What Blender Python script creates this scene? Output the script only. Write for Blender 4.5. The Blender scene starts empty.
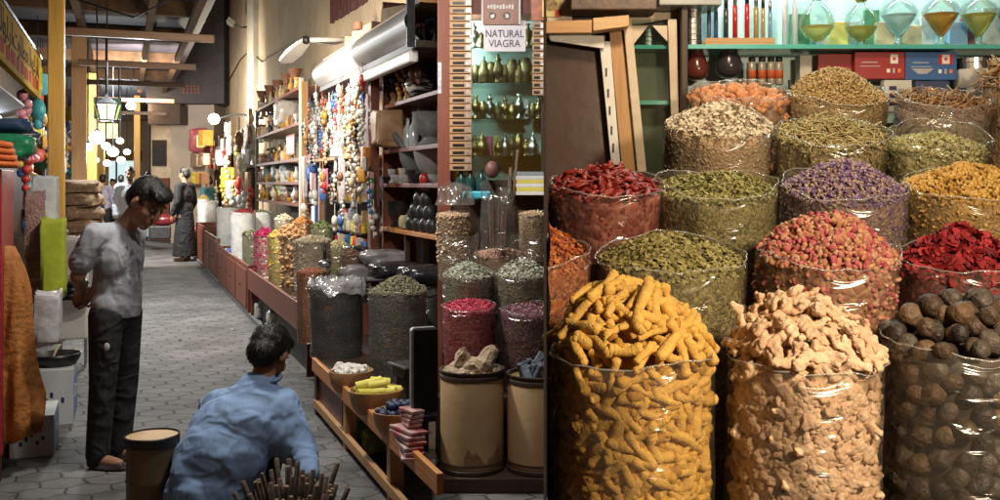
import bpy, math, random
import numpy as np
from mathutils import Vector, Matrix, Euler

R = math.radians
random.seed(11)
G = np.random.default_rng(11)
S = bpy.context.scene
COL = S.collection

# ------------------------------------------------------------ camera, world, exposure
CAMZ = 1.6
cd = bpy.data.cameras.new('camera'); cam = bpy.data.objects.new('camera', cd); COL.objects.link(cam)
cam.location = (0, 0, CAMZ); cam.rotation_euler = (R(90), 0, 0)
cd.sensor_width = 36; cd.lens = 36; cd.shift_x = -0.045; cd.shift_y = -0.066
cd.clip_start = 0.05; cd.clip_end = 400
S.camera = cam
W = bpy.data.worlds.new('World'); S.world = W; W.use_nodes = True
wn = W.node_tree.nodes; wl = W.node_tree.links
sky = wn.new('ShaderNodeTexSky'); sky.sky_type = 'NISHITA'; sky.sun_disc = False
sky.sun_elevation = R(1); sky.sun_rotation = R(200)
wl.new(sky.outputs[0], wn['Background'].inputs[0]); wn['Background'].inputs[1].default_value = 0.05  # dusk sky
S.view_settings.view_transform = 'Standard'; S.view_settings.look = 'None'
S.view_settings.exposure = 0.0; S.view_settings.gamma = 1; S.view_settings.use_curve_mapping = False
cy = S.cycles
cy.use_denoising = True; cy.max_bounces = 7; cy.diffuse_bounces = 3; cy.glossy_bounces = 3
cy.transmission_bounces = 5; cy.transparent_max_bounces = 24; cy.caustics_reflective = False; cy.caustics_refractive = False
cy.sample_clamp_indirect = 4

# ------------------------------------------------------------ coordinates
TH = math.atan(0.42); CT, ST = math.cos(TH), math.sin(TH)
def P(px, py, Y): return Vector(((px-545)/1000*Y, Y, CAMZ-(py-184)/1000*Y))
def aw(r, s, z=0): return Vector((r*CT - s*ST, r*ST + s*CT, z))          # alley frame -> world
def aY(px, r): return r/(CT*(px-545)/1000 + ST)
def al(px, py, r):                                                         # on the plane r = const of the alley
    Y = aY(px, r); X = (px-545)/1000*Y
    return Vector((r, -X*ST + Y*CT, CAMZ-(py-184)/1000*Y))
def loc_al(px, py, r): v = al(px, py, r); return aw(v.x, v.y, v.z)
def w2a(v): return Vector((v.x*CT+v.y*ST, -v.x*ST+v.y*CT, v.z))

# ------------------------------------------------------------ lights (some sit in lamps built further down, others are added without one)
def area(name, loc, target, w, col, size, sy=None):
    l = bpy.data.lights.new(name, 'AREA'); l.energy = w; l.color = col; l.size = size
    if sy: l.shape = 'RECTANGLE'; l.size_y = sy
    o = bpy.data.objects.new(name, l); COL.objects.link(o); o.location = loc
    d = Vector(target)-Vector(loc); o.rotation_euler = d.to_track_quat('-Z', 'Y').to_euler()
    return o
def point(name, loc, w, col, rad=.06):
    l = bpy.data.lights.new(name, 'POINT'); l.energy = w; l.color = col; l.shadow_soft_size = rad
    o = bpy.data.objects.new(name, l); COL.objects.link(o); o.location = loc
    return o
WARM = (1, .80, .55); COOL = (.90, .96, 1); NEUT = (1, .93, .82)
area('stall_lamp_light', (1.45, 0.60, 2.35), (0.78, 3.0, .95), 104, WARM, .26)
area('stall_back_fill_light', (.62, 3.3, 3.1), (0.6, 4.5, 1.9), 34, WARM, .25)  # added fill for the joinery at the back of the stall
area('cabinet_strip_light', (1.5, 4.93, 2.86), (1.5, 4.93, 1.0), 16, (.75, .98, 1), 1.5, .06)
area('niche_fill_light', (-.42, 4.5, 3.15), (-.25, 5.9, .8), 36, (1, .93, .86), .25)  # added fill from above the frame for the niche goods
area('niche_cabinet_light', (-.615, 6.446, 2.25), (.3, 6.66, 2.2), 75, (.86, 1, .97), .06, 1.3)
area('counter_fill_light', aw(0.55, 5.6, 3.1), aw(1.45, 6.0, .4), 74, (1, .93, .84), .25)  # added fill over the near counter, no lamp body
area('counter_mid_fill_light', aw(.5, 13.2, 3.3), aw(1.8, 13.6, .8), 120, (1, .88, .70), .3)  # added to brighten the middle row of sacks, without a lamp
area('counter_far_fill_light', aw(.35, 9.4, 3.2), aw(1.9, 10.4, .9), 52, (1, .88, .70), .3)  # extra light added over the far counter, no fixture
area('rack_fill_light', loc_al(287, 50, 1.35), loc_al(285, 150, 2.2), 120, (1, .87, .68), .3)  # added to brighten the rack, stands clear of the arm lamp
area('alley_tube_light', aw(.2, 13.5, 3.25), aw(.5, 12.0, 0), 140, COOL, .25, 1.0)
area('alley_far_light', aw(.1, 21, 3.4), aw(1.7, 26.5, 2.2), 620, (1, .93, .82), .4, 1.4)  # added without a lamp, turned to brighten the beige house
point('wall_lamp_light', loc_al(214, 119, 1.75), 190, (1, .88, .66), .12)
point('post_lamp_light', loc_al(130, 106, .12), 90, (1, .76, .5), .08)
area('near_alley_light', aw(.55, 6.4, 3.7), aw(.2, 6.0, 0.3), 7, COOL, .3)
point('globe_light', P(98, 139, 13.8), 70, COOL, .12)
point('globe_far_light', P(112, 157, 19), 160, COOL, .12)
point('globe_end_light', P(118, 150, 30), 300, COOL, .15)

# ------------------------------------------------------------ materials
MATS = {}
def nt(name):
    m = bpy.data.materials.new(name); m.use_nodes = True
    t = m.node_tree; return m, t.nodes, t.links, t.nodes['Principled BSDF']
def c4(c): return (c[0], c[1], c[2], 1)
def mk(name, col, col2=None, scale=6.0, rough=.6, bump=.15, metal=0.0, stretch=(1, 1, 1), bscale=None, contrast=.5, spec=.4, detail=5):
    """noise-mottled surface"""
    if name in MATS: return MATS[name]
    m, n, l, b = nt(name)
    tc = n.new('ShaderNodeTexCoord'); mp = n.new('ShaderNodeMapping'); mp.inputs['Scale'].default_value = stretch
    l.new(tc.outputs['Object'], mp.inputs[0])
    no = n.new('ShaderNodeTexNoise'); no.inputs['Scale'].default_value = scale; no.inputs['Detail'].default_value = detail
    no.inputs['Roughness'].default_value = .6
    l.new(mp.outputs[0], no.inputs[0])
    r = n.new('ShaderNodeValToRGB'); l.new(no.outputs[0], r.inputs[0])
    if col2 is None: col2 = tuple(c*.72 for c in col)
    r.color_ramp.elements[0].position = .5-contrast*.4; r.color_ramp.elements[1].position = .5+contrast*.4
    r.color_ramp.elements[0].color = c4(col2); r.color_ramp.elements[1].color = c4(col)
    l.new(r.outputs[0], b.inputs['Base Color'])
    b.inputs['Roughness'].default_value = rough; b.inputs['Metallic'].default_value = metal
    b.inputs['Specular IOR Level'].default_value = spec
    if bump:
        n2 = n.new('ShaderNodeTexNoise'); n2.inputs['Scale'].default_value = bscale or scale*4; n2.inputs['Detail'].default_value = 4
        l.new(mp.outputs[0], n2.inputs[0])
        bp = n.new('ShaderNodeBump'); bp.inputs['Strength'].default_value = bump; bp.inputs['Distance'].default_value = .02
        l.new(n2.outputs[0], bp.inputs['Height']); l.new(bp.outputs[0], b.inputs['Normal'])
    MATS[name] = m; return m
def wood(name, col, col2, axis=2, rough=.5, scale=14):
    st = [1, 1, 1]; st[axis] = .08
    return mk(name, col, col2, scale=scale, rough=rough, bump=.2, stretch=tuple(st), contrast=.7)
def bits(name, cols, rough=.7, spec=.3, pos=None, sss=0, bump=0, bsc=300):
    """every loose piece of a mesh gets its own colour"""
    if name in MATS: return MATS[name]
    m, n, l, b = nt(name)
    g = n.new('ShaderNodeNewGeometry'); r = n.new('ShaderNodeValToRGB'); r.color_ramp.interpolation = 'LINEAR'
    e = r.color_ramp.elements
    while len(e) < len(cols): e.new(.5)
    for i, c in enumerate(cols):
        e[i].position = i/(len(cols)-1) if pos is None else pos[i]; e[i].color = c4(c)
    l.new(g.outputs['Random Per Island'], r.inputs[0])
    tc = n.new('ShaderNodeTexCoord'); no = n.new('ShaderNodeTexNoise'); no.inputs['Scale'].default_value = 160
    l.new(tc.outputs['Object'], no.inputs[0])
    mx = n.new('ShaderNodeMix'); mx.data_type = 'RGBA'; mx.blend_type = 'MULTIPLY'; mx.inputs[0].default_value = .45
    rr = n.new('ShaderNodeValToRGB'); rr.color_ramp.elements[0].color = (.45, .45, .45, 1); rr.color_ramp.elements[0].position = .3
    rr.color_ramp.elements[1].color = (1.25, 1.25, 1.25, 1); rr.color_ramp.elements[1].position = .7
    l.new(no.outputs[0], rr.inputs[0])
    l.new(r.outputs[0], mx.inputs[6]); l.new(rr.outputs[0], mx.inputs[7]); l.new(mx.outputs[2], b.inputs['Base Color'])
    b.inputs['Roughness'].default_value = rough; b.inputs['Specular IOR Level'].default_value = spec
    if bump:
        n3 = n.new('ShaderNodeTexNoise'); n3.inputs['Scale'].default_value = bsc; n3.inputs['Detail'].default_value = 3; l.new(tc.outputs['Object'], n3.inputs[0])
        bp = n.new('ShaderNodeBump'); bp.inputs['Strength'].default_value = bump; bp.inputs['Distance'].default_value = .004
        l.new(n3.outputs[0], bp.inputs['Height']); l.new(bp.outputs[0], b.inputs['Normal']); no.inputs['Scale'].default_value = 70; no.inputs['Detail'].default_value = 5
    MATS[name] = m; return m
def grain(name, cols, scale=90, rough=.75):
    """packed small pieces seen through a bag: cellular colour and relief"""
    if name in MATS: return MATS[name]
    m, n, l, b = nt(name)
    tc = n.new('ShaderNodeTexCoord'); v = n.new('ShaderNodeTexVoronoi'); v.inputs['Scale'].default_value = scale
    nz = n.new('ShaderNodeTexNoise'); nz.inputs['Scale'].default_value = scale*.6
    ad = n.new('ShaderNodeVectorMath'); ad.operation = 'MULTIPLY_ADD'; ad.inputs[1].default_value = (.02, .02, .02)
    l.new(nz.outputs['Color'], ad.inputs[0]); l.new(tc.outputs['Object'], ad.inputs[2]); l.new(ad.outputs[0], v.inputs['Vector'])
    l.new(tc.outputs['Object'], nz.inputs[0])
    sp = n.new('ShaderNodeSeparateColor'); l.new(v.outputs['Color'], sp.inputs[0])
    r = n.new('ShaderNodeValToRGB'); e = r.color_ramp.elements
    while len(e) < len(cols): e.new(.5)
    for i, c in enumerate(cols): e[i].position = i/(len(cols)-1); e[i].color = c4(c)
    l.new(sp.outputs[0], r.inputs[0])
    l.new(r.outputs[0], b.inputs['Base Color']); b.inputs['Roughness'].default_value = rough
    bp = n.new('ShaderNodeBump'); bp.invert = True; bp.inputs['Strength'].default_value = .8; bp.inputs['Distance'].default_value = .012
    l.new(v.outputs['Distance'], bp.inputs['Height']); l.new(bp.outputs[0], b.inputs['Normal'])
    MATS[name] = m; return m
def cloth(name, col, col2, cs=.5, fine=240):
    """woven cloth with soft creases in its relief"""
    m = mk(name, col, col2, scale=4, rough=.85, bump=0); n = m.node_tree.nodes; l = m.node_tree.links; b = n['Principled BSDF']
    tc = n.new('ShaderNodeTexCoord'); h = None
    for sc, st, dist, w, rot in ((5.5, (1, 1, .45), 2.2, 1.0, (.5, .3, .6)), (9, (.5, 1, 1), 1.6, .55, (-.6, .7, .2)), (19, (1, .6, .5), .8, .16, (.9, .2, 1.2))):
        mp = n.new('ShaderNodeMapping'); mp.inputs['Scale'].default_value = st; mp.inputs['Rotation'].default_value = rot; l.new(tc.outputs['Object'], mp.inputs[0])
        no = n.new('ShaderNodeTexNoise'); no.inputs['Scale'].default_value = sc; no.inputs['Detail'].default_value = 1.0; no.inputs['Distortion'].default_value = dist*.3; l.new(mp.outputs[0], no.inputs[0])
        sb = n.new('ShaderNodeMath'); sb.operation = 'SUBTRACT'; sb.inputs[1].default_value = .5; l.new(no.outputs[0], sb.inputs[0])
        ab = n.new('ShaderNodeMath'); ab.operation = 'ABSOLUTE'; l.new(sb.outputs[0], ab.inputs[0])
        mr_ = n.new('ShaderNodeMapRange'); mr_.interpolation_type = 'SMOOTHSTEP'; mr_.inputs['From Max'].default_value = .16; mr_.inputs['To Min'].default_value = 1; mr_.inputs['To Max'].default_value = 0; l.new(ab.outputs[0], mr_.inputs[0]); no = mr_
        q = n.new('ShaderNodeMath'); q.operation = 'MULTIPLY_ADD'; q.inputs[1].default_value = w; l.new(no.outputs[0], q.inputs[0])
        if h is None: q.inputs[2].default_value = 0
        else: l.new(h, q.inputs[2])
        h = q.outputs[0]
    bp = n.new('ShaderNodeBump'); bp.inputs['Strength'].default_value = cs; bp.inputs['Distance'].default_value = .03; l.new(h, bp.inputs['Height'])
    l.new(bp.outputs[0], b.inputs['Normal']); return m
def film(name, veil=.10, tint=(.9, .88, .85), rough=.12, gl=1.0, bump=.5, bscale=9, stretch=(1, 1, 2.8)):
    """thin crinkled clear plastic"""
    if name in MATS: return MATS[name]
    m, n, l, b = nt(name); n.remove(b); out = n['Material Output']
    tr = n.new('ShaderNodeBsdfTransparent'); tr.inputs[0].default_value = (.97, .965, .95, 1)
    df = n.new('ShaderNodeBsdfDiffuse'); df.inputs[0].default_value = c4(tint)
    go = n.new('ShaderNodeBsdfAnisotropic'); go.inputs['Roughness'].default_value = rough
    tc = n.new('ShaderNodeTexCoord'); mp = n.new('ShaderNodeMapping'); mp.inputs['Scale'].default_value = stretch
    mp.inputs['Rotation'].default_value = (.25, .3, 0)
    l.new(tc.outputs['Object'], mp.inputs[0])
    no = n.new('ShaderNodeTexNoise'); no.inputs['Scale'].default_value = bscale*.75; no.inputs['Detail'].default_value = 2; no.inputs['Distortion'].default_value = 1.6
    l.new(mp.outputs[0], no.inputs[0])
    bp = n.new('ShaderNodeBump'); bp.inputs['Strength'].default_value = bump; bp.inputs['Distance'].default_value = .06
    l.new(no.outputs[0], bp.inputs['Height']); l.new(bp.outputs[0], go.inputs['Normal'])
    fr = n.new('ShaderNodeLayerWeight'); fr.inputs['Blend'].default_value = .2
    mu = n.new('ShaderNodeMath'); mu.operation = 'MULTIPLY_ADD'; mu.use_clamp = True
    mu.inputs[1].default_value = .45*gl; mu.inputs[2].default_value = .075*gl; l.new(fr.outputs['Fresnel'], mu.inputs[0])
    n2 = n.new('ShaderNodeTexNoise'); n2.inputs['Scale'].default_value = 5; l.new(mp.outputs[0], n2.inputs[0])
    vm = n.new('ShaderNodeMath'); vm.operation = 'MULTIPLY'; vm.inputs[1].default_value = veil*2; l.new(n2.outputs[0], vm.inputs[0])
    m1 = n.new('ShaderNodeMixShader'); m2 = n.new('ShaderNodeMixShader')
    l.new(vm.outputs[0], m1.inputs[0]); l.new(tr.outputs[0], m1.inputs[1]); l.new(df.outputs[0], m1.inputs[2])
    l.new(mu.outputs[0], m2.inputs[0]); l.new(m1.outputs[0], m2.inputs[1]); l.new(go.outputs[0], m2.inputs[2])
    l.new(m2.outputs[0], out.inputs[0])
    MATS[name] = m; return m
def glow(name, col, st):
    if name in MATS: return MATS[name]
    m, n, l, b = nt(name)
    b.inputs['Emission Color'].default_value = c4(col); b.inputs['Emission Strength'].default_value = st
    b.inputs['Base Color'].default_value = c4(col)
    MATS[name] = m; return m
def clear(name, tint=(.8, .95, .93), a=.8, rough=.03):
    """pane or bottle glass"""
    if name in MATS: return MATS[name]
    m, n, l, b = nt(name); n.remove(b); out = n['Material Output']
    tr = n.new('ShaderNodeBsdfTransparent'); tr.inputs[0].default_value = c4(tint)
    go = n.new('ShaderNodeBsdfAnisotropic'); go.inputs['Roughness'].default_value = rough
    fr = n.new('ShaderNodeLayerWeight'); fr.inputs['Blend'].default_value = .35
    mu = n.new('ShaderNodeMath'); mu.operation = 'MULTIPLY_ADD'; mu.use_clamp = True
    mu.inputs[1].default_value = 1-a+.25; mu.inputs[2].default_value = .03; l.new(fr.outputs['Fresnel'], mu.inputs[0])
    mx = n.new('ShaderNodeMixShader'); l.new(mu.outputs[0], mx.inputs[0]); l.new(tr.outputs[0], mx.inputs[1]); l.new(go.outputs[0], mx.inputs[2])
    l.new(mx.outputs[0], out.inputs[0])
    MATS[name] = m; return m

M_wdark = wood('dark_wood', (.055, .03, .018), (.025, .014, .009))
M_wred = wood('red_brown_wood', (.20, .062, .035), (.12, .035, .02))
M_wor = wood('orange_wood', (.62, .28, .085), (.42, .16, .045), axis=1)
M_wpale = wood('pale_wood', (.52, .30, .13), (.38, .19, .07))
M_wpaleh = wood('pale_wood_along', (.52, .30, .13), (.40, .21, .09), axis=0)
M_wyel = wood('yellow_column_paint', (.46, .27, .045), (.26, .14, .03), scale=9)
M_white = mk('white_paint', (.75, .74, .70), (.6, .58, .54), scale=5, rough=.45, bump=.05)
M_cream = mk('cream_paint', (.62, .52, .40), (.47, .36, .25), scale=7, rough=.5, bump=.1)
M_black = mk('black_plastic', (.012, .012, .013), (.008, .008, .009), rough=.35, bump=.05)
M_dark = mk('dark_board', (.025, .018, .014), (.012, .009, .008), rough=.6)
M_plaster = mk('beige_plaster', (.48, .38, .26), (.35, .265, .17), scale=1.6, rough=.85, bump=.35, bscale=22, detail=8)
M_brass = mk('brass', (.50, .38, .20), (.22, .15, .07), scale=26, rough=.34, bump=.1, metal=1)
M_steel = mk('steel', (.6, .6, .6), (.42, .42, .42), scale=18, rough=.28, bump=.06, metal=1)
M_iron = mk('dark_iron', (.05, .052, .055), (.02, .021, .023), scale=20, rough=.42, bump=.12, metal=.4)
M_stone = mk('grey_stone', (.17, .18, .18), (.09, .095, .10), scale=16, rough=.55, bump=.2)
M_bagw = mk('white_woven_plastic', (.62, .63, .62), (.46, .47, .47), scale=12, rough=.5, bump=.4, bscale=14)
M_glass = clear('pane_glass', (.80, .94, .90), .75)
M_shelfglass = clear('shelf_glass', (.92, .985, .97), .8)
M_film = film('clear_film', .028, tint=(.95, .85, .68), rough=.19, bscale=5.5, gl=1.05, bump=.72)
M_film2 = film('cloudy_film', .075, bscale=7)
M_rim = film('film_rim', .16, tint=(.85, .83, .78), bscale=20)
M_filmg = film('grey_film', .05, tint=(.62, .63, .62), bscale=6)

# ------------------------------------------------------------ mesh builder
class MB:
    def __init__(s): s.v = []; s.f = []; s.m = []
    def add(s, v, f, mi=0, M=None):
        k = len(s.v)
        if M is not None: v = [M @ Vector(p) for p in v]
        s.v += [tuple(p) for p in v]; s.f += [tuple(i+k for i in q) for q in f]; s.m += [mi]*len(f); return s
    def box(s, x0, x1, y0, y1, z0, z1, mi=0, M=None):
        v = [(x, y, z) for z in (z0, z1) for y in (y0, y1) for x in (x0, x1)]
        return s.add(v, [(0, 2, 3, 1), (4, 5, 7, 6), (0, 1, 5, 4), (2, 6, 7, 3), (0, 4, 6, 2), (1, 3, 7, 5)], mi, M)
    def cbox(s, c, d, mi=0, rot=None):
        M = Matrix.Translation(Vector(c)) @ (Euler(rot).to_matrix().to_4x4() if rot else Matrix())
        return s.box(-d[0]/2, d[0]/2, -d[1]/2, d[1]/2, -d[2]/2, d[2]/2, mi, M)
    def tube(s, pts, rad, n=8, mi=0, cap=True):
        pts = [Vector(p) for p in pts]
        if not hasattr(rad, '__len__'): rad = [rad]*len(pts)
        v = []; u0 = None
        for i, p in enumerate(pts):
            t = (pts[min(i+1, len(pts)-1)]-pts[max(i-1, 0)]).normalized()
            if u0 is None:
                u = t.orthogonal().normalized()
            else:
                u = u0 - t*u0.dot(t); u = u.normalized() if u.length > 1e-6 else t.orthogonal().normalized()
            u0 = u; w = t.cross(u)
            for k in range(n):
                a = 2*math.pi*k/n; v.append(p+(u*math.cos(a)+w*math.sin(a))*rad[i])
        f = [(i*n+k, i*n+(k+1) % n, (i+1)*n+(k+1) % n, (i+1)*n+k) for i in range(len(pts)-1) for k in range(n)]
        if cap: f += [tuple(reversed(range(n))), tuple((len(pts)-1)*n+k for k in range(n))]
        return s.add(v, f, mi)
    def lathe(s, prof, n=20, mi=0, M=None, sq=None):
        v = []
        for r, z in prof:
            for k in range(n):
                a = 2*math.pi*k/n; q = 1 if sq is None else sq(a, z); v.append((r*q*math.cos(a), r*q*math.sin(a), z))
        f = [(i*n+k, i*n+(k+1) % n, (i+1)*n+(k+1) % n, (i+1)*n+k) for i in range(len(prof)-1) for k in range(n)]
        if prof[0][0] > 1e-5: f.append(tuple(reversed(range(n))))
        return s.add(v, f, mi, M)
    def ell(s, c, rad, rot=None, n=12, m=8, mi=0):
        if not hasattr(rad, '__len__'): rad = (rad,)*3
        M = Matrix.Translation(Vector(c)) @ (Euler(rot).to_matrix().to_4x4() if rot else Matrix())
        v = [(0, 0, -rad[2])]
        for i in range(1, m):
            b = -math.pi/2+math.pi*i/m
            for k in range(n):
                a = 2*math.pi*k/n; v.append((rad[0]*math.cos(b)*math.cos(a), rad[1]*math.cos(b)*math.sin(a), rad[2]*math.sin(b)))
        v.append((0, 0, rad[2])); L = len(v)-1
        f = [(0, 1+(k+1) % n, 1+k) for k in range(n)]
        f += [(1+i*n+k, 1+i*n+(k+1) % n, 1+(i+1)*n+(k+1) % n, 1+(i+1)*n+k) for i in range(m-2) for k in range(n)]
        f += [(1+(m-2)*n+k, 1+(m-2)*n+(k+1) % n, L) for k in range(n)]
        return s.add(v, f, mi, M)
    def cap(s, p0, p1, r0, r1, n=12):
        s.tube([p0, p1], [r0, r1], n); s.ell(p0, r0, None, n, 8); s.ell(p1, r1, None, n, 8); return s
    def prism(s, poly, z0, z1, mi=0, M=None):
        n = len(poly); v = [(x, y, z0) for x, y in poly]+[(x, y, z1) for x, y in poly]
        f = [tuple(reversed(range(n))), tuple(range(n, 2*n))]+[(k, (k+1) % n, n+(k+1) % n, n+k) for k in range(n)]
        return s.add(v, f, mi, M)
    def build(s, name, mats, parent=None, smooth=False, bevel=0, loc=None, rot=None):
        me = bpy.data.meshes.new(name); me.from_pydata(s.v, [], s.f)
        if not isinstance(mats, (list, tuple)): mats = [mats]
        for m in mats: me.materials.append(m)
        if len(mats) > 1: me.polygons.foreach_set('material_index', s.m)
        if smooth: me.polygons.foreach_set('use_smooth', [True]*len(s.f))
        me.update()
        return link(name, me, parent, bevel, loc, rot, smooth)
def link(name, me, parent=None, bevel=0, loc=None, rot=None, smooth=False):
    o = bpy.data.objects.new(name, me); COL.objects.link(o)
    if parent: o.parent = parent
    if loc is not None: o.location = loc
    if rot is not None: o.rotation_euler = rot
    if bevel:
        b = o.modifiers.new('bevel', 'BEVEL'); b.width = bevel; b.segments = 2; b.limit_method = 'ANGLE'
    return o
def autosmooth(o, ang=40):
    me = o.data; me.polygons.foreach_set('use_smooth', [True]*len(me.polygons))
    me.set_sharp_from_angle(angle=R(ang)); return o
def tag(o, label, cat, group=None, kind=None):
    o['label'] = label; o['category'] = cat
    if group: o['group'] = group
    if kind: o['kind'] = kind
    return o
def E(name, label, cat, loc, rz=0, group=None, rot=None):
    o = bpy.data.objects.new(name, None); COL.objects.link(o); o.empty_display_size = .1
    o.location = loc; o.rotation_euler = rot or (0, 0, rz); return tag(o, label, cat, group)
def A(name, label, cat, r, s, z=0, group=None, rz=0):                       # Empty in the alley frame
    return E(name, label, cat, aw(r, s, z), TH+rz, group)
def structure(o): o['kind'] = 'structure'; return o
def dup(root, loc, rot=None, label=None, group=None, scale=None):
    r = root.copy(); COL.objects.link(r); r.location = loc
    if rot is not None: r.rotation_euler = rot
    if scale is not None: r.scale = (scale,)*3 if not hasattr(scale, '__len__') else scale
    if label: r['label'] = label
    if group: r['group'] = group
    for ch in list(root.children):
        c = ch.copy(); COL.objects.link(c); c.parent = r
        for g in list(ch.children):
            d = g.copy(); COL.objects.link(d); d.parent = c
    return r
def evalmesh(o):
    dg = bpy.context.evaluated_depsgraph_get(); e = o.evaluated_get(dg)
    me = bpy.data.meshes.new_from_object(e); return me
def blob(name, mb, mat, parent=None, voxel=.012, smooth=5, disp=None):
    """fuse the overlapping lumps of mb into one smooth continuous skin"""
    me = bpy.data.meshes.new(name); me.from_pydata(mb.v, [], mb.f); o = bpy.data.objects.new(name, me); COL.objects.link(o)
    r = o.modifiers.new('r', 'REMESH'); r.mode = 'VOXEL'; r.voxel_size = voxel
    sm = o.modifiers.new('s', 'SMOOTH'); sm.iterations = smooth; sm.factor = .5
    bpy.context.view_layer.update(); me2 = evalmesh(o); bpy.data.objects.remove(o); bpy.data.meshes.remove(me)
    me2.name = name; me2.materials.clear()
    for m in (mat if isinstance(mat, (list, tuple)) else [mat]): me2.materials.append(m)
    me2.polygons.foreach_set('use_smooth', [True]*len(me2.polygons))
    if disp is not None:
        n = len(me2.vertices); co = np.empty(n*3); me2.vertices.foreach_get('co', co); co = co.reshape(-1, 3)
        no = np.empty(n*3); me2.vertices.foreach_get('normal', no); no = no.reshape(-1, 3)
        co = co+no*disp(co)[:, None]; me2.vertices.foreach_set('co', co.ravel()); me2.update()
    return link(name, me2, parent)
def paint(o, fn):
    """material index per face from its centre"""
    for p in o.data.polygons: p.material_index = fn(p.center)
def cut_below(o, z):
    """open hem: drop the faces under height z and level the edge"""
    import bmesh
    bm = bmesh.new(); bm.from_mesh(o.data); bmesh.ops.bisect_plane(bm, geom=bm.verts[:]+bm.edges[:]+bm.faces[:], plane_co=(0, 0, z), plane_no=(0, 0, 1), clear_inner=True); bm.to_mesh(o.data); bm.free()
    so_ = o.modifiers.new('hem', 'SOLIDIFY'); so_.thickness = .006; return o
def text(s, name, size, mat, parent, loc, rot, depth=.001, align='CENTER', sx=1):
    cu = bpy.data.curves.new(name, 'FONT'); cu.body = s; cu.size = size; cu.extrude = depth; cu.align_x = align; cu.align_y = 'CENTER'
    o = bpy.data.objects.new(name, cu); COL.objects.link(o); bpy.context.view_layer.update()
    me = evalmesh(o); bpy.data.objects.remove(o); bpy.data.curves.remove(cu)
    me.materials.clear(); me.materials.append(mat); me.name = name
    t = link(name, me, parent, 0, loc, rot); t.scale = (sx, 1, 1); return t

# ------------------------------------------------------------ scattering many small pieces into one mesh
def tmpl(kind):
    if kind == 'leaf':
        v = [(0, -.5, 0), (.2, -.1, .07), (0, .5, .05), (-.2, -.1, .07), (0, -.05, -.02)]; f = [(0, 1, 4), (1, 2, 4), (2, 3, 4), (3, 0, 4)]
    elif kind == 'flake':
        v = [(-.42, -.3, .05), (.4, -.34, -.05), (.46, .28, .08), (-.34, .4, -.04), (0, 0, .10)]; f = [(0, 1, 4), (1, 2, 4), (2, 3, 4), (3, 0, 4)]
    elif kind == 'seed':
        a = .26; v = [(0, -.5, 0), (a, 0, 0), (0, 0, a), (-a, 0, 0), (0, 0, -a), (0, .5, 0)]
        f = [(0, 2, 1), (0, 3, 2), (0, 4, 3), (0, 1, 4), (5, 1, 2), (5, 2, 3), (5, 3, 4), (5, 4, 1)]
    elif kind == 'stick':
        v = []; 
        for i, (y, x) in enumerate(((-.5, 0), (0, .09), (.5, -.02))):
            for k in range(3): v.append((x+.05*math.cos(k*2.1), y, .05*math.sin(k*2.1)))
        f = [(i*3+k, i*3+(k+1) % 3, i*3+3+(k+1) % 3, i*3+3+k) for i in range(2) for k in range(3)]+[(2, 1, 0), (6, 7, 8)]
    elif kind == 'petal':
        v = [(-.3, -.4, .12), (0, -.5, 0), (.3, -.4, .12), (-.42, .1, .2), (0, .1, -.02), (.42, .1, .2), (-.15, .5, .15), (.15, .5, .12)]
        f = [(0, 1, 4, 3), (1, 2, 5, 4), (3, 4, 6), (4, 7, 6), (4, 5, 7)]
    else:                                                                   # bud, chunk
        v = []; m = 4; n = 6
        v.append((0, 0, -.5))
        for i in range(1, m):
            b = -math.pi/2+math.pi*i/m
            for k in range(n):
                a = 2*math.pi*k/n; q = .36 if kind == 'bud' else .42+.16*math.sin(k*2.7+i*1.9); v.append((q*math.cos(b)*math.cos(a), q*math.cos(b)*math.sin(a), .5*math.sin(b)))
        v.append((0, 0, .5)); L = len(v)-1
        f = [(0, 1+(k+1) % n, 1+k) for k in range(n)]+[(1+i*n+k, 1+i*n+(k+1) % n, 1+(i+1)*n+(k+1) % n, 1+(i+1)*n+k) for i in range(m-2) for k in range(n)]+[(1+(m-2)*n+k, 1+(m-2)*n+(k+1) % n, L) for k in range(n)]
    tri = []
    for q in f:
        for i in range(1, len(q)-1): tri.append((q[0], q[i], q[i+1]))
    return np.array(v, float), np.array(tri, int)
def rots(nrm, jit):
    """random rotations whose z axis follows nrm with jitter"""
    n = len(nrm); z = nrm+G.normal(0, jit, (n, 3)); z /= np.linalg.norm(z, axis=1)[:, None]
    t = G.normal(0, 1, (n, 3)); x = np.cross(t, z); x /= np.linalg.norm(x, axis=1)[:, None]; y = np.cross(z, x)
    return np.stack([x, y, z], axis=2)
def scatter(kind, pos, nrm, size, var=.35, jit=.5):
    v, f = tmpl(kind); n = len(pos); Q = rots(nrm, jit)
    sc = size*(1+G.uniform(-var, var, n)); asp = 1+G.uniform(-.25, .25, (n, 3))
    V = np.einsum('nij,nkj->nki', Q, v[None]*sc[:, None, None]*asp[:, None, :])+pos[:, None, :]
    F = f[None]+(np.arange(n)*len(v))[:, None, None]
    return V.reshape(-1, 3), F.reshape(-1, 3)
def trimesh(name, V, F, mat, parent=None, smooth=False):
    me = bpy.data.meshes.new(name); nv, nf = len(V), len(F)
    me.vertices.add(nv); me.vertices.foreach_set('co', V.astype(np.float32).ravel())
    me.loops.add(nf*3); me.loops.foreach_set('vertex_index', F.astype(np.int32).ravel())
    me.polygons.add(nf); me.polygons.foreach_set('loop_start', np.arange(0, nf*3, 3, dtype=np.int32))
    me.polygons.foreach_set('loop_total', np.full(nf, 3, np.int32))
    if smooth: me.polygons.foreach_set('use_smooth', np.ones(nf, bool))
    me.materials.append(mat); me.update(calc_edges=True); me.validate()
    return link(name, me, parent)

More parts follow.
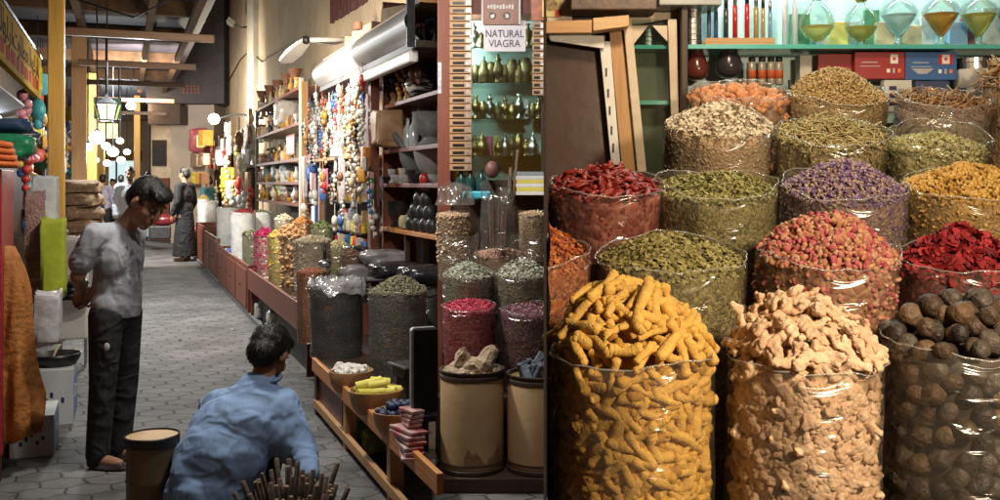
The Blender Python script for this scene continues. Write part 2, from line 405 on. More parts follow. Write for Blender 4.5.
# ------------------------------------------------------------ open sacks of spice
class Sack:
    """root Empty at the base; parts: contents core + loose pieces, clear bag"""
    def __init__(s, rim, r, h, tilt, label, cat='spice sack', group=None, name='spice_sack', rz=0, cut=None, mound=.1, lip=.03, seed=0, taper=.06, p=1.5):
        s.r, s.h, s.mound, s.lip, s.cut, s.taper, s.p = r, h, mound, lip, cut, taper, p
        rg = random.Random(seed*7+3); s.ph = [rg.uniform(0, 6.28) for _ in range(6)]
        s.rot = Euler((tilt, 0, rz)); a = s.rot.to_matrix() @ Vector((0, 0, 1))
        s.base = Vector(rim)-a*h
        s.root = E(name, label, cat, s.base, 0, group, s.rot)
        s.M = Matrix.Translation(s.base) @ s.rot.to_matrix().to_4x4()
        s.top = h-lip
    def rad(s, a, z):
        a = np.asarray(a, float); z = np.asarray(z, float); t = z/s.h; ph = s.ph
        q = 1-s.taper*(1-t)**2+.02*np.sin(2*a+ph[0]+t*2)+.012*np.sin(3*a+ph[1]-3*t)+.008*np.sin(7*a+ph[2]+9*t)+.007*np.sin(23*t+ph[3]+2*a)
        return s.r*q
    def clip(s, V):
        if s.cut is not None: V[:, 0] = np.maximum(V[:, 0], s.cut+.004*np.sin(V[:, 2]*40))
        return V
    def surf(s, rho, a):
        """point and normal on the heap; rho in 0..1 of the radius"""
        rr = s.rad(a, s.top)*rho*.975; d = 1-rho**s.p
        z = s.top+s.mound*d+s.mound*rho*(1-rho)*4*(.09*np.sin(a+s.ph[4])+.07*np.sin(3*a+s.ph[5])+.05*np.sin(7*a+s.ph[3]+9*rho))
        sl = s.mound*s.p*np.maximum(rho, .02)**(s.p-1)/s.r
        n = np.stack([np.cos(a)*sl, np.sin(a)*sl, np.ones_like(a)], 1); n /= np.linalg.norm(n, axis=1)[:, None]
        return np.stack([rr*np.cos(a), rr*np.sin(a), z], 1), n
    inset = .972
    def core(s, mat, name='contents'):
        n = 48; V = []; F = []
        zs = np.linspace(0.0, s.top, 14); a = np.arange(n)*2*math.pi/n
        rings = [np.stack([s.rad(a, z)*s.inset*np.cos(a), s.rad(a, z)*s.inset*np.sin(a), np.full(n, z)], 1) for z in zs]
        for rho in (.9, .75, .58, .4, .22, .06):
            pt, _ = s.surf(np.full(n, rho), a); pt[:, 2] -= .008; pt[:, :2] *= s.inset/.975; rings.append(pt)
        V = s.clip(np.concatenate(rings)); m = len(rings)
        for i in range(m-1):
            for k in range(n):
                q = (i*n+k, i*n+(k+1) % n, (i+1)*n+(k+1) % n, (i+1)*n+k); F += [(q[0], q[1], q[2]), (q[0], q[2], q[3])]
        o = trimesh(name, V, np.array(F), mat, s.root, True); s.corep = o; return o
    def loose(s, kind, n, size, mat, side=0, jit=.5, var=.35, side_jit=.25, lift=.0, kind2=None, name='loose_contents'):
        rho = np.sqrt(G.uniform(0, 1, n))*1.0; a = G.uniform(0, 2*math.pi, n)
        pos, nr = s.surf(rho, a); pos = pos+nr*G.uniform(-.2, .45, n)[:, None]*size*(1+lift)
        V, F = scatter(kind, pos, nr, size, var, jit)
        if side:
            a = G.uniform(0, 2*math.pi, side); z = G.uniform(s.h*.25, s.top, side); rr = s.rad(a, z)*.972
            ps = np.stack([rr*np.cos(a), rr*np.sin(a), z], 1); ns = np.stack([np.cos(a), np.sin(a), np.zeros(side)], 1)
            V2, F2 = scatter(kind2 or kind, ps, ns, size, var, side_jit)
            F = np.concatenate([F, F2+len(V)]); V = np.concatenate([V, V2])
        if s.cut is not None: V = s.clip(V)
        o = trimesh(name, V, F, mat, s.root); o['kind'] = 'stuff'; return o
    def bag(s, mat, extra=.0, crumple=1.0, name='plastic_bag'):
        n = 96; zs = list(np.linspace(0, s.top, 16))+list(np.linspace(s.top, s.h+extra, 7))[1:]
        a = np.arange(n)*2*math.pi/n; rings = []
        for z in zs:
            k = max(0, (z-s.top)/(s.h+extra-s.top)); rr = s.rad(a, min(z, s.h))*(1.006)
            rr = rr+crumple*k*(.006*np.sin(3*a+s.ph[0])+.004*np.sin(8*a+s.ph[1]+z*30)+.003*np.sin(19*a+s.ph[5])*np.sin(2*a+s.ph[2]))*s.r/.2
            zz = z+crumple*k*(.008*np.sin(2*a+s.ph[2])+.004*np.sin(5*a+s.ph[3])+.003*np.sin(13*a+s.ph[4])*np.sin(3*a+s.ph[1]))*s.r/.2
            rings.append(np.stack([rr*np.cos(a), rr*np.sin(a), np.broadcast_to(zz, (n,))], 1))
        V = np.concatenate(rings); F = []
        if s.cut is not None: V[:, 0] = np.maximum(V[:, 0], s.cut-.003)
        for i in range(len(zs)-1):
            for k in range(n):
                q = (i*n+k, i*n+(k+1) % n, (i+1)*n+(k+1) % n, (i+1)*n+k); F += [(q[0], q[1], q[2]), (q[0], q[2], q[3])]
        o = trimesh(name, V, np.array(F), mat, s.root, True)
        if s.lip > .008:
            m = MB(); e = rings[-1].copy()
            if s.cut is not None: e[:, 0] = np.maximum(e[:, 0], s.cut-.003)
            e = [Vector(p) for p in e]; m.tube(e+[e[0]], .0022*(.6+s.r/.5), 6, 0, False); q = m.build('rolled_rim', M_rim, o, True)
        return o
# ============================================================ RIGHT: the stall of open sacks
T5, T11, T14, T17 = R(5), R(11), R(14), R(17)
# stand with one sloping tread per row
st = E('sack_stand', 'dark wooden stepped stand carrying the rows of clear spice sacks', 'display stand', (0, 0, 0))
ROWS = [(2.50, 346, T5), (3.0, 252, T11), (3.5, 182, T14), (4.0, 125, T17), (4.45, 90, T17)]
SH = .78
for i, (Y, py, t) in enumerate(ROWS):
    z = CAMZ-(py-184)/1000*Y; b = Vector((0, Y, z))-Vector((0, -math.sin(t), math.cos(t)))*SH
    m = MB(); M = Matrix.Translation(b) @ Euler((t, 0, 0)).to_matrix().to_4x4()
    m.box(.012, 2.9, -.225, .225, -.034, -.004, 0, M); m.build('tread', M_wdark, st)
    m = MB(); m.box(.012, 2.9, b.y-.21, b.y-.185, 0, b.z-.09); m.build('riser', M_wdark, st)
m = MB(); m.box(2.91, 2.94, 2.3, 5.0, 0, 2.2); m.build('side_panel', M_wdark, st)

pw = MB().box(-.003, .003, 2.2, 5.06, 0, 3.5).build('partition', M_dark)  # added divider, carried forward to keep the stall lamp off the alley
tag(pw, 'thin dark partition board added between the sack stall and the narrow niche', 'partition')
bw = MB().box(.004, 3.2, 5.10, 5.16, 0, 3.5).build('back_wall', mk('stall_back_board', (.09, .045, .03), (.055, .028, .02), scale=3, rough=.35, bump=.1))
tag(bw, 'dark brown board wall behind the sack stall', 'wall')

# --- fillings
turm = bits('turmeric', [(.42, .205, .03), (.61, .335, .055), (.70, .42, .105), (.53, .265, .04)], .8, bump=.9, bsc=210)
ging = bits('ginger', [(.52, .31, .17), (.68, .45, .28), (.75, .54, .37), (.60, .37, .22)], .85, bump=.9, bsc=170)
LIMES = [mk('dried_lime_skin_%s' % q, c, d, scale=14, rough=.5, bump=.7, bscale=48, contrast=.9) for q, c, d in (('brown', (.11, .068, .042), (.03, .019, .014)), ('black', (.045, .034, .028), (.018, .012, .010)), ('tan', (.20, .125, .07), (.07, .04, .022)), ('grey', (.12, .095, .075), (.04, .03, .024)))]
def pieces(meshes, sack, name, label, cat, group, spots, jit, sz, flat=True):
    for (p, n) in spots:
        nv = Vector(n)+Vector((G.normal(0, jit), G.normal(0, jit), G.normal(0, jit))); nv.normalize()
        q = nv.to_track_quat('Z', 'Y'); M = Matrix.Translation(Vector(p)) @ q.to_matrix().to_4x4() @ Matrix.Rotation(random.uniform(0, 6.28), 4, 'Z')
        if not flat: M = M @ Euler((random.uniform(0, 6), random.uniform(0, 6), 0)).to_matrix().to_4x4()
        o = bpy.data.objects.new(name, random.choice(meshes)); COL.objects.link(o)
        o.matrix_world = sack.M @ M @ Matrix.Scale(random.uniform(1-sz, 1+sz), 4)
        tag(o, label, cat, group)
def packed(meshes, sack, mat, sp, inset, kind='packed_pieces'):
    """the countless rest of the filling, behind the outermost pieces, as one mesh"""
    VV = []; FF = []; k = 0
    tm = []
    for me in meshes:
        me.calc_loop_triangles(); co = np.empty(len(me.vertices)*3); me.vertices.foreach_get('co', co)
        tr = np.empty(len(me.loop_triangles)*3, int); me.loop_triangles.foreach_get('vertices', tr); tm.append((co.reshape(-1, 3), tr.reshape(-1, 3)))
    for (p, n) in side_spots(sack, sp, .22, inset):
        nv = Vector(n)+Vector((G.normal(0, .15), G.normal(0, .15), G.normal(0, .15))); nv.normalize()
        M = np.array((nv.to_track_quat('Z', 'Y').to_matrix() @ Matrix.Rotation(random.choice((0, 3.14))+random.gauss(1.57, .6), 3, 'Z')))*random.uniform(.85, 1.1)
        v, f = random.choice(tm); VV.append(v@M.T+np.array(p)); FF.append(f+k); k += len(v)
    o = trimesh(kind, np.concatenate(VV), np.concatenate(FF), mat, sack.root, True); o['kind'] = 'stuff'
def dome_spots(sack, sp, lift, layers=1, rmax=1.0):
    out = []
    for L in range(layers):
        pts = []; tries = 0
        while tries < 2600:
            tries += 1
            rho = math.sqrt(random.random())*rmax; a = random.uniform(0, 6.283)
            q = Vector((rho*math.cos(a), rho*math.sin(a)))*sack.r
            if all((q-w[0]).length > sp for w in pts): pts.append((q, rho, a))
        for q, rho, a in pts:
            p, n = sack.surf(np.array([rho]), np.array([a])); out.append((Vector(p[0])+Vector(n[0])*(lift*(L-.1)), n[0]))
    return out
def side_spots(sack, sp, z0, inset, a0=-178, a1=-2):
    out = []; pts = []; tries = 0
    while tries < 5000:
        tries += 1
        a = R(random.uniform(a0, a1)); z = random.uniform(z0, sack.top-.015); q = Vector((a*sack.r, z))
        if all((q-w).length > sp for w in pts):
            pts.append(q); rr = float(sack.rad(a, z))*.985-inset; out.append((Vector((rr*math.cos(a), rr*math.sin(a), z)), Vector((math.cos(a), math.sin(a), 0))))
    return out

sk_t = Sack(P(634, 347, 2.5), .2065, SH, T5, 'tall clear plastic sack of thick yellow turmeric fingers, front row', group='clear sacks of spice on the stepped stand', mound=.155, lip=.012, seed=1, p=2.0)
sk_g = Sack(P(804, 354, 2.5), .195, SH, T5, 'tall clear plastic sack of pale knobbly dried ginger, front row', group='clear sacks of spice on the stepped stand', mound=.14, lip=.012, seed=2, p=1.9)
sk_l = Sack(P(961, 337, 2.55), .196, SH, T5, 'clear plastic sack of dark brown dried limes, front row', group='clear sacks of spice on the stepped stand', mound=.11, lip=.03, seed=3, p=2.0)
sk_t.inset = .79; sk_g.inset = .80; sk_l.inset = .76
sk_t.core(grain('turmeric_packed', [(.26, .12, .012), (.38, .19, .025), (.50, .27, .04)], 30)); sk_t.bag(M_film)
sk_g.core(grain('ginger_packed', [(.36, .21, .09), (.50, .32, .16), (.60, .41, .22)], 30)); sk_g.bag(M_film)
sk_l.core(grain('lime_packed', [(.02, .012, .008), (.03, .018, .012), (.05, .03, .02)], 16)); sk_l.bag(M_film)
def finger(i):
    rg = random.Random(i); m = MB(); L = rg.uniform(.060, .128); r = rg.uniform(.0085, .0125); b = rg.uniform(-.006, .006); pts = []; rad = []
    k = 22
    for j in range(k):
        t = j/(k-1); pts.append((b*math.sin(t*3.14)+.0018*math.sin(t*8+i), (t-.5)*L, .002*math.sin(t*5+i)))
        e = min(1, math.sqrt(max(0, 1-(2*t-1)**10))+.58); rad.append(r*e*(1+.13*math.sin(t*7+i)+.10*abs(math.sin(t*24+i))+rg.uniform(-.07, .07)))
    m.tube(pts, rad, 9)
    if i % 4 == 0: m.tube([(0, L*.1, 0), (.018, L*.2, .004), (.024, L*.24, .006)], [r*.8, r*.75, r*.4], 7)
    me = m.build('t', turm, None, True); d = me.data; bpy.data.objects.remove(me); return d
FM = [finger(i) for i in range(9)]
gt = 'turmeric fingers'
sp = dome_spots(sk_t, .031, .015, 2, .89)
pieces(FM, sk_t, 'turmeric_finger', 'knobbly yellow turmeric finger heaped above the rim of the front left sack', 'turmeric', gt, sp, .13, .12)
sp = side_spots(sk_t, .034, .24, .0205)
pieces(FM, sk_t, 'turmeric_finger', 'yellow turmeric finger pressed against the clear side of its sack', 'turmeric', gt, sp, .10, .12)
packed(FM, sk_t, turm, .0215, .034)
def rootpiece(i):
    rg = random.Random(100+i); m = MB(); c = Vector((0, 0, 0)); L = rg.uniform(.055, .085)
    pts = [Vector((L*(t-.5), .007*math.sin(t*7+i), .005*math.cos(t*6+i))) for t in (0, .17, .33, .5, .67, .83, 1)]
    for j, p in enumerate(pts):
        m.ell(p, (.0135*rg.uniform(.9, 1.15), .0150*rg.uniform(.7, 1.25), .0090*rg.uniform(.8, 1.2)), None, 10, 7)
    for s in range(rg.choice((1, 2, 3))):
        p = rg.choice(pts[1:]); a = rg.uniform(0, 6.28); d = Vector((math.cos(a)*.5, math.sin(a), rg.uniform(-.2, .5))).normalized()
        for q in (.010, .020, .028)[:rg.choice((2, 3))]: m.ell(p+d*q, (rg.uniform(.008, .0115), rg.uniform(.008, .0115), .0062), None, 9, 6)
    o = blob('g', m, ging, None, .0036, 5, lambda co: .0011*np.sin(co[:, 0]*420+co[:, 1]*160)+.0012*np.sin(co[:, 1]*300+co[:, 2]*350)); d = o.data; bpy.data.objects.remove(o); return d
GM = [rootpiece(i) for i in range(8)]
gg = 'dried ginger pieces'
sp = dome_spots(sk_g, .032, .015, 2, .90)
pieces(GM, sk_g, 'ginger_piece', 'pale knobbly dried ginger piece heaped above the rim of the front middle sack', 'ginger', gg, sp, .3, .15)
sp = side_spots(sk_g, .033, .24, .0195)
pieces(GM, sk_g, 'ginger_piece', 'tan dried ginger piece pressed against the clear side of its sack', 'ginger', gg, sp, .15, .15)
packed(GM, sk_g, ging, .0225, .031)
def lime(i):
    rg = random.Random(i+50); m = MB(); n = 20; mm = 14
    m.ell((0, 0, 0), (rg.uniform(.022, .028), rg.uniform(.024, .030), rg.uniform(.025, .034)), None, n, mm)
    m.v = [tuple(Vector(v)*(1+.045*math.sin(v[0]*110+i)*math.sin(v[1]*95+2*i)+.03*math.sin(v[2]*140+i)-(.10 if v[2] > .033 else 0))) for v in m.v]
    o = m.build('l', LIMES[i % 4], None, True); d = o.data; bpy.data.objects.remove(o); return d
LM = [lime(i) for i in range(12)]
gl_ = 'dried limes'
sp = dome_spots(sk_l, .049, .020, 2, .88)
pieces(LM, sk_l, 'dried_lime', 'round dark brown dried lime heaped in the open front right sack', 'dried lime', gl_, sp, 3, .14, False)
sp = side_spots(sk_l, .047, .22, .032)
pieces(LM, sk_l, 'dried_lime', 'brown dried lime showing through the cloudy side of the front right sack', 'dried lime', gl_, sp, 3, .14, False)

# --- looser fillings
gs = 'clear sacks of spice on the stepped stand'
def spice(px, py, rpx, Y, t, label, cols, packed, kind, n, size, side=0, mound=.1, lip=.03, seed=0, cut=None, mat=None, pscale=90, jit=.5, kind2=None, p=1.5, rough=.7, fil=None, taper=.06, lift=0, h=SH, group=gs, crumple=1.0, extra=0):
    r = rpx/1000*Y
    k = Sack(P(px, py, Y), r, h, t, label, group=group, mound=mound, lip=lip, seed=seed, cut=cut, p=p, taper=taper)
    nm = label.replace(' ', '_')[:40]
    k.core(grain(nm+'_packed', packed, pscale))
    k.loose(kind, n, size, bits(nm+'_bits', cols, rough), side, jit, kind2=kind2, lift=lift)
    k.bag(fil or M_film, extra, crumple); return k
# row 2
spice(524, 250, 66, 3.0, T11, 'small sack of orange red crushed flakes pressed against the partition', [(.30, .05, .015), (.46, .11, .02), (.55, .20, .05), (.36, .06, .02)], [(.16, .03, .012), (.34, .09, .03), (.45, .18, .07)], 'flake', 1700, .016, 1500, mound=.10, lip=.03, seed=4, cut=.012-(524-545)*.003)
spice(673, 253, 75, 3.0, T11, 'clear sack of olive dried leaves right behind the turmeric', [(.16, .13, .035), (.28, .235, .075), (.42, .36, .15), (.21, .18, .05), (.33, .285, .10)], [(.09, .07, .02), (.2, .16, .06), (.3, .25, .11)], 'flake', 3000, .0155, 2000, mound=.085, lip=.03, seed=5)
spice(827, 250, 70, 3.0, T11, 'clear sack of pink dried rosebuds', [(.30, .05, .06), (.50, .12, .14), (.55, .30, .14), (.28, .10, .05), (.60, .36, .24), (.42, .06, .10)], [(.22, .06, .05), (.36, .16, .08), (.42, .26, .15)], 'bud', 1500, .0205, 1000, mound=.115, lip=.02, seed=6, jit=1.0, pscale=60, p=1.7)
spice(966, 257, 64, 3.0, T11, 'clear sack of dark crimson dried hibiscus petals', [(.10, .006, .010), (.24, .012, .018), (.40, .03, .035), (.16, .01, .014)], [(.08, .012, .012), (.18, .03, .025), (.26, .06, .04)], 'petal', 1100, .026, 800, mound=.115, lip=.04, seed=7, jit=.8, pscale=55)
# row 3
k = spice(605, 182, 57, 3.5, T14, 'clear sack of whole dried red chillies beside the partition', [(.16, .012, .006), (.24, .02, .01)], [(.14, .02, .012), (.26, .05, .03), (.36, .12, .08)], 'flake', 60, .02, 900, mound=.045, lip=.03, seed=8, pscale=38, p=2)
chm = mk('dried_chilli_skin', (.27, .018, .010), (.09, .008, .006), scale=16, rough=.42, bump=.3, bscale=50)
def chilli(i):
    rg = random.Random(i+9); m = MB(); L = rg.uniform(.055, .09); c = rg.uniform(-.02, .02); n = 8
    m.tube([(c*math.sin(t*3.1), (t-.5)*L, .006*math.sin(t*6+i)) for t in np.linspace(0, 1, n)], [.0105*(math.sin(min(1, t*1.1+.12)*3.0)**.5+.08)*(1+rg.uniform(-.15, .15)) for t in np.linspace(0, 1, n)], 7)
    m.v = [(v[0]*1.25, v[1], v[2]*.6) for v in m.v]
    o = m.build('c', chm, None, True); d = o.data; bpy.data.objects.remove(o); return d
CM = [chilli(i) for i in range(6)]
pieces(CM, k, 'dried_chilli', 'wrinkled dark red dried chilli heaped in the sack beside the partition', 'chilli', 'dried red chillies', dome_spots(k, .030, .016, 2, .88), .35, .15)
spice(716, 182, 60, 3.5, T14, 'clear sack of green curled dried herb leaves', [(.15, .14, .04), (.27, .25, .085), (.40, .37, .16), (.20, .19, .055)], [(.12, .10, .03), (.26, .21, .08), (.36, .3, .14)], 'leaf', 2600, .024, 1800, mound=.055, lip=.035, seed=9, jit=.6)
spice(845, 184, 62, 3.5, T14, 'clear sack of violet dried lavender flowers', [(.10, .05, .16), (.20, .11, .30), (.46, .36, .22), (.12, .06, .20), (.40, .30, .20), (.24, .15, .36)], [(.16, .09, .09), (.26, .16, .14), (.36, .25, .18)], 'seed', 2600, .021, 1500, mound=.11, lip=.03, seed=10, jit=.9)
spice(966, 185, 59, 3.5, T14, 'clear sack of golden dried chamomile buds', [(.34, .18, .03), (.52, .30, .06), (.60, .40, .14), (.42, .22, .035)], [(.26, .14, .03), (.42, .25, .07), (.52, .35, .13)], 'bud', 1900, .017, 1300, mound=.09, lip=.02, seed=11, jit=1)
# row 4
spice(719, 124, 53, 4.0, T17, 'clear sack of pale beige frankincense crumbs', [(.42, .35, .26), (.56, .48, .36), (.64, .57, .45), (.35, .27, .19)], [(.40, .25, .13), (.50, .34, .19), (.56, .42, .27)], 'flake', 2000, .018, 900, mound=.085, lip=.006, seed=12, kind2='seed', jit=.8)
spice(832, 130, 56, 4.0, T17, 'clear sack of chopped straw coloured lemongrass', [(.24, .19, .07), (.38, .32, .14), (.48, .40, .20), (.30, .22, .08)], [(.18, .12, .05), (.32, .23, .1), (.42, .32, .17)], 'stick', 1100, .055, 600, mound=.06, lip=.04, seed=13, jit=.5)
spice(938, 132, 51, 4.0, T17, 'clear sack of pale green dried stalks, filled below its rim', [(.22, .19, .06), (.36, .32, .12), (.46, .42, .19)], [(.2, .16, .06), (.34, .28, .12), (.44, .38, .2)], 'seed', 1300, .028, 700, mound=.055, lip=.075, seed=14, jit=.8)
# row 5
spice(738, 90, 48, 4.45, T17, 'clear sack of rust coloured resin lumps', [(.36, .12, .04), (.52, .22, .09), (.58, .30, .15), (.42, .16, .06)], [(.26, .10, .04), (.4, .2, .1), (.5, .3, .18)], 'chunk', 260, .046, 160, mound=.035, lip=.05, seed=15, jit=1.5, pscale=30, fil=M_film2)
spice(838, 93, 49, 4.45, T17, 'clear sack of tan cumin seed heaped high', [(.30, .19, .07), (.42, .29, .12), (.50, .36, .17), (.36, .23, .09)], [(.26, .16, .06), (.4, .27, .12), (.5, .36, .18)], 'seed', 3000, .019, 900, mound=.12, lip=.015, seed=16, jit=.5)
spice(944, 96, 47, 4.45, T17, 'clear sack of brown bark sticks', [(.22, .10, .04), (.36, .19, .08), (.44, .26, .13), (.15, .07, .03)], [(.22, .14, .09), (.34, .24, .16), (.42, .32, .24)], 'stick', 420, .075, 160, mound=.035, lip=.05, seed=17, jit=.45, fil=M_film2)
spice(1028, 82, 43, 4.45, T17, 'clear sack of curled brown bark cut by the right edge', [(.22, .10, .04), (.38, .20, .08), (.46, .27, .12)], [(.2, .11, .06), (.32, .2, .11), (.42, .3, .18)], 'stick', 420, .10, 160, mound=.08, lip=.02, seed=18, jit=.7)

# --- lit glass cabinet behind the sacks
M_teal = mk('cabinet_lining', (.55, .72, .70), (.42, .62, .62), scale=3, rough=.4, bump=.03)
cb = E('display_cabinet', 'glass shelved display cabinet lit teal inside, behind the top row of sacks', 'cabinet', (0, 0, 0))
X0, X1 = .675, 2.6
MB().box(X0, X1, 5.02, 5.05, 1.3, 2.95).build('back_panel', M_teal, cb)
MB().box(X0-.03, X0, 4.72, 5.05, 1.3, 2.95).build('corner_post', M_wdark, cb, bevel=.003)
MB().box(X0+.002, X1, 4.74, 5.018, 2.241, 2.262).build('glass_shelf', mk('teal_glass_edge', (.10, .46, .42), (.08, .38, .36), rough=.15, bump=0), cb, bevel=.002)
MB().box(X0, X1, 4.74, 5.02, 1.87, 1.89).build('lower_shelf', M_wdark, cb)
MB().box(X0, X1, 4.74, 5.02, 2.952, 2.98).build('top', M_wdark, cb)
MB().box(X0+.1, X1, 4.91, 4.95, 2.89, 2.93).build('strip_lamp', glow('strip_glow', (.8, 1, 1), 2.0), cb)
def lath(name, prof, mats, label, cat, loc, group=None, n=20, sm=True, rz=0):
    o = MB().lathe(prof, n).build(name, mats, None, sm, loc=loc, rot=(0, 0, rz)); autosmooth(o, 50); return tag(o, label, cat, group)
ZS = 2.262
def bottle(px, liq, label, kind, Y=4.85, s=1.0):
    b = P(px, 45, Y); s *= 1.22; e = E('perfume_bottle', label, 'bottle', (b.x, Y, ZS+.001), 0, 'round glass oil bottles on the glass shelf')
    if kind == 'bulb':
        o = [(.035, 0), (.037, .006), (.02, .014), (.018, .022), (.05, .045), (.068, .08), (.07, .10), (.06, .135), (.035, .165), (.018, .185), (.016, .23), (.022, .236)]
        lv = .088
    else:
        o = [(.038, 0), (.04, .006), (.012, .02), (.012, .04), (.035, .07), (.07, .125), (.074, .14), (.06, .165), (.03, .185), (.017, .20), (.016, .24), (.022, .245)]
        lv = .137
    o = [(r*s, z*s) for r, z in o]
    MB().lathe(o, 28).build('glass', clear('bottle_glass', (.90, .97, .96), .8, .02), e, True)
    q = [(max(.001, r-.005), z+.002) for r, z in o if .02*s < z < lv*s]; q = [(.001, q[0][1]-.002)]+q+[(.001, q[-1][1]+.0005)]
    MB().lathe(q, 28).build('liquid', liq, e, True)
    gold = mk('bottle_gold', (.70, .50, .20), (.5, .33, .12), rough=.25, metal=1, bump=.05)
    MB().lathe([(.020*s, .188*s), (.026*s, .194*s), (.020*s, .202*s)], 20).build('gold_collar', gold, e, True)
    MB().lathe([(.040*s, .0005), (.044*s, .003), (.040*s, .007)], 24).build('gold_foot', gold, e, True)
    MB().lathe([(.001, .222*s), (.013, .224*s), (.013, .25*s), (.02, .26*s), (.024, .285*s), (.001, .31*s)], 16).build('stopper', clear('bottle_glass', (.9, .97, .96)), e, True)
def liquid(name, c):
    m, n, l, b = nt(name); b.inputs['Base Color'].default_value = c4(c); b.inputs['Roughness'].default_value = .08
    b.inputs['Transmission Weight'].default_value = .65; b.inputs['IOR'].default_value = 1.1; return m
LG, LA, LY = liquid('olive_oil', (.78, .62, .16)), liquid('amber_oil', (.80, .32, .05)), liquid('yellow_oil', (.85, .68, .20))
bottle(817, LY, 'round glass oil bottle with yellow oil, first from the left on the glass shelf', 'bulb')
bottle(861, LG, 'round glass oil bottle with a little olive oil beside the yellow one', 'bulb', 4.84, .95)
bottle(899, liquid('clear_oil', (.7, .85, .8)), 'tapering glass bottle with almost clear oil', 'cone')
bottle(941, LA, 'tapering glass bottle half full of amber oil', 'cone', 4.84, 1.02)
bottle(979, LG, 'tapering glass bottle with olive green oil right of the amber one', 'cone', 4.85, 1.02)
bottle(1016, LA, 'amber oil bottle cut by the right edge of the shelf', 'cone')
for px, c, lab in ((838, (.75, .70, .2), 'low green and yellow carton behind the oil bottles'), (884, (.72, .62, .4), 'cream carton standing behind the clear oil bottle'), (957, (.3, .5, .75), 'pale blue carton behind the olive oil bottle')):
    b = P(px, 45, 4.975); o = MB().box(-.045, .045, -.02, .02, 0, .14).build('carton', mk('carton_%d' % px, c, rough=.5, bump=.02), bevel=.002, loc=(b.x, 4.975, ZS+.001)); tag(o, lab, 'carton')
for i, (px, w_, h_, c, lab) in enumerate(((800, 20, 38, (.12, .30, .14), 'green carton behind the first oil bottle'), (823, 14, 20, (.7, .72, .7), 'white carton between the first two oil bottles'), (848, 22, 30, (.55, .6, .62), 'pale grey carton behind the second oil bottle'), (872, 15, 42, (.10, .35, .20), 'tall green carton behind the shelf bottles'), (912, 20, 26, (.6, .5, .3), 'mustard carton left of the amber bottle'), (927, 12, 40, (.72, .74, .74), 'tall white carton beside the amber bottle'), (968, 14, 34, (.35, .12, .10), 'dark red carton behind the olive bottle'), (992, 18, 44, (.6, .62, .55), 'tall cream carton at the right end of the glass shelf'))):
    b = P(px, 45, 4.99); ww = w_*.0049/2; o = MB().box(-ww, ww, -.012, .012, 0, h_*.0049).build('carton', mk('shelf_carton%d' % i, c, tuple(x*.55 for x in c), scale=22, rough=.45, bump=.02), bevel=.002, loc=(b.x, 4.999, ZS+.001)); tag(o, lab, 'carton')
# tubes on a wooden tray
b0, b1 = P(703, 45, 4.84), P(772, 45, 4.84)
tr = E('wooden_tray', 'long pale wooden tray under the upright perfume tubes', 'tray', ((b0.x+b1.x)/2, 4.84, ZS+.001))
w = b1.x-b0.x
m = MB(); m.box(-w/2, w/2, -.06, .06, 0, .012); m.build('base', M_wpaleh, tr)
for y0, y1 in ((-.06, -.05), (.05, .06)): MB().box(-w/2, w/2, y0, y1, .012, .036).build('rail', M_wpaleh, tr, bevel=.002)
TB = [(709, (.10, .16, .30), .011, .20), (716, (.06, .10, .35), .010, .22), (726, (.05, .05, .07), .012, .24), (735, (.55, .02, .02), .012, .26), (747, (.60, .02, .025), .012, .27), (756, (.45, .30, .10), .012, .25), (763, (.5, .34, .14), .010, .24), (770, (.2, .4, .6), .010, .22)]
nm = ['dull blue', 'deep blue', 'black', 'red, left of the pair,', 'red, right of the pair,', 'gold', 'thin gold', 'pale blue']
for i, (px, c, r, h) in enumerate(TB):
    b = P(px, 45, 4.84)
    e = E('perfume_tube', '%s perfume tube standing in the wooden tray' % nm[i], 'perfume tube', (b.x, 4.84, ZS+.0145), 0, 'perfume tubes in the wooden tray')
    MB().lathe([(r, 0), (r, h*.7), (r*.8, h*.72)], 14).build('body', mk('tube_%d' % i, c, rough=.15, bump=0, spec=.6), e, True)
    MB().lathe([(r*.85, h*.721), (r*.85, h), (.001, h)], 14).build('cap', M_steel if i % 2 else M_black, e, True)
for px, lab in ((785, 'left tall clear tube with white frosted bands'), (795, 'right tall clear tube with white frosted bands')):
    b = P(px, 45, 4.86); e = E('glass_tube', lab, 'tube', (b.x, 4.86, ZS+.001), 0, 'tall frosted tubes')
    MB().lathe([(.014, 0), (.014, .30), (.001, .30)], 14).build('tube', mk('frosted', (.62, .68, .74), rough=.25), e, True)
for i in range(8):
    b = P(690, 45, 4.84); e = E('silver_tin', ('lowest' if i == 0 else 'topmost' if i == 7 else 'middle') + ' flat round silver tin in the stack by the corner post', 'tin', (b.x+.012, 4.83, ZS+.001+i*.027), 0, 'stacked flat silver tins')
    MB().lathe([(.001, 0), (.042, 0), (.044, .003), (.044, .019), (.046, .020), (.046, .026), (.001, .026)], 24).build('tin', M_steel, e, False)
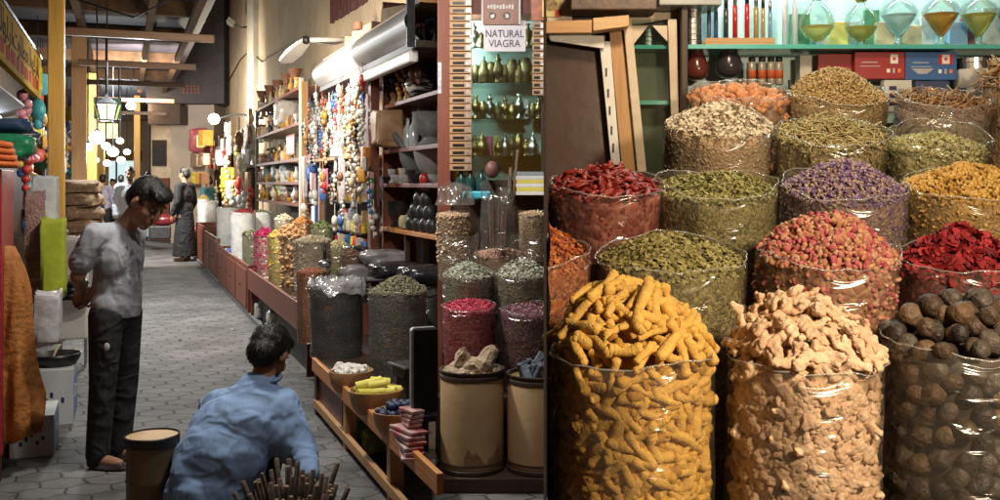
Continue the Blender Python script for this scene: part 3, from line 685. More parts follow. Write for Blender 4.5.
# under the shelf
ZL = 1.89
def cbx(px0, px1, py0, py1, Y, d, mat, label, name='carton', cat='carton'):
    a = P(px0, py1, Y); b = P(px1, py0, Y); e = E(name, label, cat, ((a.x+b.x)/2, Y+d/2, a.z))
    ww = b.x-a.x; hh = b.z-a.z
    MB().box(-ww/2, ww/2, -d/2, d/2, 0, hh).build('box', mat, e, bevel=.003); return e, ww, hh, -d/2
ZB = CAMZ-(100-184)/1000*4.8
pr = mk('print_white', (.8, .8, .78), rough=.4, bump=0); rd = mk('print_red', (.55, .03, .03), rough=.4, bump=0); gy = mk('print_grey', (.45, .45, .48), rough=.4, bump=0); yl = mk('print_orange', (.8, .25, .04), rough=.4, bump=0); nv = mk('print_navy', (.03, .03, .12), rough=.4, bump=0)
e1, w1, h1, y1 = cbx(855, 905, 52, 79, 4.80, .14, mk('red_card', (.33, .035, .035), (.27, .025, .03), rough=.4, bump=.03), 'red carton with a white badge under the glass shelf')
e2, w2, h2, y2 = cbx(905.6, 957, 52, 80, 4.80, .14, mk('blue_card', (.05, .14, .36), (.04, .11, .30), rough=.4, bump=.03), 'blue carton with a red and white badge under the glass shelf')
def leaf(m, cx, cz, s, y):
    pts = [(0, -1), (.1, -.4), (.7, -.5), (.55, -.15), (1, .2), (.6, .35), (.5, .6), (.2, .45), (.25, .9), (0, 1.1), (-.25, .9), (-.2, .45), (-.5, .6), (-.6, .35), (-1, .2), (-.55, -.15), (-.7, -.5), (-.1, -.4)]
    M = Matrix.Translation((cx, y, cz)) @ Matrix.Rotation(R(90), 4, 'X')
    m.prism([(a*s, b*s) for a, b in pts], 0, .0012, 0, M)
def plate(e, name, mat, x0, x1, z0, z1, y, t=.0012): return MB().box(x0, x1, y-t, y-.0001, z0, z1).build(name, mat, e)
for e, ww, hh, y, inner in ((e1, w1, h1, y1, rd), (e2, w2, h2, y2, rd)):
    cx = ww*.28; cz = hh*.74
    if e is e2: plate(e, 'badge', rd, cx-.034, cx+.034, cz-.024, cz+.024, y)
    plate(e, 'badge_field', pr, cx-.018, cx+.018, cz-.022, cz+.022, y-.0016); m = MB(); leaf(m, cx, cz, .011, y-.003); m.build('badge_leaf', rd, e)
    plate(e, 'mark', pr, cx-.035, cx-.019, hh*.24, hh*.38, y); plate(e, 'mark', gy, cx-.006, cx+.004, hh*.22, hh*.40, y); plate(e, 'mark', yl, cx+.018, cx+.032, hh*.24, hh*.38, y)
    plate(e, 'text_line', gy, -ww*.36, -ww*.05, hh*.60, hh*.64, y); plate(e, 'text_line', gy, -ww*.40, 0, hh*.46, hh*.49, y)
M = Matrix.Translation((-w2*.17, y2-.0001, h2*.32)) @ Matrix.Rotation(R(90), 4, 'X')
MB().prism([(-.055, .012), (.055, .012), (.02, -.014), (-.02, -.014)], 0, .0014, 0, M).build('emblem', gy, e2)
for px0, px1, py0, py1, col, lab in ((800, 812, 55, 80, (.5, .47, .40), 'beige carton edge left of the seed sack'), (818, 852, 54, 70, (.35, .03, .03), 'dark red carton behind the heaped seed')):
    cbx(px0, px1, py0, py1, 4.86, .1, mk('card%d' % px0, col, rough=.5, bump=.03), lab)
e3, w3, h3, y3 = cbx(884, 912, 80, 112, 4.74, .05, mk('white_card', (.62, .62, .55), rough=.5, bump=.03), 'white carton with dark printed blocks below the red carton')
for k in range(3): plate(e3, 'print_block', nv, -w3*.32, -w3*.05, h3*(.2+.24*k), h3*(.33+.24*k), y3)
cbx(916, 950, 81, 112, 4.75, .05, mk('navy_card', (.05, .07, .16), rough=.4, bump=.03), 'navy carton under the blue carton')
for px, lab in ((974, 'round steel tin with a white label under the amber bottle'), (1003, 'round steel tin cut by the right edge')):
    b = P(px, 95, 4.85); e = E('steel_tin', lab, 'tin', b, 0, 'round steel tins'); 
    MB().lathe([(.001, 0), (.088, 0), (.09, .004), (.09, .15), (.094, .152), (.094, .172), (.09, .176), (.001, .176)], 32).build('tin', M_steel, e, False, .0)
    m = MB(); m.lathe([(.0912, .03), (.0912, .12)], 32); o = m.build('label', pr, e, True)
    o.data.polygons.foreach_set('use_smooth', [True]*len(o.data.polygons))
VP = [(.03, 0), (.055, .02), (.06, .06), (.04, .11), (.028, .14), (.038, .165), (.001, .165)]
for px, py, c, lab, s in ((697, 80, (.10, .025, .02), 'dark red lacquer vase at the left end of the cabinet', 1.0), (729, 78, (.035, .03, .035), 'black pot with a wide mouth beside the lacquer vase', 1.1)):
    b = P(px, py, 4.84); lath('vase', [(r*s, z*s) for r, z in VP], mk('lacq%d' % px, c, rough=.2, bump=.05), lab, 'vase', b)
for i, px in enumerate((752, 762, 771, 779)):
    b = P(px, 85, 4.83); e = E('spice_jar', ('leftmost', 'second', 'third', 'rightmost')[i]+' small jar with an orange band in the row by the resin sack', 'jar', b, 0, 'small banded jars')
    MB().lathe([(.018, 0), (.02, .006), (.02, .10), (.014, .112)], 16).build('body', mk('jar_body', (.28, .25, .20), rough=.2), e, True)
    MB().lathe([(.0206, .03), (.0206, .07)], 16).build('band', mk('jar_band', (.55, .12, .04), rough=.4), e, True)
    MB().lathe([(.0165, .1125), (.0165, .135), (.001, .135)], 16).build('lid', M_iron, e, True)
o = MB().tube([P(789, 80, 4.55), P(790, 95, 4.55), P(788, 112, 4.55)], .006, 8).build('tag_cord', M_dark); tag(o, 'dark cord hanging between the resin and seed sacks', 'cord')

# --- joinery left of the cabinet
bk = MB(); a = P(548, 160, 4.9); b = P(622, 40, 4.9); bk.box(.006, b.x, 4.90, 4.93, 1.2, 2.66)
o = bk.build('brown_board', mk('glossy_brown_board', (.075, .036, .024), (.05, .024, .017), scale=2.5, rough=.3, bump=.12, bscale=6)); tag(o, 'glossy dark brown board panel above the chilli sack', 'board')
br = E('shelf_bracket', 'white slotted shelf bracket with a tapering arm, left of the pale batten', 'bracket', (0, 0, 0))
a = P(599, 42, 4.84); b = P(612, 165, 4.84); 
m = MB(); M = Matrix.Translation((0, 4.845, 0)) @ Matrix.Rotation(R(90), 4, 'X')
m.prism([(a.x, a.z), (P(610, 42, 4.84).x, a.z), (P(620, 170, 4.84).x, b.z), (P(611, 170, 4.84).x, b.z)], 0, .03, 0, M); m.build('upright', M_white, br, bevel=.003)
for t in (.25, .42, .56, .72, .86):
    c = Vector((a.x+(P(606, 0, 4.84).x-a.x)*.35+t*.055+.008, 4.812, a.z+(b.z-a.z)*t)); MB().cbox(c, (.008, .006, .040)).build('slot', M_black, br)
M2 = Matrix.Translation((0, 4.82, 0)) @ Matrix.Rotation(R(90), 4, 'X')
m = MB(); m.prism([(P(549, 0, 4.8).x, P(0, 34, 4.8).z), (P(604, 0, 4.8).x, P(0, 36, 4.8).z), (P(604, 0, 4.8).x, P(0, 49, 4.8).z), (P(550, 0, 4.8).x, P(0, 41, 4.8).z)], 0, .03, 0, M2); m.build('arm', M_white, br, bevel=.003)
M3 = Matrix.Translation((0, 4.80, 0)) @ Matrix.Rotation(R(90), 4, 'X')
o = MB().prism([(P(546, 0, 4.75).x, P(0, 22.5, 4.75).z), (P(592, 0, 4.75).x, P(0, 21, 4.75).z), (P(592, 0, 4.75).x, P(0, 34, 4.75).z), (P(546, 0, 4.75).x, P(0, 34.5, 4.75).z)], 0, .09, 0, M3).build('wooden_batten', M_wpaleh, bevel=.003); tag(o, 'orange wooden batten with a dark knot lying on the bracket arm', 'batten')
o = MB().prism([(P(592.5, 0, 4.75).x, P(0, 20, 4.75).z), (P(628, 0, 4.75).x, P(0, 17, 4.75).z), (P(628, 0, 4.75).x, P(0, 28, 4.75).z), (P(592.5, 0, 4.75).x, P(0, 33, 4.75).z)], 0, .11, 0, M3).build('wooden_batten', wood('light_wood', (.58, .38, .19), (.48, .29, .13), axis=0), bevel=.003); tag(o, 'lighter wooden batten crossing in front of the white rail', 'batten')
M4 = Matrix.Translation((0, 4.87, 0)) @ Matrix.Rotation(R(90), 4, 'X')
o = MB().prism([(P(608.5, 0, 4.86).x, P(0, 28, 4.86).z), (P(622, 0, 4.86).x, P(0, 28, 4.86).z), (P(636, 0, 4.86).x, P(0, 175, 4.86).z), (P(622, 0, 4.86).x, P(0, 175, 4.86).z)], 0, .04, 0, M4).build('wooden_post', M_wpale, bevel=.003); tag(o, 'upright pale brown wooden post between the bracket and the white frame', 'post')
gp = E('glass_side_case', 'narrow glass fronted side case in a white frame left of the dark corner post', 'case', (0, 0, 0))
M5 = Matrix.Translation((0, 4.84, 0)) @ Matrix.Rotation(R(90), 4, 'X')
def xz(px, py, Y=4.82): q = P(px, py, Y); return (q.x, q.z)
MB().prism([xz(622.5, 20), xz(631, 20), xz(646, 172), xz(637, 172)], 0, .05, 0, M5).build('frame_post', M_cream, gp, bevel=.003)
MB().prism([xz(667, 20), xz(676, 20), xz(679, 172), xz(672, 172)], 0, .05, 0, M5).build('frame_post', M_cream, gp, bevel=.003)
for pts in ([xz(631, 26), xz(648, 26), xz(633, 45)], [xz(667, 26), xz(652, 26), xz(667, 42)]):
    MB().prism(pts[::-1] if pts[0][0] < pts[1][0] else pts, .005, .035, 0, M5).build('corner_gusset', M_cream, gp)
m = MB(); m.prism([xz(631, 20), xz(667, 20), xz(672, 172), xz(646, 172)][::-1], .02, .026, 0, M5); m.build('pane', clear('case_glass', (.82, .9, .86), .68, .06), gp)
MB().box(xz(630, 0)[0], xz(676, 0)[0], 4.99, 5.02, 1.6, 2.6).build('back', mk('case_lining', (.20, .17, .12), (.13, .11, .08), scale=4, rough=.6, bump=.1), gp)
for py in (46, 102): MB().box(xz(632, 0)[0], xz(672, 0)[0], 4.85, 4.985, xz(0, py+2)[1], xz(0, py-2)[1]).build('shelf', mk('teal_glass_edge', (.1, .46, .42)), gp)
for i in range(4):
    o = MB().lathe([(.001, 0), (.04, 0), (.042, .003), (.042, .020), (.001, .02)], 20).build('round_tin', M_steel, loc=(xz(650, 0)[0], 4.92, xz(0, 44)[1]+.001+i*.0215), rot=(0, 0, 0)); tag(o, 'dull round tin stacked inside the glass side case', 'tin', 'tins inside the side case')
# top rail and crates above
o = MB().box(.01, P(572, 0, 4.86).x, 4.86, 4.89, P(0, 22, 4.86).z-.0, P(0, -12, 4.86).z).build('cream_panel', M_cream); o.name = 'label_board'; tag(o, 'cream board behind the small square label at the top of the sack stall', 'board')
ls = E('label_card', 'small yellow card with a dark round stamp at the top left of the sack stall', 'label', (P(551, 4, 4.84).x, 4.855, P(0, 4, 4.84).z))
MB().box(-.042, .05, -.003, 0, -.06, .06).build('card', mk('yellow_card', (.6, .5, .2), (.5, .4, .15)), ls)
m = MB(); m.lathe([(.001, .0), (.032, .0), (.032, .0015), (.001, .0015)], 28, 0, Matrix.Rotation(R(90), 4, 'X') @ Matrix.Translation((0, 0, .0035))); m.build('stamp', mk('stamp', (.10, .03, .02), (.4, .3, .12), scale=60, bump=0), ls)
MB().box(.018, .05, -.0045, -.0031, -.06, -.025).build('red_corner', rd, ls)
o = MB().prism([xz(572, 20), xz(720, 1.5), xz(720, 8), xz(640, 22), xz(572, 24)], 0, .04, 0, Matrix.Translation((0, 4.93, 0)) @ Matrix.Rotation(R(90), 4, 'X')).build('white_rail', M_cream, bevel=.002); tag(o, 'cream painted top rail rising to the right above the glass case', 'rail')
o = MB().box(P(571, 0, 4.66).x, P(657, 0, 4.66).x, 4.66, 4.85, P(0, 9.5, 4.66).z, P(0, -16, 4.66).z).build('box', mk('rusty_tin_box', (.16, .10, .07), (.06, .04, .035), scale=9, rough=.5, bump=.2), bevel=.006); o.name = 'tin_box'; tag(o, 'long rusty brown tin box lying on the cream rail', 'box')
o = MB().box(P(659, 0, 4.68).x, P(722, 0, 4.68).x, 4.68, 4.85, P(0, 5, 4.68).z, P(0, -18, 4.68).z).build('tray_box', mk('grey_tray', (.40, .42, .42), (.25, .26, .27), scale=7, rough=.35, bump=.1), bevel=.006); tag(o, 'grey film wrapped box beside the rusty tin box', 'box')
# unseen lamps added above the frame to light the stall and niche
def unseen_shade_lamp(name, loc, label, top=3.6, r=.2):
    e = E(name, label, 'lamp', loc, 0, 'unseen shade lamps added over the stalls')
    MB().lathe([(.03, .20), (.05, .17), (r, .03), (r+.01, .02), (r-.005, .028), (.045, .16), (.001, .175)], 28).build('shade', M_iron, e, True)
    MB().ell((0, 0, .085), .035).build('bulb', glow('bulb_glow', (1, .85, .6), 4), e, True)
    MB().tube([(0, 0, .19), (0, 0, top-loc[2])], .006, 6).build('cord', M_black, e)
unseen_shade_lamp('unseen_shade_lamp', (1.45, .60, 2.41), 'unseen hanging shade lamp over the front of the sack stall')
unseen_shade_lamp('unseen_shade_lamp', (.62, 3.3, 3.16), 'unseen hanging shade lamp added over the middle of the sack stall')
unseen_shade_lamp('unseen_shade_lamp', (-.42, 4.5, 3.2), 'unseen hanging shade lamp added over the narrow niche')
# ============================================================ MIDDLE: the narrow niche with drums, sacks and a glass cabinet
o = MB().box(-.562, .9, 5.165, 6.85, 0, .079).build('step', wood('step_wood', (.075, .04, .028), (.04, .022, .016), axis=0), bevel=.006); tag(o, 'low dark wooden step under the two tan drums', 'step')
M_drum = mk('tan_drum_paint', (.60, .44, .25), (.47, .31, .16), scale=4, rough=.55, bump=.08, bscale=30)
def drum(px, py, rpx, Y, zb, label, seed):
    r = rpx/1000*Y; c = P(px, py, Y); h = c.z-zb; e = E('drum', label, 'drum', (c.x, Y, zb), seed, 'tan metal drums on the wooden step')
    MB().lathe([(r*.97, .018), (r*.985, .05), (r*.985, h-.045), (r*.97, h-.02), (r*.93, h-.02), (r*.93, h*.6), (.001, h*.6)], 48).build('body', M_drum, e, True)
    MB().lathe([(.001, 0), (r*.985, 0), (r*1.01, .006), (r*1.01, .022), (r*.975, .026), (r*.975, .042), (r, .048), (r*.99, .056)], 48).build('base_ring', mk('rusty_ring', (.07, .045, .03), (.03, .02, .015), rough=.6), e)
    MB().lathe([(r*.98, h-.05), (r*1.005, h-.044), (r*1.005, h-.028), (r*.985, h-.022), (r*.99, h-.014), (r*1.02, h-.006), (r*1.02, h), (r*.95, h), (r*.93, h-.02)], 48).build('rim_ring', mk('rusty_ring', (.07, .045, .03)), e)
    m = MB(); pts = []
    for k in range(26):
        a = -1.75+k*.135; pts.append((a, .10+.035*math.sin(k*.9+seed)+.02*math.sin(k*2.3)))
    v = []
    for a, z in pts: v += [(r*.9875*math.cos(a), r*.9875*math.sin(a), .056), (r*.9875*math.cos(a), r*.9875*math.sin(a), z)]
    m.add(v, [(2*k, 2*k+2, 2*k+3, 2*k+1) for k in range(len(pts)-1)]); m.build('rust_stain', mk('drum_rust', (.20, .115, .055), (.34, .21, .11), scale=18, rough=.8, bump=.3), e, True)
    return e, r, h
rockm = mk('pale_rock', (.50, .40, .28), (.20, .13, .08), scale=14, rough=.85, bump=.6, contrast=.8)
def rockmesh(i, s, mat, el=(1, 1, 1)):
    rg = random.Random(i); m = MB(); m.ell((0, 0, 0), (s*el[0], s*el[1], s*el[2]), None, 12, 9)
    f = [(rg.uniform(.6, 1.4), rg.uniform(0, 6)) for _ in range(6)]
    m.v = [tuple(Vector(v)*(1+.2*math.sin(v[0]/s*2.6*f[0][0]+f[0][1])+.16*math.sin(v[1]/s*3.4*f[1][0]+f[1][1])+.12*math.sin(v[2]/s*4.3+f[2][1])+.08*math.sin((v[0]+v[1])/s*7+f[3][1]))) for v in m.v]
    o = m.build('rock', mat, None, False); d = o.data; bpy.data.objects.remove(o); return d
e, r, h = drum(472, 368, 32, 5.35, .08, 'left tan drum with rusty foot, filled with pale resin rocks', 0)
RM = [rockmesh(i, .05, rockm) for i in range(5)]
def rocks(c, n, rr, z, meshes, name, label, cat, group, zz=.03, sc=(.7, 1.2)):
    for k in range(n):
        a = k*2.399; q = math.sqrt((k+.5)/n)*rr
        o = bpy.data.objects.new(name, meshes[k % len(meshes)]); COL.objects.link(o)
        o.location = (c[0]+q*math.cos(a), c[1]+q*math.sin(a), z+random.uniform(0, zz)*(1.2-q/rr)); o.rotation_euler = (random.uniform(0, 6), random.uniform(0, 6), random.uniform(0, 6)); s = random.uniform(*sc); o.scale = (s, s, s)
        tag(o, label, cat, group)
cx, cy_ = P(472, 368, 5.35).x, 5.35
rocks((cx, cy_), 16, .115, .59, RM, 'resin_rock', 'rough pale rock among those filling the left drum', 'rock', 'pale rocks in the left drum')
for dx, dy, s, lab in ((-.055, -.02, 1.35, 'largest upright pale rock at the left of the drum'), (.07, -.04, 1.3, 'tall leaning pale rock at the right of the left drum')):
    o = bpy.data.objects.new('resin_rock', rockmesh(30+int(s*100), .058, rockm, (1, .8, 1.3))); COL.objects.link(o); o.location = (cx+dx, cy_+dy, .655); o.rotation_euler = (.3, .5*(1 if dx > 0 else -1), s); tag(o, lab, 'rock', 'pale rocks in the left drum')
MB().lathe([(.001, .0), (.155, .0), (.001, .01)], 24).build('fill', rockm, e, loc=(0, 0, .50))
e2d, r, h = drum(541, 372, 34, 5.36, .08, 'right tan drum filled with dark blue grey bars', 1.1)
MB().lathe([(.001, .0), (.16, .0), (.001, .01)], 24).build('fill', M_iron, e2d, loc=(0, 0, .47))
barm = mk('blue_grey_bar', (.10, .125, .16), (.05, .065, .085), scale=10, rough=.5, bump=.3)
bm = MB().box(-.065, .065, -.02, .02, -.018, .018).build('t', barm); bmod = bm.modifiers.new('b', 'BEVEL'); bmod.width = .006; bpy.context.view_layer.update(); BME = evalmesh(bm); bpy.data.objects.remove(bm); BME.name = 'bar'
rocks((P(541, 0, 5.36).x, 5.36), 24, .115, .575, [BME], 'incense_bar', 'blue grey incense bar among those heaped in the right drum', 'incense bar', 'dark bars in the right drum', .07, (.8, 1.1))

gm = 'clear sacks in the narrow niche'
def nspice(px, py, rpx, Y, h, label, cols, packed, kind, n, size, **k):
    return spice(px, py, rpx, Y, R(6), label, cols, packed, kind, n, size, h=h, group=gm, **k)
for (y0, y1, z) in ((5.53, 5.84, .42), (5.845, 6.12, .62), (6.125, 6.38, .95)):
    o = MB().box(-.60+.0, .6, y0, y1, .0795 if y0 == 5.53 else .08, z).build('riser_box', M_wdark); tag(o, {.42: 'front low dark riser under the red sack', .62: 'middle dark riser under the pale green sacks', .95: 'rear tall dark riser under the grain bags'}[z], 'riser', 'dark risers in the niche')
nspice(469, 305, 26, 5.69, .47, 'small clear sack of bright crimson petals', [(.38, .02, .05), (.52, .04, .09), (.60, .12, .18), (.44, .03, .06)], [(.22, .015, .03), (.42, .03, .06), (.50, .10, .12)], 'leaf', 1500, .017, mound=.04, lip=.01, seed=21, side=1300)
nspice(528, 308, 28, 5.69, .47, 'small clear sack of dark purple mixed petals', [(.10, .03, .05), (.22, .06, .09), (.30, .16, .18), (.35, .28, .28)], [(.07, .02, .03), (.16, .05, .06), (.24, .12, .12)], 'leaf', 1500, .016, mound=.035, lip=.015, seed=22, side=1300)
nspice(468, 273, 25, 5.99, .46, 'small clear sack of pale sage leaves, left of two', [(.25, .27, .20), (.40, .42, .33), (.50, .52, .43), (.18, .19, .12)], [(.10, .10, .06), (.2, .18, .11), (.3, .27, .18)], 'leaf', 1100, .022, mound=.075, lip=.012, seed=23, side=700)
nspice(523, 272, 27, 5.99, .46, 'small clear sack of pale sage leaves, right of two', [(.25, .27, .20), (.40, .42, .33), (.50, .52, .43), (.18, .19, .12)], [(.10, .10, .06), (.2, .18, .11), (.3, .27, .18)], 'leaf', 1100, .022, mound=.085, lip=.012, seed=24, side=700)
nspice(453, 213, 16, 6.25, .42, 'open clear bag of pale wood chips at the left of the niche', [(.40, .27, .16), (.52, .37, .24), (.32, .2, .1)], [(.3, .19, .1), (.42, .29, .18), (.5, .36, .24)], 'chunk', 700, .018, mound=.015, lip=.02, seed=25, side=300)
nspice(533, 212, 14, 6.25, .42, 'open clear bag of pale grain below the stacked books', [(.40, .28, .15), (.52, .38, .22), (.34, .22, .11)], [(.3, .2, .1), (.42, .3, .18), (.5, .38, .24)], 'seed', 900, .018, mound=.02, lip=.02, seed=26, side=300)
nspice(499, 252, 24, 6.2, .36, 'open bag of pinkish root slices between the sage sacks', [(.40, .24, .18), (.52, .34, .26), (.34, .18, .12)], [(.3, .2, .14), (.4, .28, .2)], 'chunk', 500, .022, mound=.03, lip=.02, seed=27)
# tall crumpled clear bags standing up out of the goods
def upbag(px, py0, py1, rpx, Y, label, mat, seed, fill=None):
    c = P(px, py1, Y); h = (py1-py0)/1000*Y; r = rpx/1000*Y; rg = random.Random(seed)
    e = E('plastic_bag', label, 'plastic bag', c, 0, 'crumpled upright plastic bags in the niche'); n = 40; V = []; F = []
    ph = [rg.uniform(0, 6) for _ in range(6)]
    for i in range(13):
        t = i/12
        for k in range(n):
            a = 2*math.pi*k/n; q = r*(1-.18*t)*(1+.12*math.sin(3*a+ph[0]+2*t)*t+.10*math.sin(5*a+ph[1]-3*t)+.06*math.sin(9*a+ph[2]+6*t))
            V.append((q*math.cos(a), .6*q*math.sin(a), h*t*(1+.10*math.sin(2*a+ph[3])*t+.05*math.sin(5*a+ph[4])*t)))
    for i in range(12):
        for k in range(n):
            q = (i*n+k, i*n+(k+1) % n, (i+1)*n+(k+1) % n, (i+1)*n+k); F += [(q[0], q[1], q[2]), (q[0], q[2], q[3])]
    trimesh('bag', np.array(V), np.array(F), mat, e, True)
    if fill:
        for k in range(14):
            a = rg.uniform(0, 6.28); q = r*.55*math.sqrt(rg.random()); L = h*rg.uniform(.55, .95)
            MB().tube([(q*math.cos(a), .5*q*math.sin(a), .01), (q*math.cos(a)*1.2, .5*q*math.sin(a), L*.5), (q*math.cos(a)*1.5, .6*q*math.sin(a), L)], [.008, .007, .004], 6).build('stick', fill, e)
    return e
bark = mk('bark', (.16, .09, .05), (.07, .04, .025), scale=30, rough=.8, bump=.5)
upbag(455, 184, 205, 18, 6.24, 'crumpled brown film bag of bark above the wood chips', M_film2, 3, bark)
upbag(497, 186, 250, 17, 6.05, 'tall grey film bag of dark sticks in the centre of the niche', M_filmg, 4, bark)
upbag(461, 236, 264, 19, 6.1, 'open film collar rising above the left sage sack', M_film, 6)
upbag(522, 234, 262, 25, 6.13, 'open film collar rising above the right sage sack', M_film, 7)
for px, px2, py0, lab in ((513, 518, 150, 'long dark cane leaning against the glass, longer of two'), (508, 511, 168, 'short dark cane beside the longer one')):
    o = MB().tube([P(px, 205, 6.3), P((px+px2)/2, (205+py0)/2, 6.33), P(px2, py0, 6.37)], .011, 8).build('cane', bark, None, True); tag(o, lab, 'cane', 'canes leaning on the niche cabinet')

# cabinet
nc = E('glass_cabinet', 'tall red brown cabinet with green tinted glass shelves in the narrow niche', 'cabinet', (0, 0, 0))
MB().box(P(437.5, 0, 6.4).x, P(451, 0, 6.4).x, 6.40, 6.72, .08, 3.2).build('left_post', M_wred, nc, bevel=.004)
MB().box(P(451, 0, 6.4).x, .6, 6.41, 6.72, CAMZ+.170*6.4, 3.2).build('header', M_wred, nc, bevel=.004)
MB().box(P(451, 0, 6.4).x, .6, 6.68, 6.74, .08, 3.2).build('back_panel', mk('pale_green_lining', (.70, .80, .76), (.55, .66, .62), scale=4, rough=.3, bump=.03), nc)
MB().box(P(451, 0, 6.4).x, .6, 6.42, 6.66, .9, CAMZ+.004*6.4).build('base_cupboard', M_wdark, nc)
MB().box(P(541, 0, 6.4).x, P(552, 0, 6.4).x, 6.405, 6.43, CAMZ, 3.1).build('right_post', M_wdark, nc)
MB().box(-.650, -.628, 6.48, 6.52, 1.6, 2.92).build('strip_lamp', glow('strip_glow2', (.9, 1, .97), 3.5), nc)
SHY = [48, 83.5, 119, 156]
for py in SHY:
    z = CAMZ-(py-184)/1000*6.45; MB().box(P(452, 0, 6.45).x, .1, 6.45, 6.675, z-.012, z).build('shelf', M_shelfglass, nc)
MB().box(P(452, 0, 6.4).x, .1, 6.425, 6.431, CAMZ+.03, 2.9).build('door_pane', clear('door_glass', (.88, .97, .94), .85, .03), nc)
def brass_kind(k):
    if k == 0: return [(.034, 0), (.036, .01), (.016, .022), (.014, .035), (.04, .06), (.047, .085), (.036, .12), (.016, .14), (.02, .155), (.026, .165), (.01, .175), (.007, .2), (.001, .205)]
    if k == 1: return [(.045, 0), (.047, .008), (.045, .03), (.05, .04), (.052, .09), (.03, .12), (.034, .13), (.018, .16), (.008, .17), (.009, .19), (.001, .2)]
    if k == 2: return [(.03, 0), (.03, .01), (.012, .03), (.02, .06), (.036, .09), (.04, .12), (.02, .15), (.012, .18), (.022, .2), (.001, .205)]
    return [(.036, 0), (.038, .05), (.042, .055), (.042, .13), (.036, .14), (.03, .17), (.001, .18)]
br_d = mk('old_brass', (.28, .19, .09), (.10, .07, .04), scale=30, rough=.4, bump=.3, metal=.7)
def brassware(px, py, Y, k, label, mat, group, s=1, spout=False):
    b = P(px, py, Y); e = E('metal_pot', label, 'metal pot', (b.x, Y, b.z+.001), random.uniform(0, 6) if not spout else 0, group)
    MB().lathe([(r*s, z*s) for r, z in brass_kind(k)], 20).build('body', mat, e, True)
    if spout:
        MB().tube([(.04*s, 0, .07*s), (.07*s, 0, .09*s), (.085*s, 0, .14*s)], [.012*s, .009*s, .006*s], 8).build('spout', mat, e, True)
        MB().tube([(-.036*s, 0, .12*s), (-.07*s, 0, .11*s), (-.07*s, 0, .07*s), (-.043*s, 0, .055*s)], .005*s, 8).build('handle', mat, e, True)
ordn = ('first', 'second', 'third', 'fourth', 'fifth', 'sixth', 'seventh', 'eighth', 'ninth')
for j, (py, xs, mat, nm, s) in enumerate(((83, (476, 484, 491, 498, 505, 512, 519, 526, 533), br_d, 'dark carved brass figure', .84), (119, (476, 483, 490, 498, 505, 512, 519, 533, 539), M_brass, 'lidded metal pot', .72), (156, (475, 482, 498, 505, 512, 519, 526, 533), M_brass, 'metal coffee pot', .74), (48, (474, 481, 528, 535), br_d, 'old brass flask', .75))):
    for i, px in enumerate(xs):
        brassware(px, py, 6.54, (0, 1, 2, 3, 0, 1)[(i+j*2) % 6] if j != 0 else (3, 1, 3, 0, 3)[i % 5], '%s, %s from the left on its glass shelf' % (nm, ordn[i]), (mat, mat, br_d, M_steel if j else br_d)[(i*3+j) % 4], ('carved figures', 'lidded metal pots', 'metal coffee pots', 'old flasks')[j], s*(.8, 1.05, .92, 1.12)[(i*5+j) % 4], j > 0 and i % 3 != 1)
for px, c, lab in ((483, (.75, .68, .15), 'yellow and white carton on the third glass shelf'), (489, (.65, .12, .35), 'pink carton beside the yellow one in the niche cabinet'), (496, (.6, .55, .2), 'olive carton beside the pink one'), (524, (.8, .8, .8), 'white carton with coloured print among the brass pots')):
    b = P(px, 156 if px < 500 else 119, 6.62); o = MB().box(-.028, .028, -.015, .015, 0, .13).build('carton', mk('nc%d' % px, c, tuple(x*.6 for x in c), scale=25, rough=.4, bump=0), loc=(b.x, 6.62, b.z+.001), bevel=.002); tag(o, lab, 'carton')
# paper sign and printed board
sg = E('paper_sign', 'white paper sign with two lines of dark capitals taped inside the niche cabinet', 'sign', P(504.5, 36, 6.36), 0, rot=(0, 0, 0))
MB().box(-.133, .133, 0, .002, -.098, .098).build('paper', mk('sign_paper', (.60, .585, .63), (.50, .485, .53), rough=.6, bump=.02), sg)
inkm = mk('sign_ink', (.06, .06, .09), rough=.6, bump=0)
text('NATURAL', 'lettering', .068, inkm, sg, (0, -.002, .012), (R(90), 0, 0), .0006, sx=.80)
text('VIAGRA', 'lettering', .068, inkm, sg, (0, -.002, -.050), (R(90), 0, 0), .0006, sx=.84)
bd = E('printed_board', 'brown printed board with pale round motifs above the paper sign', 'sign', P(502, 8, 6.35))
MB().box(-.125, .115, 0, .012, -.105, .12).build('board', mk('brown_print', (.22, .10, .06), (.17, .075, .045), rough=.4), bd, bevel=.002)
pale = mk('pale_print', (.55, .52, .48), rough=.4, bump=0)
for i, (x, z) in enumerate(((-.06, -.05), (.03, -.05), (-.06, .075), (.03, .075))):
    MB().lathe([(.001, 0), (.024, 0), (.024, .0012), (.001, .0012)], 18, 0, Matrix.Translation((x, -.0002, z)) @ Matrix.Rotation(R(90), 4, 'X')).build('motif', mk('motif_dark', (.07, .045, .035), rough=.5, bump=0), bd)
    MB().prism([(-.012, -.012), (.002, -.016), (.014, .0), (.006, .015), (-.004, .004), (-.014, .008)], 0, .0010, 0, Matrix.Translation((x, -.0016, z)) @ Matrix.Rotation(R(90), 4, 'X') @ Matrix.Rotation(i*1.3, 4, 'Z')).build('motif_leaf', pale, bd)
m = MB()
for k in range(9): m.cbox((-.085+k*.019, -.001, .008+.002*math.sin(k*3)), (.013, .0015, .018+.006*(k % 3)))
m.build('text_strip', pale, bd)
for x0, x1 in ((-.130, -.120), (.107, .118)): MB().box(x0, x1, -.004, -.001, -.105, .12).build('edge_strip', pale, bd)
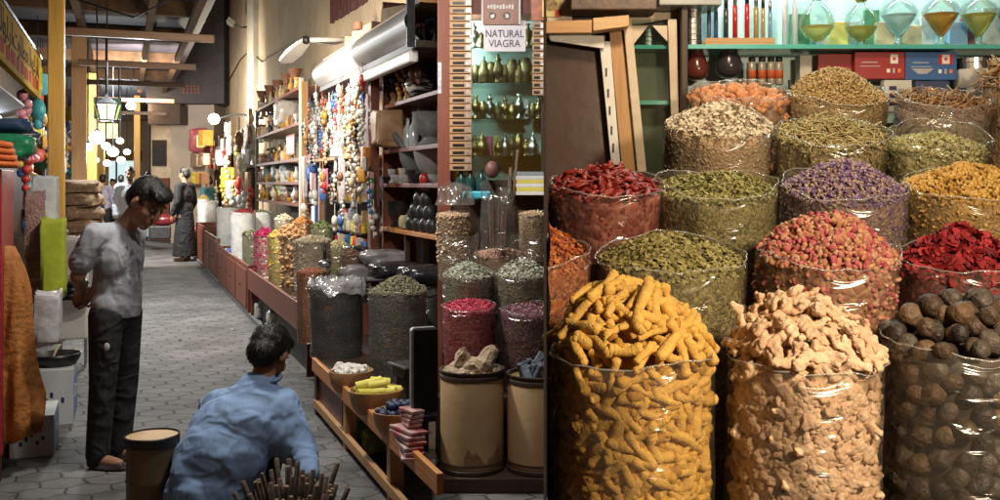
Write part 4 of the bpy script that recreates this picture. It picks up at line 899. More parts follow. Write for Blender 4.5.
# hanging strips of packets
tanp = mk('tan_card', (.42, .26, .13), (.34, .20, .10), rough=.5, bump=.05); silv = mk('packet_silver', (.55, .50, .46), (.3, .26, .24), scale=30, rough=.3, metal=.6)
def strip(px, w, py0, py1, n, label, Y=6.34):
    c = P(px, (py0+py1)/2, Y); e = E('packet_strip', label, 'packet strip', (c.x, Y, c.z), 0, 'hanging strips of small packets'); H = (py1-py0)/1000*Y; wd = w/1000*Y; q = H/n
    MB().box(-wd/2+.012, wd/2-.012, .002, .006, -H/2, H/2).build('backing', M_dark, e)
    for i in range(n):
        z = H/2-q*(i+.5)
        a = MB().box(-wd/2, wd/2, -.022, .001, z-q*.43, z+q*.43).build('packet', tanp, e)
        MB().box(-wd*.36, wd*.16, -.0235, -.0222, z-q*.26, z+q*.12).build('dark_window', M_black, a)
        MB().box(wd*.24, wd*.46, -.0235, -.0222, z-q*.34, z+q*.30).build('silver_end', silv, a)
strip(461, 22, -8, 171, 24, 'long hanging strip of small tan packets at the left of the niche')
strip(538, 11, 22, 96, 10, 'short hanging strip of small tan packets at the right of the niche')
o = MB().box(-.055, .06, -.01, .0, -.08, .09).build('picture_card', mk('fiery_card', (.5, .12, .03), (.15, .05, .02), scale=22, rough=.35, bump=0), loc=P(540, 8, 6.32)); tag(o, 'orange and brown picture card at the top right of the niche', 'card')
o = MB().box(-.012, .012, -.004, -.001, -.1, .1).build('sticker', mk('white_sticker', (.7, .7, .68), (.2, .2, .3), scale=40, rough=.4, bump=0), loc=P(439.5, 78, 6.4)+Vector((.002, 0, 0))); tag(o, 'narrow white sticker on the red brown post', 'sticker')
for i in range(6):
    c = [(.72, .72, .68), (.7, .62, .10), (.72, .72, .7), (.66, .58, .12), (.6, .62, .62), (.25, .3, .32)][i]
    b = P(532, 198, 6.32); o = MB().box(-.10, .10, -.06, .06, 0, .024).build('book', mk('book%d' % i, c, rough=.5, bump=.02), bevel=.002, loc=(b.x+.004*(i % 2), 6.33, CAMZ+.02+i*.0245-.09)); tag(o, '%s flat box in the stack right of the canes, %s' % (('white', 'yellow', 'off white', 'mustard', 'grey', 'dark')[i], ('lowest', 'second up', 'third up', 'fourth up', 'fifth up', 'topmost')[i]), 'box', 'stack of flat boxes in the niche')
o = MB().box(-.09, .09, -.04, .04, 0, .05).build('cloth_pack', mk('turquoise', (.05, .42, .55), rough=.4, bump=.2), bevel=.01, loc=P(477, 199, 6.32)); tag(o, 'bright turquoise pack lying at the foot of the cabinet', 'pack')
for i, (px, lab) in enumerate(((470, 'dark glass bottle at the left of the shelf foot'), (481, 'dark glass bottle behind the turquoise pack'), (461, 'dark round bottle by the packet strip'))):
    lath('bottle', [(.03, 0), (.034, .01), (.034, .07), (.012, .10), (.012, .13), (.001, .13)], mk('dark_green_glass', (.02, .06, .055), rough=.08, bump=0), lab, 'bottle', P(px, 190, 6.36), 'dark bottles')
o = MB().ell((0, 0, .04), (.045, .045, .055)).build('round_gourd', mk('gourd', (.16, .07, .06), rough=.5), None, True, loc=P(492, 176, 6.3)); tag(o, 'round reddish brown gourd above the tall grey bag', 'gourd')
# ============================================================ ALLEY: ground, walls, roof
def paver_mat():
    m, n, l, b = nt('grey_pavers')
    tc = n.new('ShaderNodeTexCoord'); mp = n.new('ShaderNodeMapping'); mp.inputs['Rotation'].default_value = (0, 0, -TH); mp.inputs['Scale'].default_value = (4.3, 5.6, 1)
    l.new(tc.outputs['Object'], mp.inputs[0])
    ns = n.new('ShaderNodeTexNoise'); ns.inputs['Scale'].default_value = 2.2; ns.inputs['Detail'].default_value = 2; l.new(mp.outputs[0], ns.inputs[0])
    def V(op, a, bb=None, cc=None):
        q = n.new('ShaderNodeVectorMath'); q.operation = op
        for i, x in enumerate((a, bb, cc)):
            if x is None: continue
            if isinstance(x, tuple): q.inputs[i].default_value = x
            else: l.new(x, q.inputs[i])
        return q
    def F(op, a, bb=None, cc=None):
        q = n.new('ShaderNodeMath'); q.operation = op
        for i, x in enumerate((a, bb, cc)):
            if x is None: continue
            if isinstance(x, (int, float)): q.inputs[i].default_value = x
            else: l.new(x, q.inputs[i])
        return q.outputs[0]
    p = V('MULTIPLY_ADD', ns.outputs['Color'], (.26, .26, 0), mp.outputs[0]).outputs[0]
    s = (1, 1.732, 1)
    A_ = V('MULTIPLY', V('SUBTRACT', V('FRACTION', V('DIVIDE', p, s).outputs[0]).outputs[0], (.5, .5, .5)).outputs[0], s).outputs[0]
    B_ = V('MULTIPLY', V('SUBTRACT', V('FRACTION', V('ADD', V('DIVIDE', p, s).outputs[0], (.5, .5, .5)).outputs[0]).outputs[0], (.5, .5, .5)).outputs[0], s).outputs[0]
    A2, B2 = V('MULTIPLY', A_, (1, 1, 0)).outputs[0], V('MULTIPLY', B_, (1, 1, 0)).outputs[0]
    lt = F('LESS_THAN', V('LENGTH', A2).outputs['Value'], V('LENGTH', B2).outputs['Value'])
    mx = n.new('ShaderNodeMix'); mx.data_type = 'VECTOR'; l.new(lt, mx.inputs[0]); l.new(B2, mx.inputs[4]); l.new(A2, mx.inputs[5])
    gv = mx.outputs[1]; ab = V('ABSOLUTE', gv).outputs[0]
    sx = n.new('ShaderNodeSeparateXYZ'); l.new(ab, sx.inputs[0])
    hd = F('MAXIMUM', V('DOT_PRODUCT', ab, (.5, .866, 0)).outputs['Value'], sx.outputs[0])
    edge = n.new('ShaderNodeMapRange'); edge.inputs['From Min'].default_value = .455; edge.inputs['From Max'].default_value = .492; l.new(hd, edge.inputs[0])
    wn_ = n.new('ShaderNodeTexWhiteNoise'); l.new(V('SNAP', V('SUBTRACT', p, gv).outputs[0], (.25, .25, 1)).outputs[0], wn_.inputs[0])
    n2 = n.new('ShaderNodeTexNoise'); n2.inputs['Scale'].default_value = 1.3; n2.inputs['Detail'].default_value = 9; n2.inputs['Roughness'].default_value = .72; l.new(tc.outputs['Object'], n2.inputs[0])
    f = F('MULTIPLY_ADD', wn_.outputs[0], .16, F('MULTIPLY_ADD', n2.outputs[0], 1.5, -.38))
    r = n.new('ShaderNodeValToRGB'); r.color_ramp.elements[0].color = (.048, .048, .049, 1); r.color_ramp.elements[1].color = (.172, .171, .170, 1); r.color_ramp.elements[0].position = .2; r.color_ramp.elements[1].position = .75
    l.new(f, r.inputs[0])
    m2 = n.new('ShaderNodeMix'); m2.data_type = 'RGBA'; l.new(edge.outputs[0], m2.inputs[0]); l.new(r.outputs[0], m2.inputs[6]); m2.inputs[7].default_value = (.044, .043, .042, 1)
    l.new(m2.outputs[2], b.inputs['Base Color']); b.inputs['Roughness'].default_value = .72; b.inputs['Specular IOR Level'].default_value = .22
    n3 = n.new('ShaderNodeTexNoise'); n3.inputs['Scale'].default_value = 40; n3.inputs['Detail'].default_value = 5; l.new(tc.outputs['Object'], n3.inputs[0])
    h = F('MULTIPLY_ADD', n3.outputs[0], .25, F('SUBTRACT', 1.0, edge.outputs[0]))
    bp = n.new('ShaderNodeBump'); bp.inputs['Strength'].default_value = .55; bp.inputs['Distance'].default_value = .02; l.new(h, bp.inputs['Height']); l.new(bp.outputs[0], b.inputs['Normal'])
    return m
g = MB(); g.add([(-60, -5, 0), (20, -5, 0), (20, 80, 0), (-60, 80, 0)], [(0, 1, 2, 3)]); structure(g.build('paved_ground', paver_mat()))
def arot(o): o.rotation_euler = (0, 0, TH); return o
def abox(name, r0, r1, s0, s1, z0, z1, mat, label=None, cat=None, group=None, bevel=0, parent=None):
    """box in the alley frame, origin at its foot"""
    c = ((r0+r1)/2, (s0+s1)/2); m = MB().box(r0-c[0], r1-c[0], s0-c[1], s1-c[1], 0, z1-z0)
    o = m.build(name, mat, parent, bevel=bevel); o.location = aw(c[0], c[1], z0) if parent is None else (c[0], c[1], z0)
    if parent is None: o.rotation_euler = (0, 0, TH)
    if label: tag(o, label, cat, group)
    return o
RW = 2.6
abox('wall', RW, RW+.2, 8.75, 34, 0, 7, M_plaster, 'tall beige plastered wall along the right side of the alley', 'wall')
# kerb and gutter along the right counters
structure(abox('kerb', 1.36, 1.42, 10.8, 30, 0, .05, mk('kerb_stone', (.12, .12, .12), rough=.8)))
M_beam = mk('dark_beam', (.10, .055, .03), (.045, .026, .016), rough=.95, bump=.2, spec=.1)  # mottled dark brown all over, matt
# roof on beams
structure(abox('alley_roof', -2.6, 1.25, 4.5, 43.5, 4.35, 4.42, mk('dark_roof_sheet', (.04, .034, .045), (.022, .02, .028), scale=3, rough=.6)))
for i, s in enumerate((8.2, 10.6, 13.2, 16, 19, 22.5, 26)):
    abox('roof_beam', -2.4, 1.0, s-.07, s+.07, 4.12, 4.345, M_beam, 'dark wooden roof beam across the alley', 'beam', 'roof beams')
for i, r in enumerate((-1.7, -.62, .35, .95)):
    abox('purlin', r-.05, r+.05, 6, 29.5, 4.02-.0, 4.118, M_beam, 'dark purlin running along the alley under the roof beams', 'beam', 'purlins')
# columns on the left
def column(px, r, h, w, label, mat=M_wyel):
    Y = aY(px, r); v = al(px, 184, r); e = A('column', label, 'column', r, v.y, 0, 'wooden columns along the left of the alley')
    MB().box(-w*.62, w*.62, -w*.62, w*.62, 0, 1.05).build('plinth', M_wdark, e, bevel=.01)
    MB().box(-w*.72, w*.72, -w*.72, w*.72, 1.052, 1.12).build('plinth_cap', M_wdark, e, bevel=.008)
    MB().box(-w/2, w/2, -w/2, w/2, 1.122, h).build('shaft', mat, e, bevel=.012)
    return e
column(56.5, -.65, 4.0, .155, 'nearest yellow painted column with a dark plinth')
column(79, -.66, 4.0, .21, 'dull brown column beside the sack pile', M_wpale)
column(92, -.66, 4.0, .2, 'third column, partly hidden by the lamps', M_wyel)
column(137, .30, 4.0, .16, 'thin far column carrying a round lamp', M_wyel)
for i, (px, r) in enumerate(((101, -.66), (106, -.66))): column(px, r, 4.0, .2, 'far yellow column beyond the lamps, %s of two' % ('nearer', 'farther')[i])
# left shops: back wall, fascia sign, awning
abox('wall', -2.6, -2.5, 5, 30, 0, 4.3, mk('dim_left_wall', (.13, .10, .07), (.07, .05, .035), scale=3), 'dim brown wall behind the stalls on the left', 'wall')
def frame_obj(name, label, cat, r, s, z=0, group=None): return A(name, label, cat, r, s, z, group)
fs = A('shop_sign', 'long yellow shop sign with dark Arabic lettering above the left stall', 'sign', -.80, 8.6, 2.47)
MB().box(-.05, 0, -2.3, 3.0, 0, .42).build('board', mk('yellow_sign', (.44, .29, .03), (.30, .19, .018), scale=4, rough=.95, spec=.03), fs, bevel=.004)
MB().box(-.06, .008, -2.32, 3.02, .421, .45).build('edge_trim', M_wdark, fs)
ink = mk('brown_ink', (.05, .018, .012), rough=.95, bump=0, spec=.03); redink = mk('red_ink', (.34, .045, .03), rough=.95, bump=0, spec=.03)
def arabic(s, size, mat, y, z): return text(s, 'lettering', size, mat, fs, (.0012, y, z), (R(90), 0, R(90)), .001, sx=2.1)
arabic('\uFEAD\uFE8E\uFEC4\uFECC\uFEDF\uFE8D', .27, ink, -1.15, .28)
arabic('\uFE91\uFEEC\uFE8E\uFEAD\uFE8D\uFE95', .24, ink, -.05, .27)
arabic('\uFEAD\uFE8E\uFEC4\uFECC\uFEDF\uFE8D', .25, ink, 1.15, .27)
arabic('\uFE91\uFEEC\uFE8E\uFEAD\uFE8D\uFE95', .23, ink, 2.35, .27)
m = MB()
for k in range(12): MB().cbox((.001, -1.75+k*.38, .10+.01*(k % 2)), (.002, .20+.06*(k % 3), .10)).build('red_word', redink, fs)
aw_ = A('awning_light_box', 'white lit underside panel below the yellow sign', 'light box', -1.0, 8.4, 2.30)
M = Matrix.Rotation(R(-40), 4, 'Y')
MB().box(-.62, .13, -2.2, 3.0, 0, .02, 0, Matrix.Rotation(R(-14), 4, 'Y')).build('panel', mk('white_sheet', (.75, .78, .82), rough=.8, spec=.1), aw_)
MB().tube([(-.1, -1.6, -.07), (-.1, 2.4, -.07)], .018, 10).build('tube_lamp', glow('tube_glow', (.88, .95, 1), 5), aw_)
abox('green_awning', -1.25, -.86, 6.4, 11, 2.95, 2.98, mk('green_sheet', (.03, .12, .07), (.02, .08, .05), rough=.5), 'dark green awning sheet above the yellow sign', 'awning')
# end of the alley
abox('far_wall', -3.0, 1.2, 44, 44.3, 0, 6, mk('far_lit_wall', (.30, .24, .18), (.2, .15, .1), scale=1.5), 'distant brown wall closing the alley', 'wall')
hb = A('beige_house', 'beige house block with a dark window and overhanging eave at the bend of the alley', 'house', 2.3, 27.0)
v = lambda px, Y: w2a(P(px, 184, Y))
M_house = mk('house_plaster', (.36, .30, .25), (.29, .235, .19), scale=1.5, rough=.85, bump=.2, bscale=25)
def wbox(name, px0, px1, y0, y1, Y, d, mat, parent, bevel=0):
    """box facing the camera axis, given by its picture outline at depth Y"""
    a = P(px0, y1, Y); b = P(px1, y0, Y); o = MB().box(a.x, b.x, Y, Y+d, max(a.z, 0), b.z).build(name, mat, None, bevel=bevel)
    if parent: o.parent = parent; o.matrix_parent_inverse = parent.matrix_world.inverted()
    return o
bpy.context.view_layer.update()
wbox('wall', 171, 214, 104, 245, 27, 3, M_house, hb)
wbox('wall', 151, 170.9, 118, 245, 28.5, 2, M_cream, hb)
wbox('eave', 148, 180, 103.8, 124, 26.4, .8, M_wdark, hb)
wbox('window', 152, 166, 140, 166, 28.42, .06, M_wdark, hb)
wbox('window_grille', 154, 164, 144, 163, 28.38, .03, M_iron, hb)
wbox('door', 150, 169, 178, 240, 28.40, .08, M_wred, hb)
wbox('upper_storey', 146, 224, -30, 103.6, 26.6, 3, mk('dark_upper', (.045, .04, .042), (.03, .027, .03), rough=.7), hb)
for i in range(5):
    for j in range(3):
        c = P(184+i*3.6, 86+j*3.2, 26.58); o = MB().cbox(c, (.05, .02, .05)).build('vent_brick', M_wred); o.parent = hb; o.matrix_parent_inverse = hb.matrix_world.inverted()
# lit shop front at the far end
sf = E('distant_shop', 'distant shop front with a lit pale window at the end of the alley', 'shop front', P(122, 226, 40))
MB().box(-1.4, 1.1, 0, .3, 0, 4.2).build('wall', M_plaster, sf); MB().box(-.95, .55, -.06, -.01, .9, 2.6).build('lit_window', glow('shop_window_glow', (.62, .82, .86), .9), sf)
for x in (-.98, -.22, .55): MB().box(x, x+.06, -.10, -.061, .9, 2.6).build('mullion', M_wdark, sf)
MB().box(-1.1, .8, -.16, -.012, 2.62, 3.0).build('sign_board', mk('far_sign', (.35, .22, .05), (.2, .1, .03), scale=9), sf)
# hanging lamps
def ball_lamp(px, py, Y, r, label, st=26, col=(.88, .95, 1)):
    c = P(px, py, Y); e = E('globe_lamp', label, 'lamp', c, 0, 'bright white lamps hanging in the alley')
    MB().ell((0, 0, 0), (r, r, r*.85), None, 16, 10).build('globe', glow('globe_glow_%d' % st, col, st), e, True)
    MB().tube([(0, 0, r*.8), (0, 0, 4.1-c.z)], .012, 6).build('cord', M_black, e)
    MB().lathe([(r*.3, r*.7), (r*.34, r*1.05), (.02, r*1.2)], 12).build('cap', M_iron, e)
for px, py, Y, r, lab in ((97, 138, 14, .105, 'largest white globe lamp, left of and below the lantern'), (88, 147, 17, .08, 'white globe lamp farthest to the left'), (106, 146, 16, .07, 'small white globe lamp right of the largest'),
        (113, 152, 20, .11, 'white globe lamp right below the lantern'), (121, 160, 24, .10, 'lower white globe lamp near the far people'), (107, 163, 27, .10, 'farthest low white globe lamp'), (120, 141, 21, .075, 'small globe lamp high right of the lantern'), (127, 152, 26, .09, 'small far globe lamp at the right end of the group'), (96, 160, 25, .08, 'small far globe lamp below the largest one')):
    ball_lamp(px, py, Y, r, lab, 6, (1, .96, .88))
ball_lamp(131, 106, aY(131, .12), .10, 'pinkish white globe lamp right of the lantern', 16, (1, .86, .8))
ln = E('lantern', 'glass street lantern with a dark tapering frame hanging from the roof', 'lantern', P(107, 121, 12.5), TH)
MB().prism([(-.075, -.075), (.075, -.075), (.075, .075), (-.075, .075)], 0, .02, 0).build('base', M_iron, ln)
m = MB(); m.lathe([(.10, .021), (.145, .20)], 4, 0, Matrix.Rotation(R(45), 4, 'Z')); m.build('glass', glow('lantern_glow', (.95, .97, .85), 2.2), ln)
for k in range(4):
    a = R(90*k); d = Vector((math.cos(a), math.sin(a), 0)); MB().tube([d*.102+Vector((0, 0, .02)), d*.148+Vector((0, 0, .205))], .010, 6).build('frame_bar', mk('lantern_frame', (.25, .28, .06), rough=.4), ln)
MB().lathe([(.16, .205), (.17, .22), (.05, .29), (.02, .33), (.001, .35)], 4, 0, Matrix.Rotation(R(45), 4, 'Z')).build('cap', M_iron, ln)
MB().tube([(0, 0, .34), (0, 0, 4.1-P(107, 121, 12.5).z)], .01, 6).build('hanger', M_iron, ln)
wl_ = E('wall_lamp', 'glaring white lamp on the right wall above the red bag', 'lamp', loc_al(214, 119, 1.8), TH)
MB().ell((0, 0, 0), (.12, .12, .12), None, 16, 10).build('globe', glow('wall_lamp_glow', (1, .95, .85), 16), wl_, True)
MB().tube([(.1, 0, .02), (.45, 0, .12), (.8, 0, .1)], .02, 8).build('arm', M_iron, wl_)
# far left stalls: shelves with goods give the alley its bustle
for i, (s, z) in enumerate(((17, 1.2), (20, 1.0), (24, 1.3))):
    abox('stall_table', -1.9, -.95, s-1.2, s+1.0, 0, z*.7, M_wdark, 'dark stall table on the left of the alley, %s' % ('nearest', 'middle', 'farthest')[i], 'table', 'left stall tables')
cols = [(.5, .08, .05), (.05, .18, .5), (.6, .45, .1), (.1, .35, .15), (.6, .6, .6), (.5, .25, .4), (.05, .3, .4)]
gm_ = [mk('goods_%d' % i, c, tuple(x*.4 for x in c), scale=9, rough=.5, bump=.2) for i, c in enumerate(cols)]
for i in range(36):
    s = 15.9+i*.26; k = i % 7; hgt = (.84, .7, .91)[0 if s < 18.1 else 1 if s < 21.1 else 2]
    z = hgt+.002 if i % 3 else 1.9+.1*(i % 4)
    if 18.0 < s < 18.8 or 21.0 < s < 22.8: z = 1.8+.1*(i % 5)
    w = random.uniform(.07, .14); h = random.uniform(.15, .4)
    o = MB().ell((0, 0, h/2), (w, w, h/2), None, 10, 8).build('hanging_pouch' if z > 1.5 else 'cloth_bundle', gm_[k], None, True); o.location = aw(-1.0-random.uniform(0, .3), s, z)
    tag(o, ('small coloured pouch hanging in the far left stalls' if z > 1.5 else 'small coloured bundle on the far left stall tables'), 'pouch' if z > 1.5 else 'bundle', 'pouches hanging on the far left' if z > 1.5 else 'bundles on the far left tables')
    if z > 1.5:
        MB().tube([(0, 0, h-.01), (0, 0, 4.0-z)], .006, 5).build('string', M_black, o)

# ------------------------------------------------------------ left foreground stall
cupb = A('cupboard', 'red cupboard end with a torn pale poster at the left edge', 'cupboard', -.77, 6.3)
M_redp = mk('red_paint', (.30, .02, .028), (.20, .012, .02), scale=6, rough=.4)
MB().box(-.27, .16, -.22, .4, .14, 1.68).build('body', M_redp, cupb, bevel=.006)
MB().box(-.165, .15, -.226, -.2205, 1.06, 1.60).build('poster', mk('torn_poster', (.50, .44, .34), (.22, .05, .05), scale=9, rough=.7, bump=.1, contrast=.35), cupb)
MB().box(-.02, .15, -.226, -.2205, .66, 1.0).build('lower_poster', mk('old_poster', (.30, .27, .2), (.2, .08, .05), scale=9, rough=.7), cupb)
for x in (-.24, .13):
    for y in (-.19, .37): MB().cbox((x, y, .07), (.05, .05, .14)).build('foot', M_wdark, cupb)
clo = mk('orange_cloth', (.50, .115, .02), (.36, .07, .012), scale=12, rough=.8, bump=.4)
def towel(px, py, n, w, label, mat, name='folded_cloth', cat='cloth', th=.035, Y=6.05, r=None, L=.42):
    pass
oc = A('folded_cloth', 'folded orange cloth on top of the red cupboard', 'cloth', -.73, 6.05, 1.685)
for i in range(4):
    m = MB(); m.tube([(-.24, -.02*i, .022+i*.036), (-.08, .01, .030+i*.037), (.06, 0, .026+i*.036), (.19-.01*i, .02, .020+i*.034)], [.022, .026, .026, .020], 10); m.v = [(v[0], v[1]*5.5+.02, v[2]) for v in m.v]; m.build('fold', clo, oc, True)
def pillow(w, d, h, seed=0, n=16, ex=None):
    if ex is None: ex = .32 if h > 1.25*w else .5
    m = MB(); m.ell((0, 0, h/2), (w/2, d/2, h/2), None, n*2, n)
    out = []
    for x, y, z in m.v:
        u, v_, t = x/(w/2), y/(d/2), (z-h/2)/(h/2)
        f = lambda a: math.copysign(abs(a)**ex, a)
        k = 1+.06*math.sin(5*u+seed)*math.cos(4*t+seed*2)+.045*math.sin(9*v_+7*t+seed)+.03*math.sin(13*t+6*u+seed*3)-(.22*max(0, t-.55)/.45 if h > 1.25*w else 0)
        out.append((f(u)*w/2*k, f(v_)*d/2*k, h/2+f(t)*h/2*k))
    zmin = min(p[2] for p in out); m.v = [(x, y, z-zmin) for x, y, z in out]; return m
def lump(name, px, py, r, w, d, h, mat, label, cat, seed=0, group=None, rz=0, tilt=0):
    o = pillow(w, d, h, seed).build(name, mat, None, True); o.location = loc_al(px, py, r); o.rotation_euler = (tilt, 0, TH+rz); return tag(o, label, cat, group)
lump('green_pack', 4, 160, -.72, .36, .3, .16, mk('green_plastic', (.02, .22, .09), rough=.35, bump=.3), 'crumpled green pack on top of the orange cloth', 'pack', 1)
lump('striped_pack', 10, 148, -.74, .38, .3, .13, mk('dark_striped', (.42, .40, .34), (.02, .03, .06), scale=7, rough=.5, bump=.2, stretch=(1, 1, 5), contrast=.15), 'dark and cream striped pack above the green one', 'pack', 2)
lump('silver_pot', 22, 156, -.62, .14, .14, .13, M_steel, 'upside down silver bowl at the top of the left stall', 'bowl', 3)
lump('blue_pack', 4, 134, -.74, .34, .3, .10, mk('navy_cloth', (.02, .05, .11), rough=.6), 'navy pack at the very top of the left stall pile', 'pack', 4)
lump('white_pack', 16, 140, -.70, .20, .2, .07, mk('pale_cloth', (.45, .46, .46), rough=.6), 'pale pack wedged between the navy and striped packs', 'pack', 8)
# orange mesh sack hanging in front
m = MB(); n = 84; ring = []
for i in range(17):
    t = i/16; w = .085+.10*t**.8+.025*math.sin(t*7)-.06*max(0, t-.82)/.18; d = .07+.07*t**.7; cxo = .085*t
    ring.append([(cxo-.06+w*math.cos(2*math.pi*k/n)*(1+(.05+.13*t)*math.sin(2*math.pi*k/n*7+t*3)+.06*math.sin(2*math.pi*k/n*12-t*6)), d*math.sin(2*math.pi*k/n)*(1+(.05+.16*t)*math.sin(2*math.pi*k/n*7+t*3+1)+.08*math.sin(t*21+k)), -1.02*t*(1+.05*math.sin(2*math.pi*k/n*3)*(t > .9))) for k in range(n)])
m.v = [p for q in ring for p in q]; m.f = [(i*n+k, i*n+(k+1) % n, (i+1)*n+(k+1) % n, (i+1)*n+k) for i in range(16) for k in range(n)]+[tuple(reversed(range(n))), tuple(16*n+k for k in range(n))]; m.m = [0]*len(m.f)
om = m.build('mesh_sack', mk('orange_mesh', (.40, .155, .033), (.21, .07, .013), scale=15, rough=.7, bump=1.0, bscale=16), None, True); om.location = P(8, 246, 5.55); om.rotation_euler = (0, 0, TH); tag(om, 'big wrinkled orange mesh sack hanging at the left edge', 'sack')
o = MB().cap((0, 0, 0), (.02, 0, .30), .03, .035).build('bamboo_leg', wood('bamboo', (.34, .25, .15), (.2, .14, .08)), None, True); o.location = P(13, 440, 5.7)+Vector((0, 0, .02)); tag(o, 'pale wooden leg showing below the orange mesh sack', 'leg')
o = MB().box(-.02, .02, -.02, .02, 0, 1.5).build('dark_post', M_black); o.location = P(-1, 455, 5.6); o.location.z = 0; o.rotation_euler = (0, 0, TH); tag(o, 'dark post at the left edge behind the orange sack', 'post')
# goods along the left
lump('pale_green_bag', 43, 206, -.62, .16, .25, .16, mk('pale_green_plastic', (.30, .42, .40), rough=.4, bump=.3), 'pale green bag lying behind the red cupboard', 'bag', 5)
lump('white_bag', 46, 228, -.50, .16, .2, .38, M_bagw, 'limp white plastic bag hanging beside the column', 'bag', 6)
netm = mk('pink_net', (.42, .26, .22), (.24, .12, .10), scale=20, rough=.7, bump=.8, bscale=60)
for i, (px, py, w, h, lab) in enumerate(((36, 262, .13, .50, 'tall pinkish net bag of nuts behind the red cupboard'), (37, 285, .12, .2, 'middle net bag of pink lumps beside the yellow sack'), (36, 303, .12, .18, 'lowest net bag of pink lumps above the white sack'))):
    lump('net_bag', px, py, -.56, w, .2, h, netm, lab, 'net bag', 7+i, 'net bags on the left')
lump('yellow_sack', 54, 300, -.44, .155, .18, .58, mk('lime_yellow_plastic', (.44, .50, .05), (.30, .35, .03), scale=7, rough=.35, bump=.9, bscale=6), 'bright lime yellow upright sack in front of the column', 'sack', 12)
lump('woven_sack', 48, 347, -.44, .155, .2, .36, M_bagw, 'white woven sack below the lime yellow sack', 'sack', 13)
abox('brown_carton', -.47, -.33, 7.9, 8.3, 0, .36, mk('kraft', (.34, .22, .10), (.28, .17, .075), rough=.7), 'brown cardboard carton behind the white woven sack', 'carton', bevel=.004)
wb = A('white_bin', 'white square plastic bin with a dark tyre like ring at its mouth', 'bin', -.42, 9.7)
MB().box(-.12, .12, -.13, .13, .25, .95).build('body', M_white, wb, bevel=.02); MB().box(-.13, .13, -.14, .14, .952, .99).build('lid', M_white, wb, bevel=.01)
for x in (-.1, .1):
    for y in (-.1, .1): MB().cbox((x, y, .124), (.02, .02, .248)).build('leg', M_steel, wb)
bd_ = A('black_bundle', 'black coiled bundle resting against the white bin', 'bundle', -.42, 9.35, .62)
for k in range(3): MB().tube([(.13*math.cos(a)*(1-.1*k), .10*math.sin(a), .04+.05*k) for a in np.linspace(0, 6.3, 20)], .035, 8).build('coil', M_black, bd_, True)
o = lump('pale_sack', 66, 278, -.44, .2, .2, .35, mk('pale_pink_sack', (.55, .48, .46), rough=.6, bump=.3), 'pale sack under the black coiled bundle', 'sack', 20)
# printed cartons on the ground
blu = mk('carton_blue', (.06, .26, .60), (.05, .2, .5), rough=.4, bump=.02); cw = mk('carton_white', (.50, .52, .52), (.42, .44, .44), rough=.5, bump=.02)
def pcarton(r0, r1, s0, s1, z0, z1, label):
    c = ((r0+r1)/2, (s0+s1)/2); e = A('printed_carton', label, 'carton', c[0], c[1], z0); a, b, h = (r1-r0)/2, (s1-s0)/2, z1-z0
    MB().box(-a, a, -b, b, 0, h).build('box', cw, e, bevel=.004)
    MB().box(a+.0003, a+.0015, -b*.96, b*.96, h*.05, h*.86).build('blue_print', blu, e)
    m = MB()
    for k in range(3): m.cbox((a+.002, -b*.45+b*.42*k, h*(.55-.05*k)), (.001, b*.3, h*.22))
    m.build('white_mark', cw, e)
    m = MB()
    for k in range(5): m.cbox((-a*.5+a*.25*k, -b-.0005, h*(.35+.1*(k % 3))), (a*.14, .001, h*.1))
    m.build('dark_mark', mk('print_navy', (.03, .03, .12)), e)
    MB().cbox((.2*a, 0, h+.0008), (a*.5, b*.3, .001), rot=(0, 0, .5)).build('red_mark', mk('print_red', (.55, .03, .03)), e)
pcarton(-.62, -.385, 6.55, 7.0, .001, .24, 'nearest white carton with a blue printed side on the paving')
pcarton(-.58, -.315, 7.35, 7.85, .001, .37, 'white carton with a blue printed side behind the nearest one')
bs = A('basin', 'black round basin with a ladle standing on the printed carton', 'basin', -.43, 7.55, .372)
MB().lathe([(.001, 0), (.12, 0), (.15, .05), (.155, .08), (.148, .08), (.135, .04), (.001, .035)], 32).build('bowl', M_black, bs, True)
MB().tube([(-.02, -.02, .05), (.0, .03, .10), (.02, .06, .13)], .009, 8).build('ladle', mk('ladle', (.5, .42, .25), rough=.4), bs, True)
# pile of flattened sacks on a stool
tab = A('stool', 'dark wooden stool under the pile of burlap sacks', 'stool', -.53, 13.2)
MB().box(-.25, .25, -.25, .25, .62, .68).build('seat', M_wdark, tab)
for x in (-.2, .2):
    for y in (-.2, .2): MB().cbox((x, y, .31), (.05, .05, .62)).build('leg', M_wdark, tab)
for i in range(6):
    pos = ('lowest', 'second', 'third', 'fourth', 'fifth', 'topmost')[i]
    o = pillow(.54-.04*(i > 3), .54, .175, i*2.1, 20).build('burlap_sack', mk('burlap_dark' if i else 'burlap_yellow', *(((.20, .13, .075), (.07, .045, .03)) if i else ((.34, .25, .09), (.12, .08, .03))), scale=22, rough=.8, bump=.7, bscale=70), None, True)
    o.location = aw(-.53+.015*(-1)**i, 13.2, .682+i*.158); o.rotation_euler = (0, 0, TH+i*.7); tag(o, '%s bulging burlap sack in the pile on the stool' % pos, 'sack', 'burlap sacks piled on the stool')
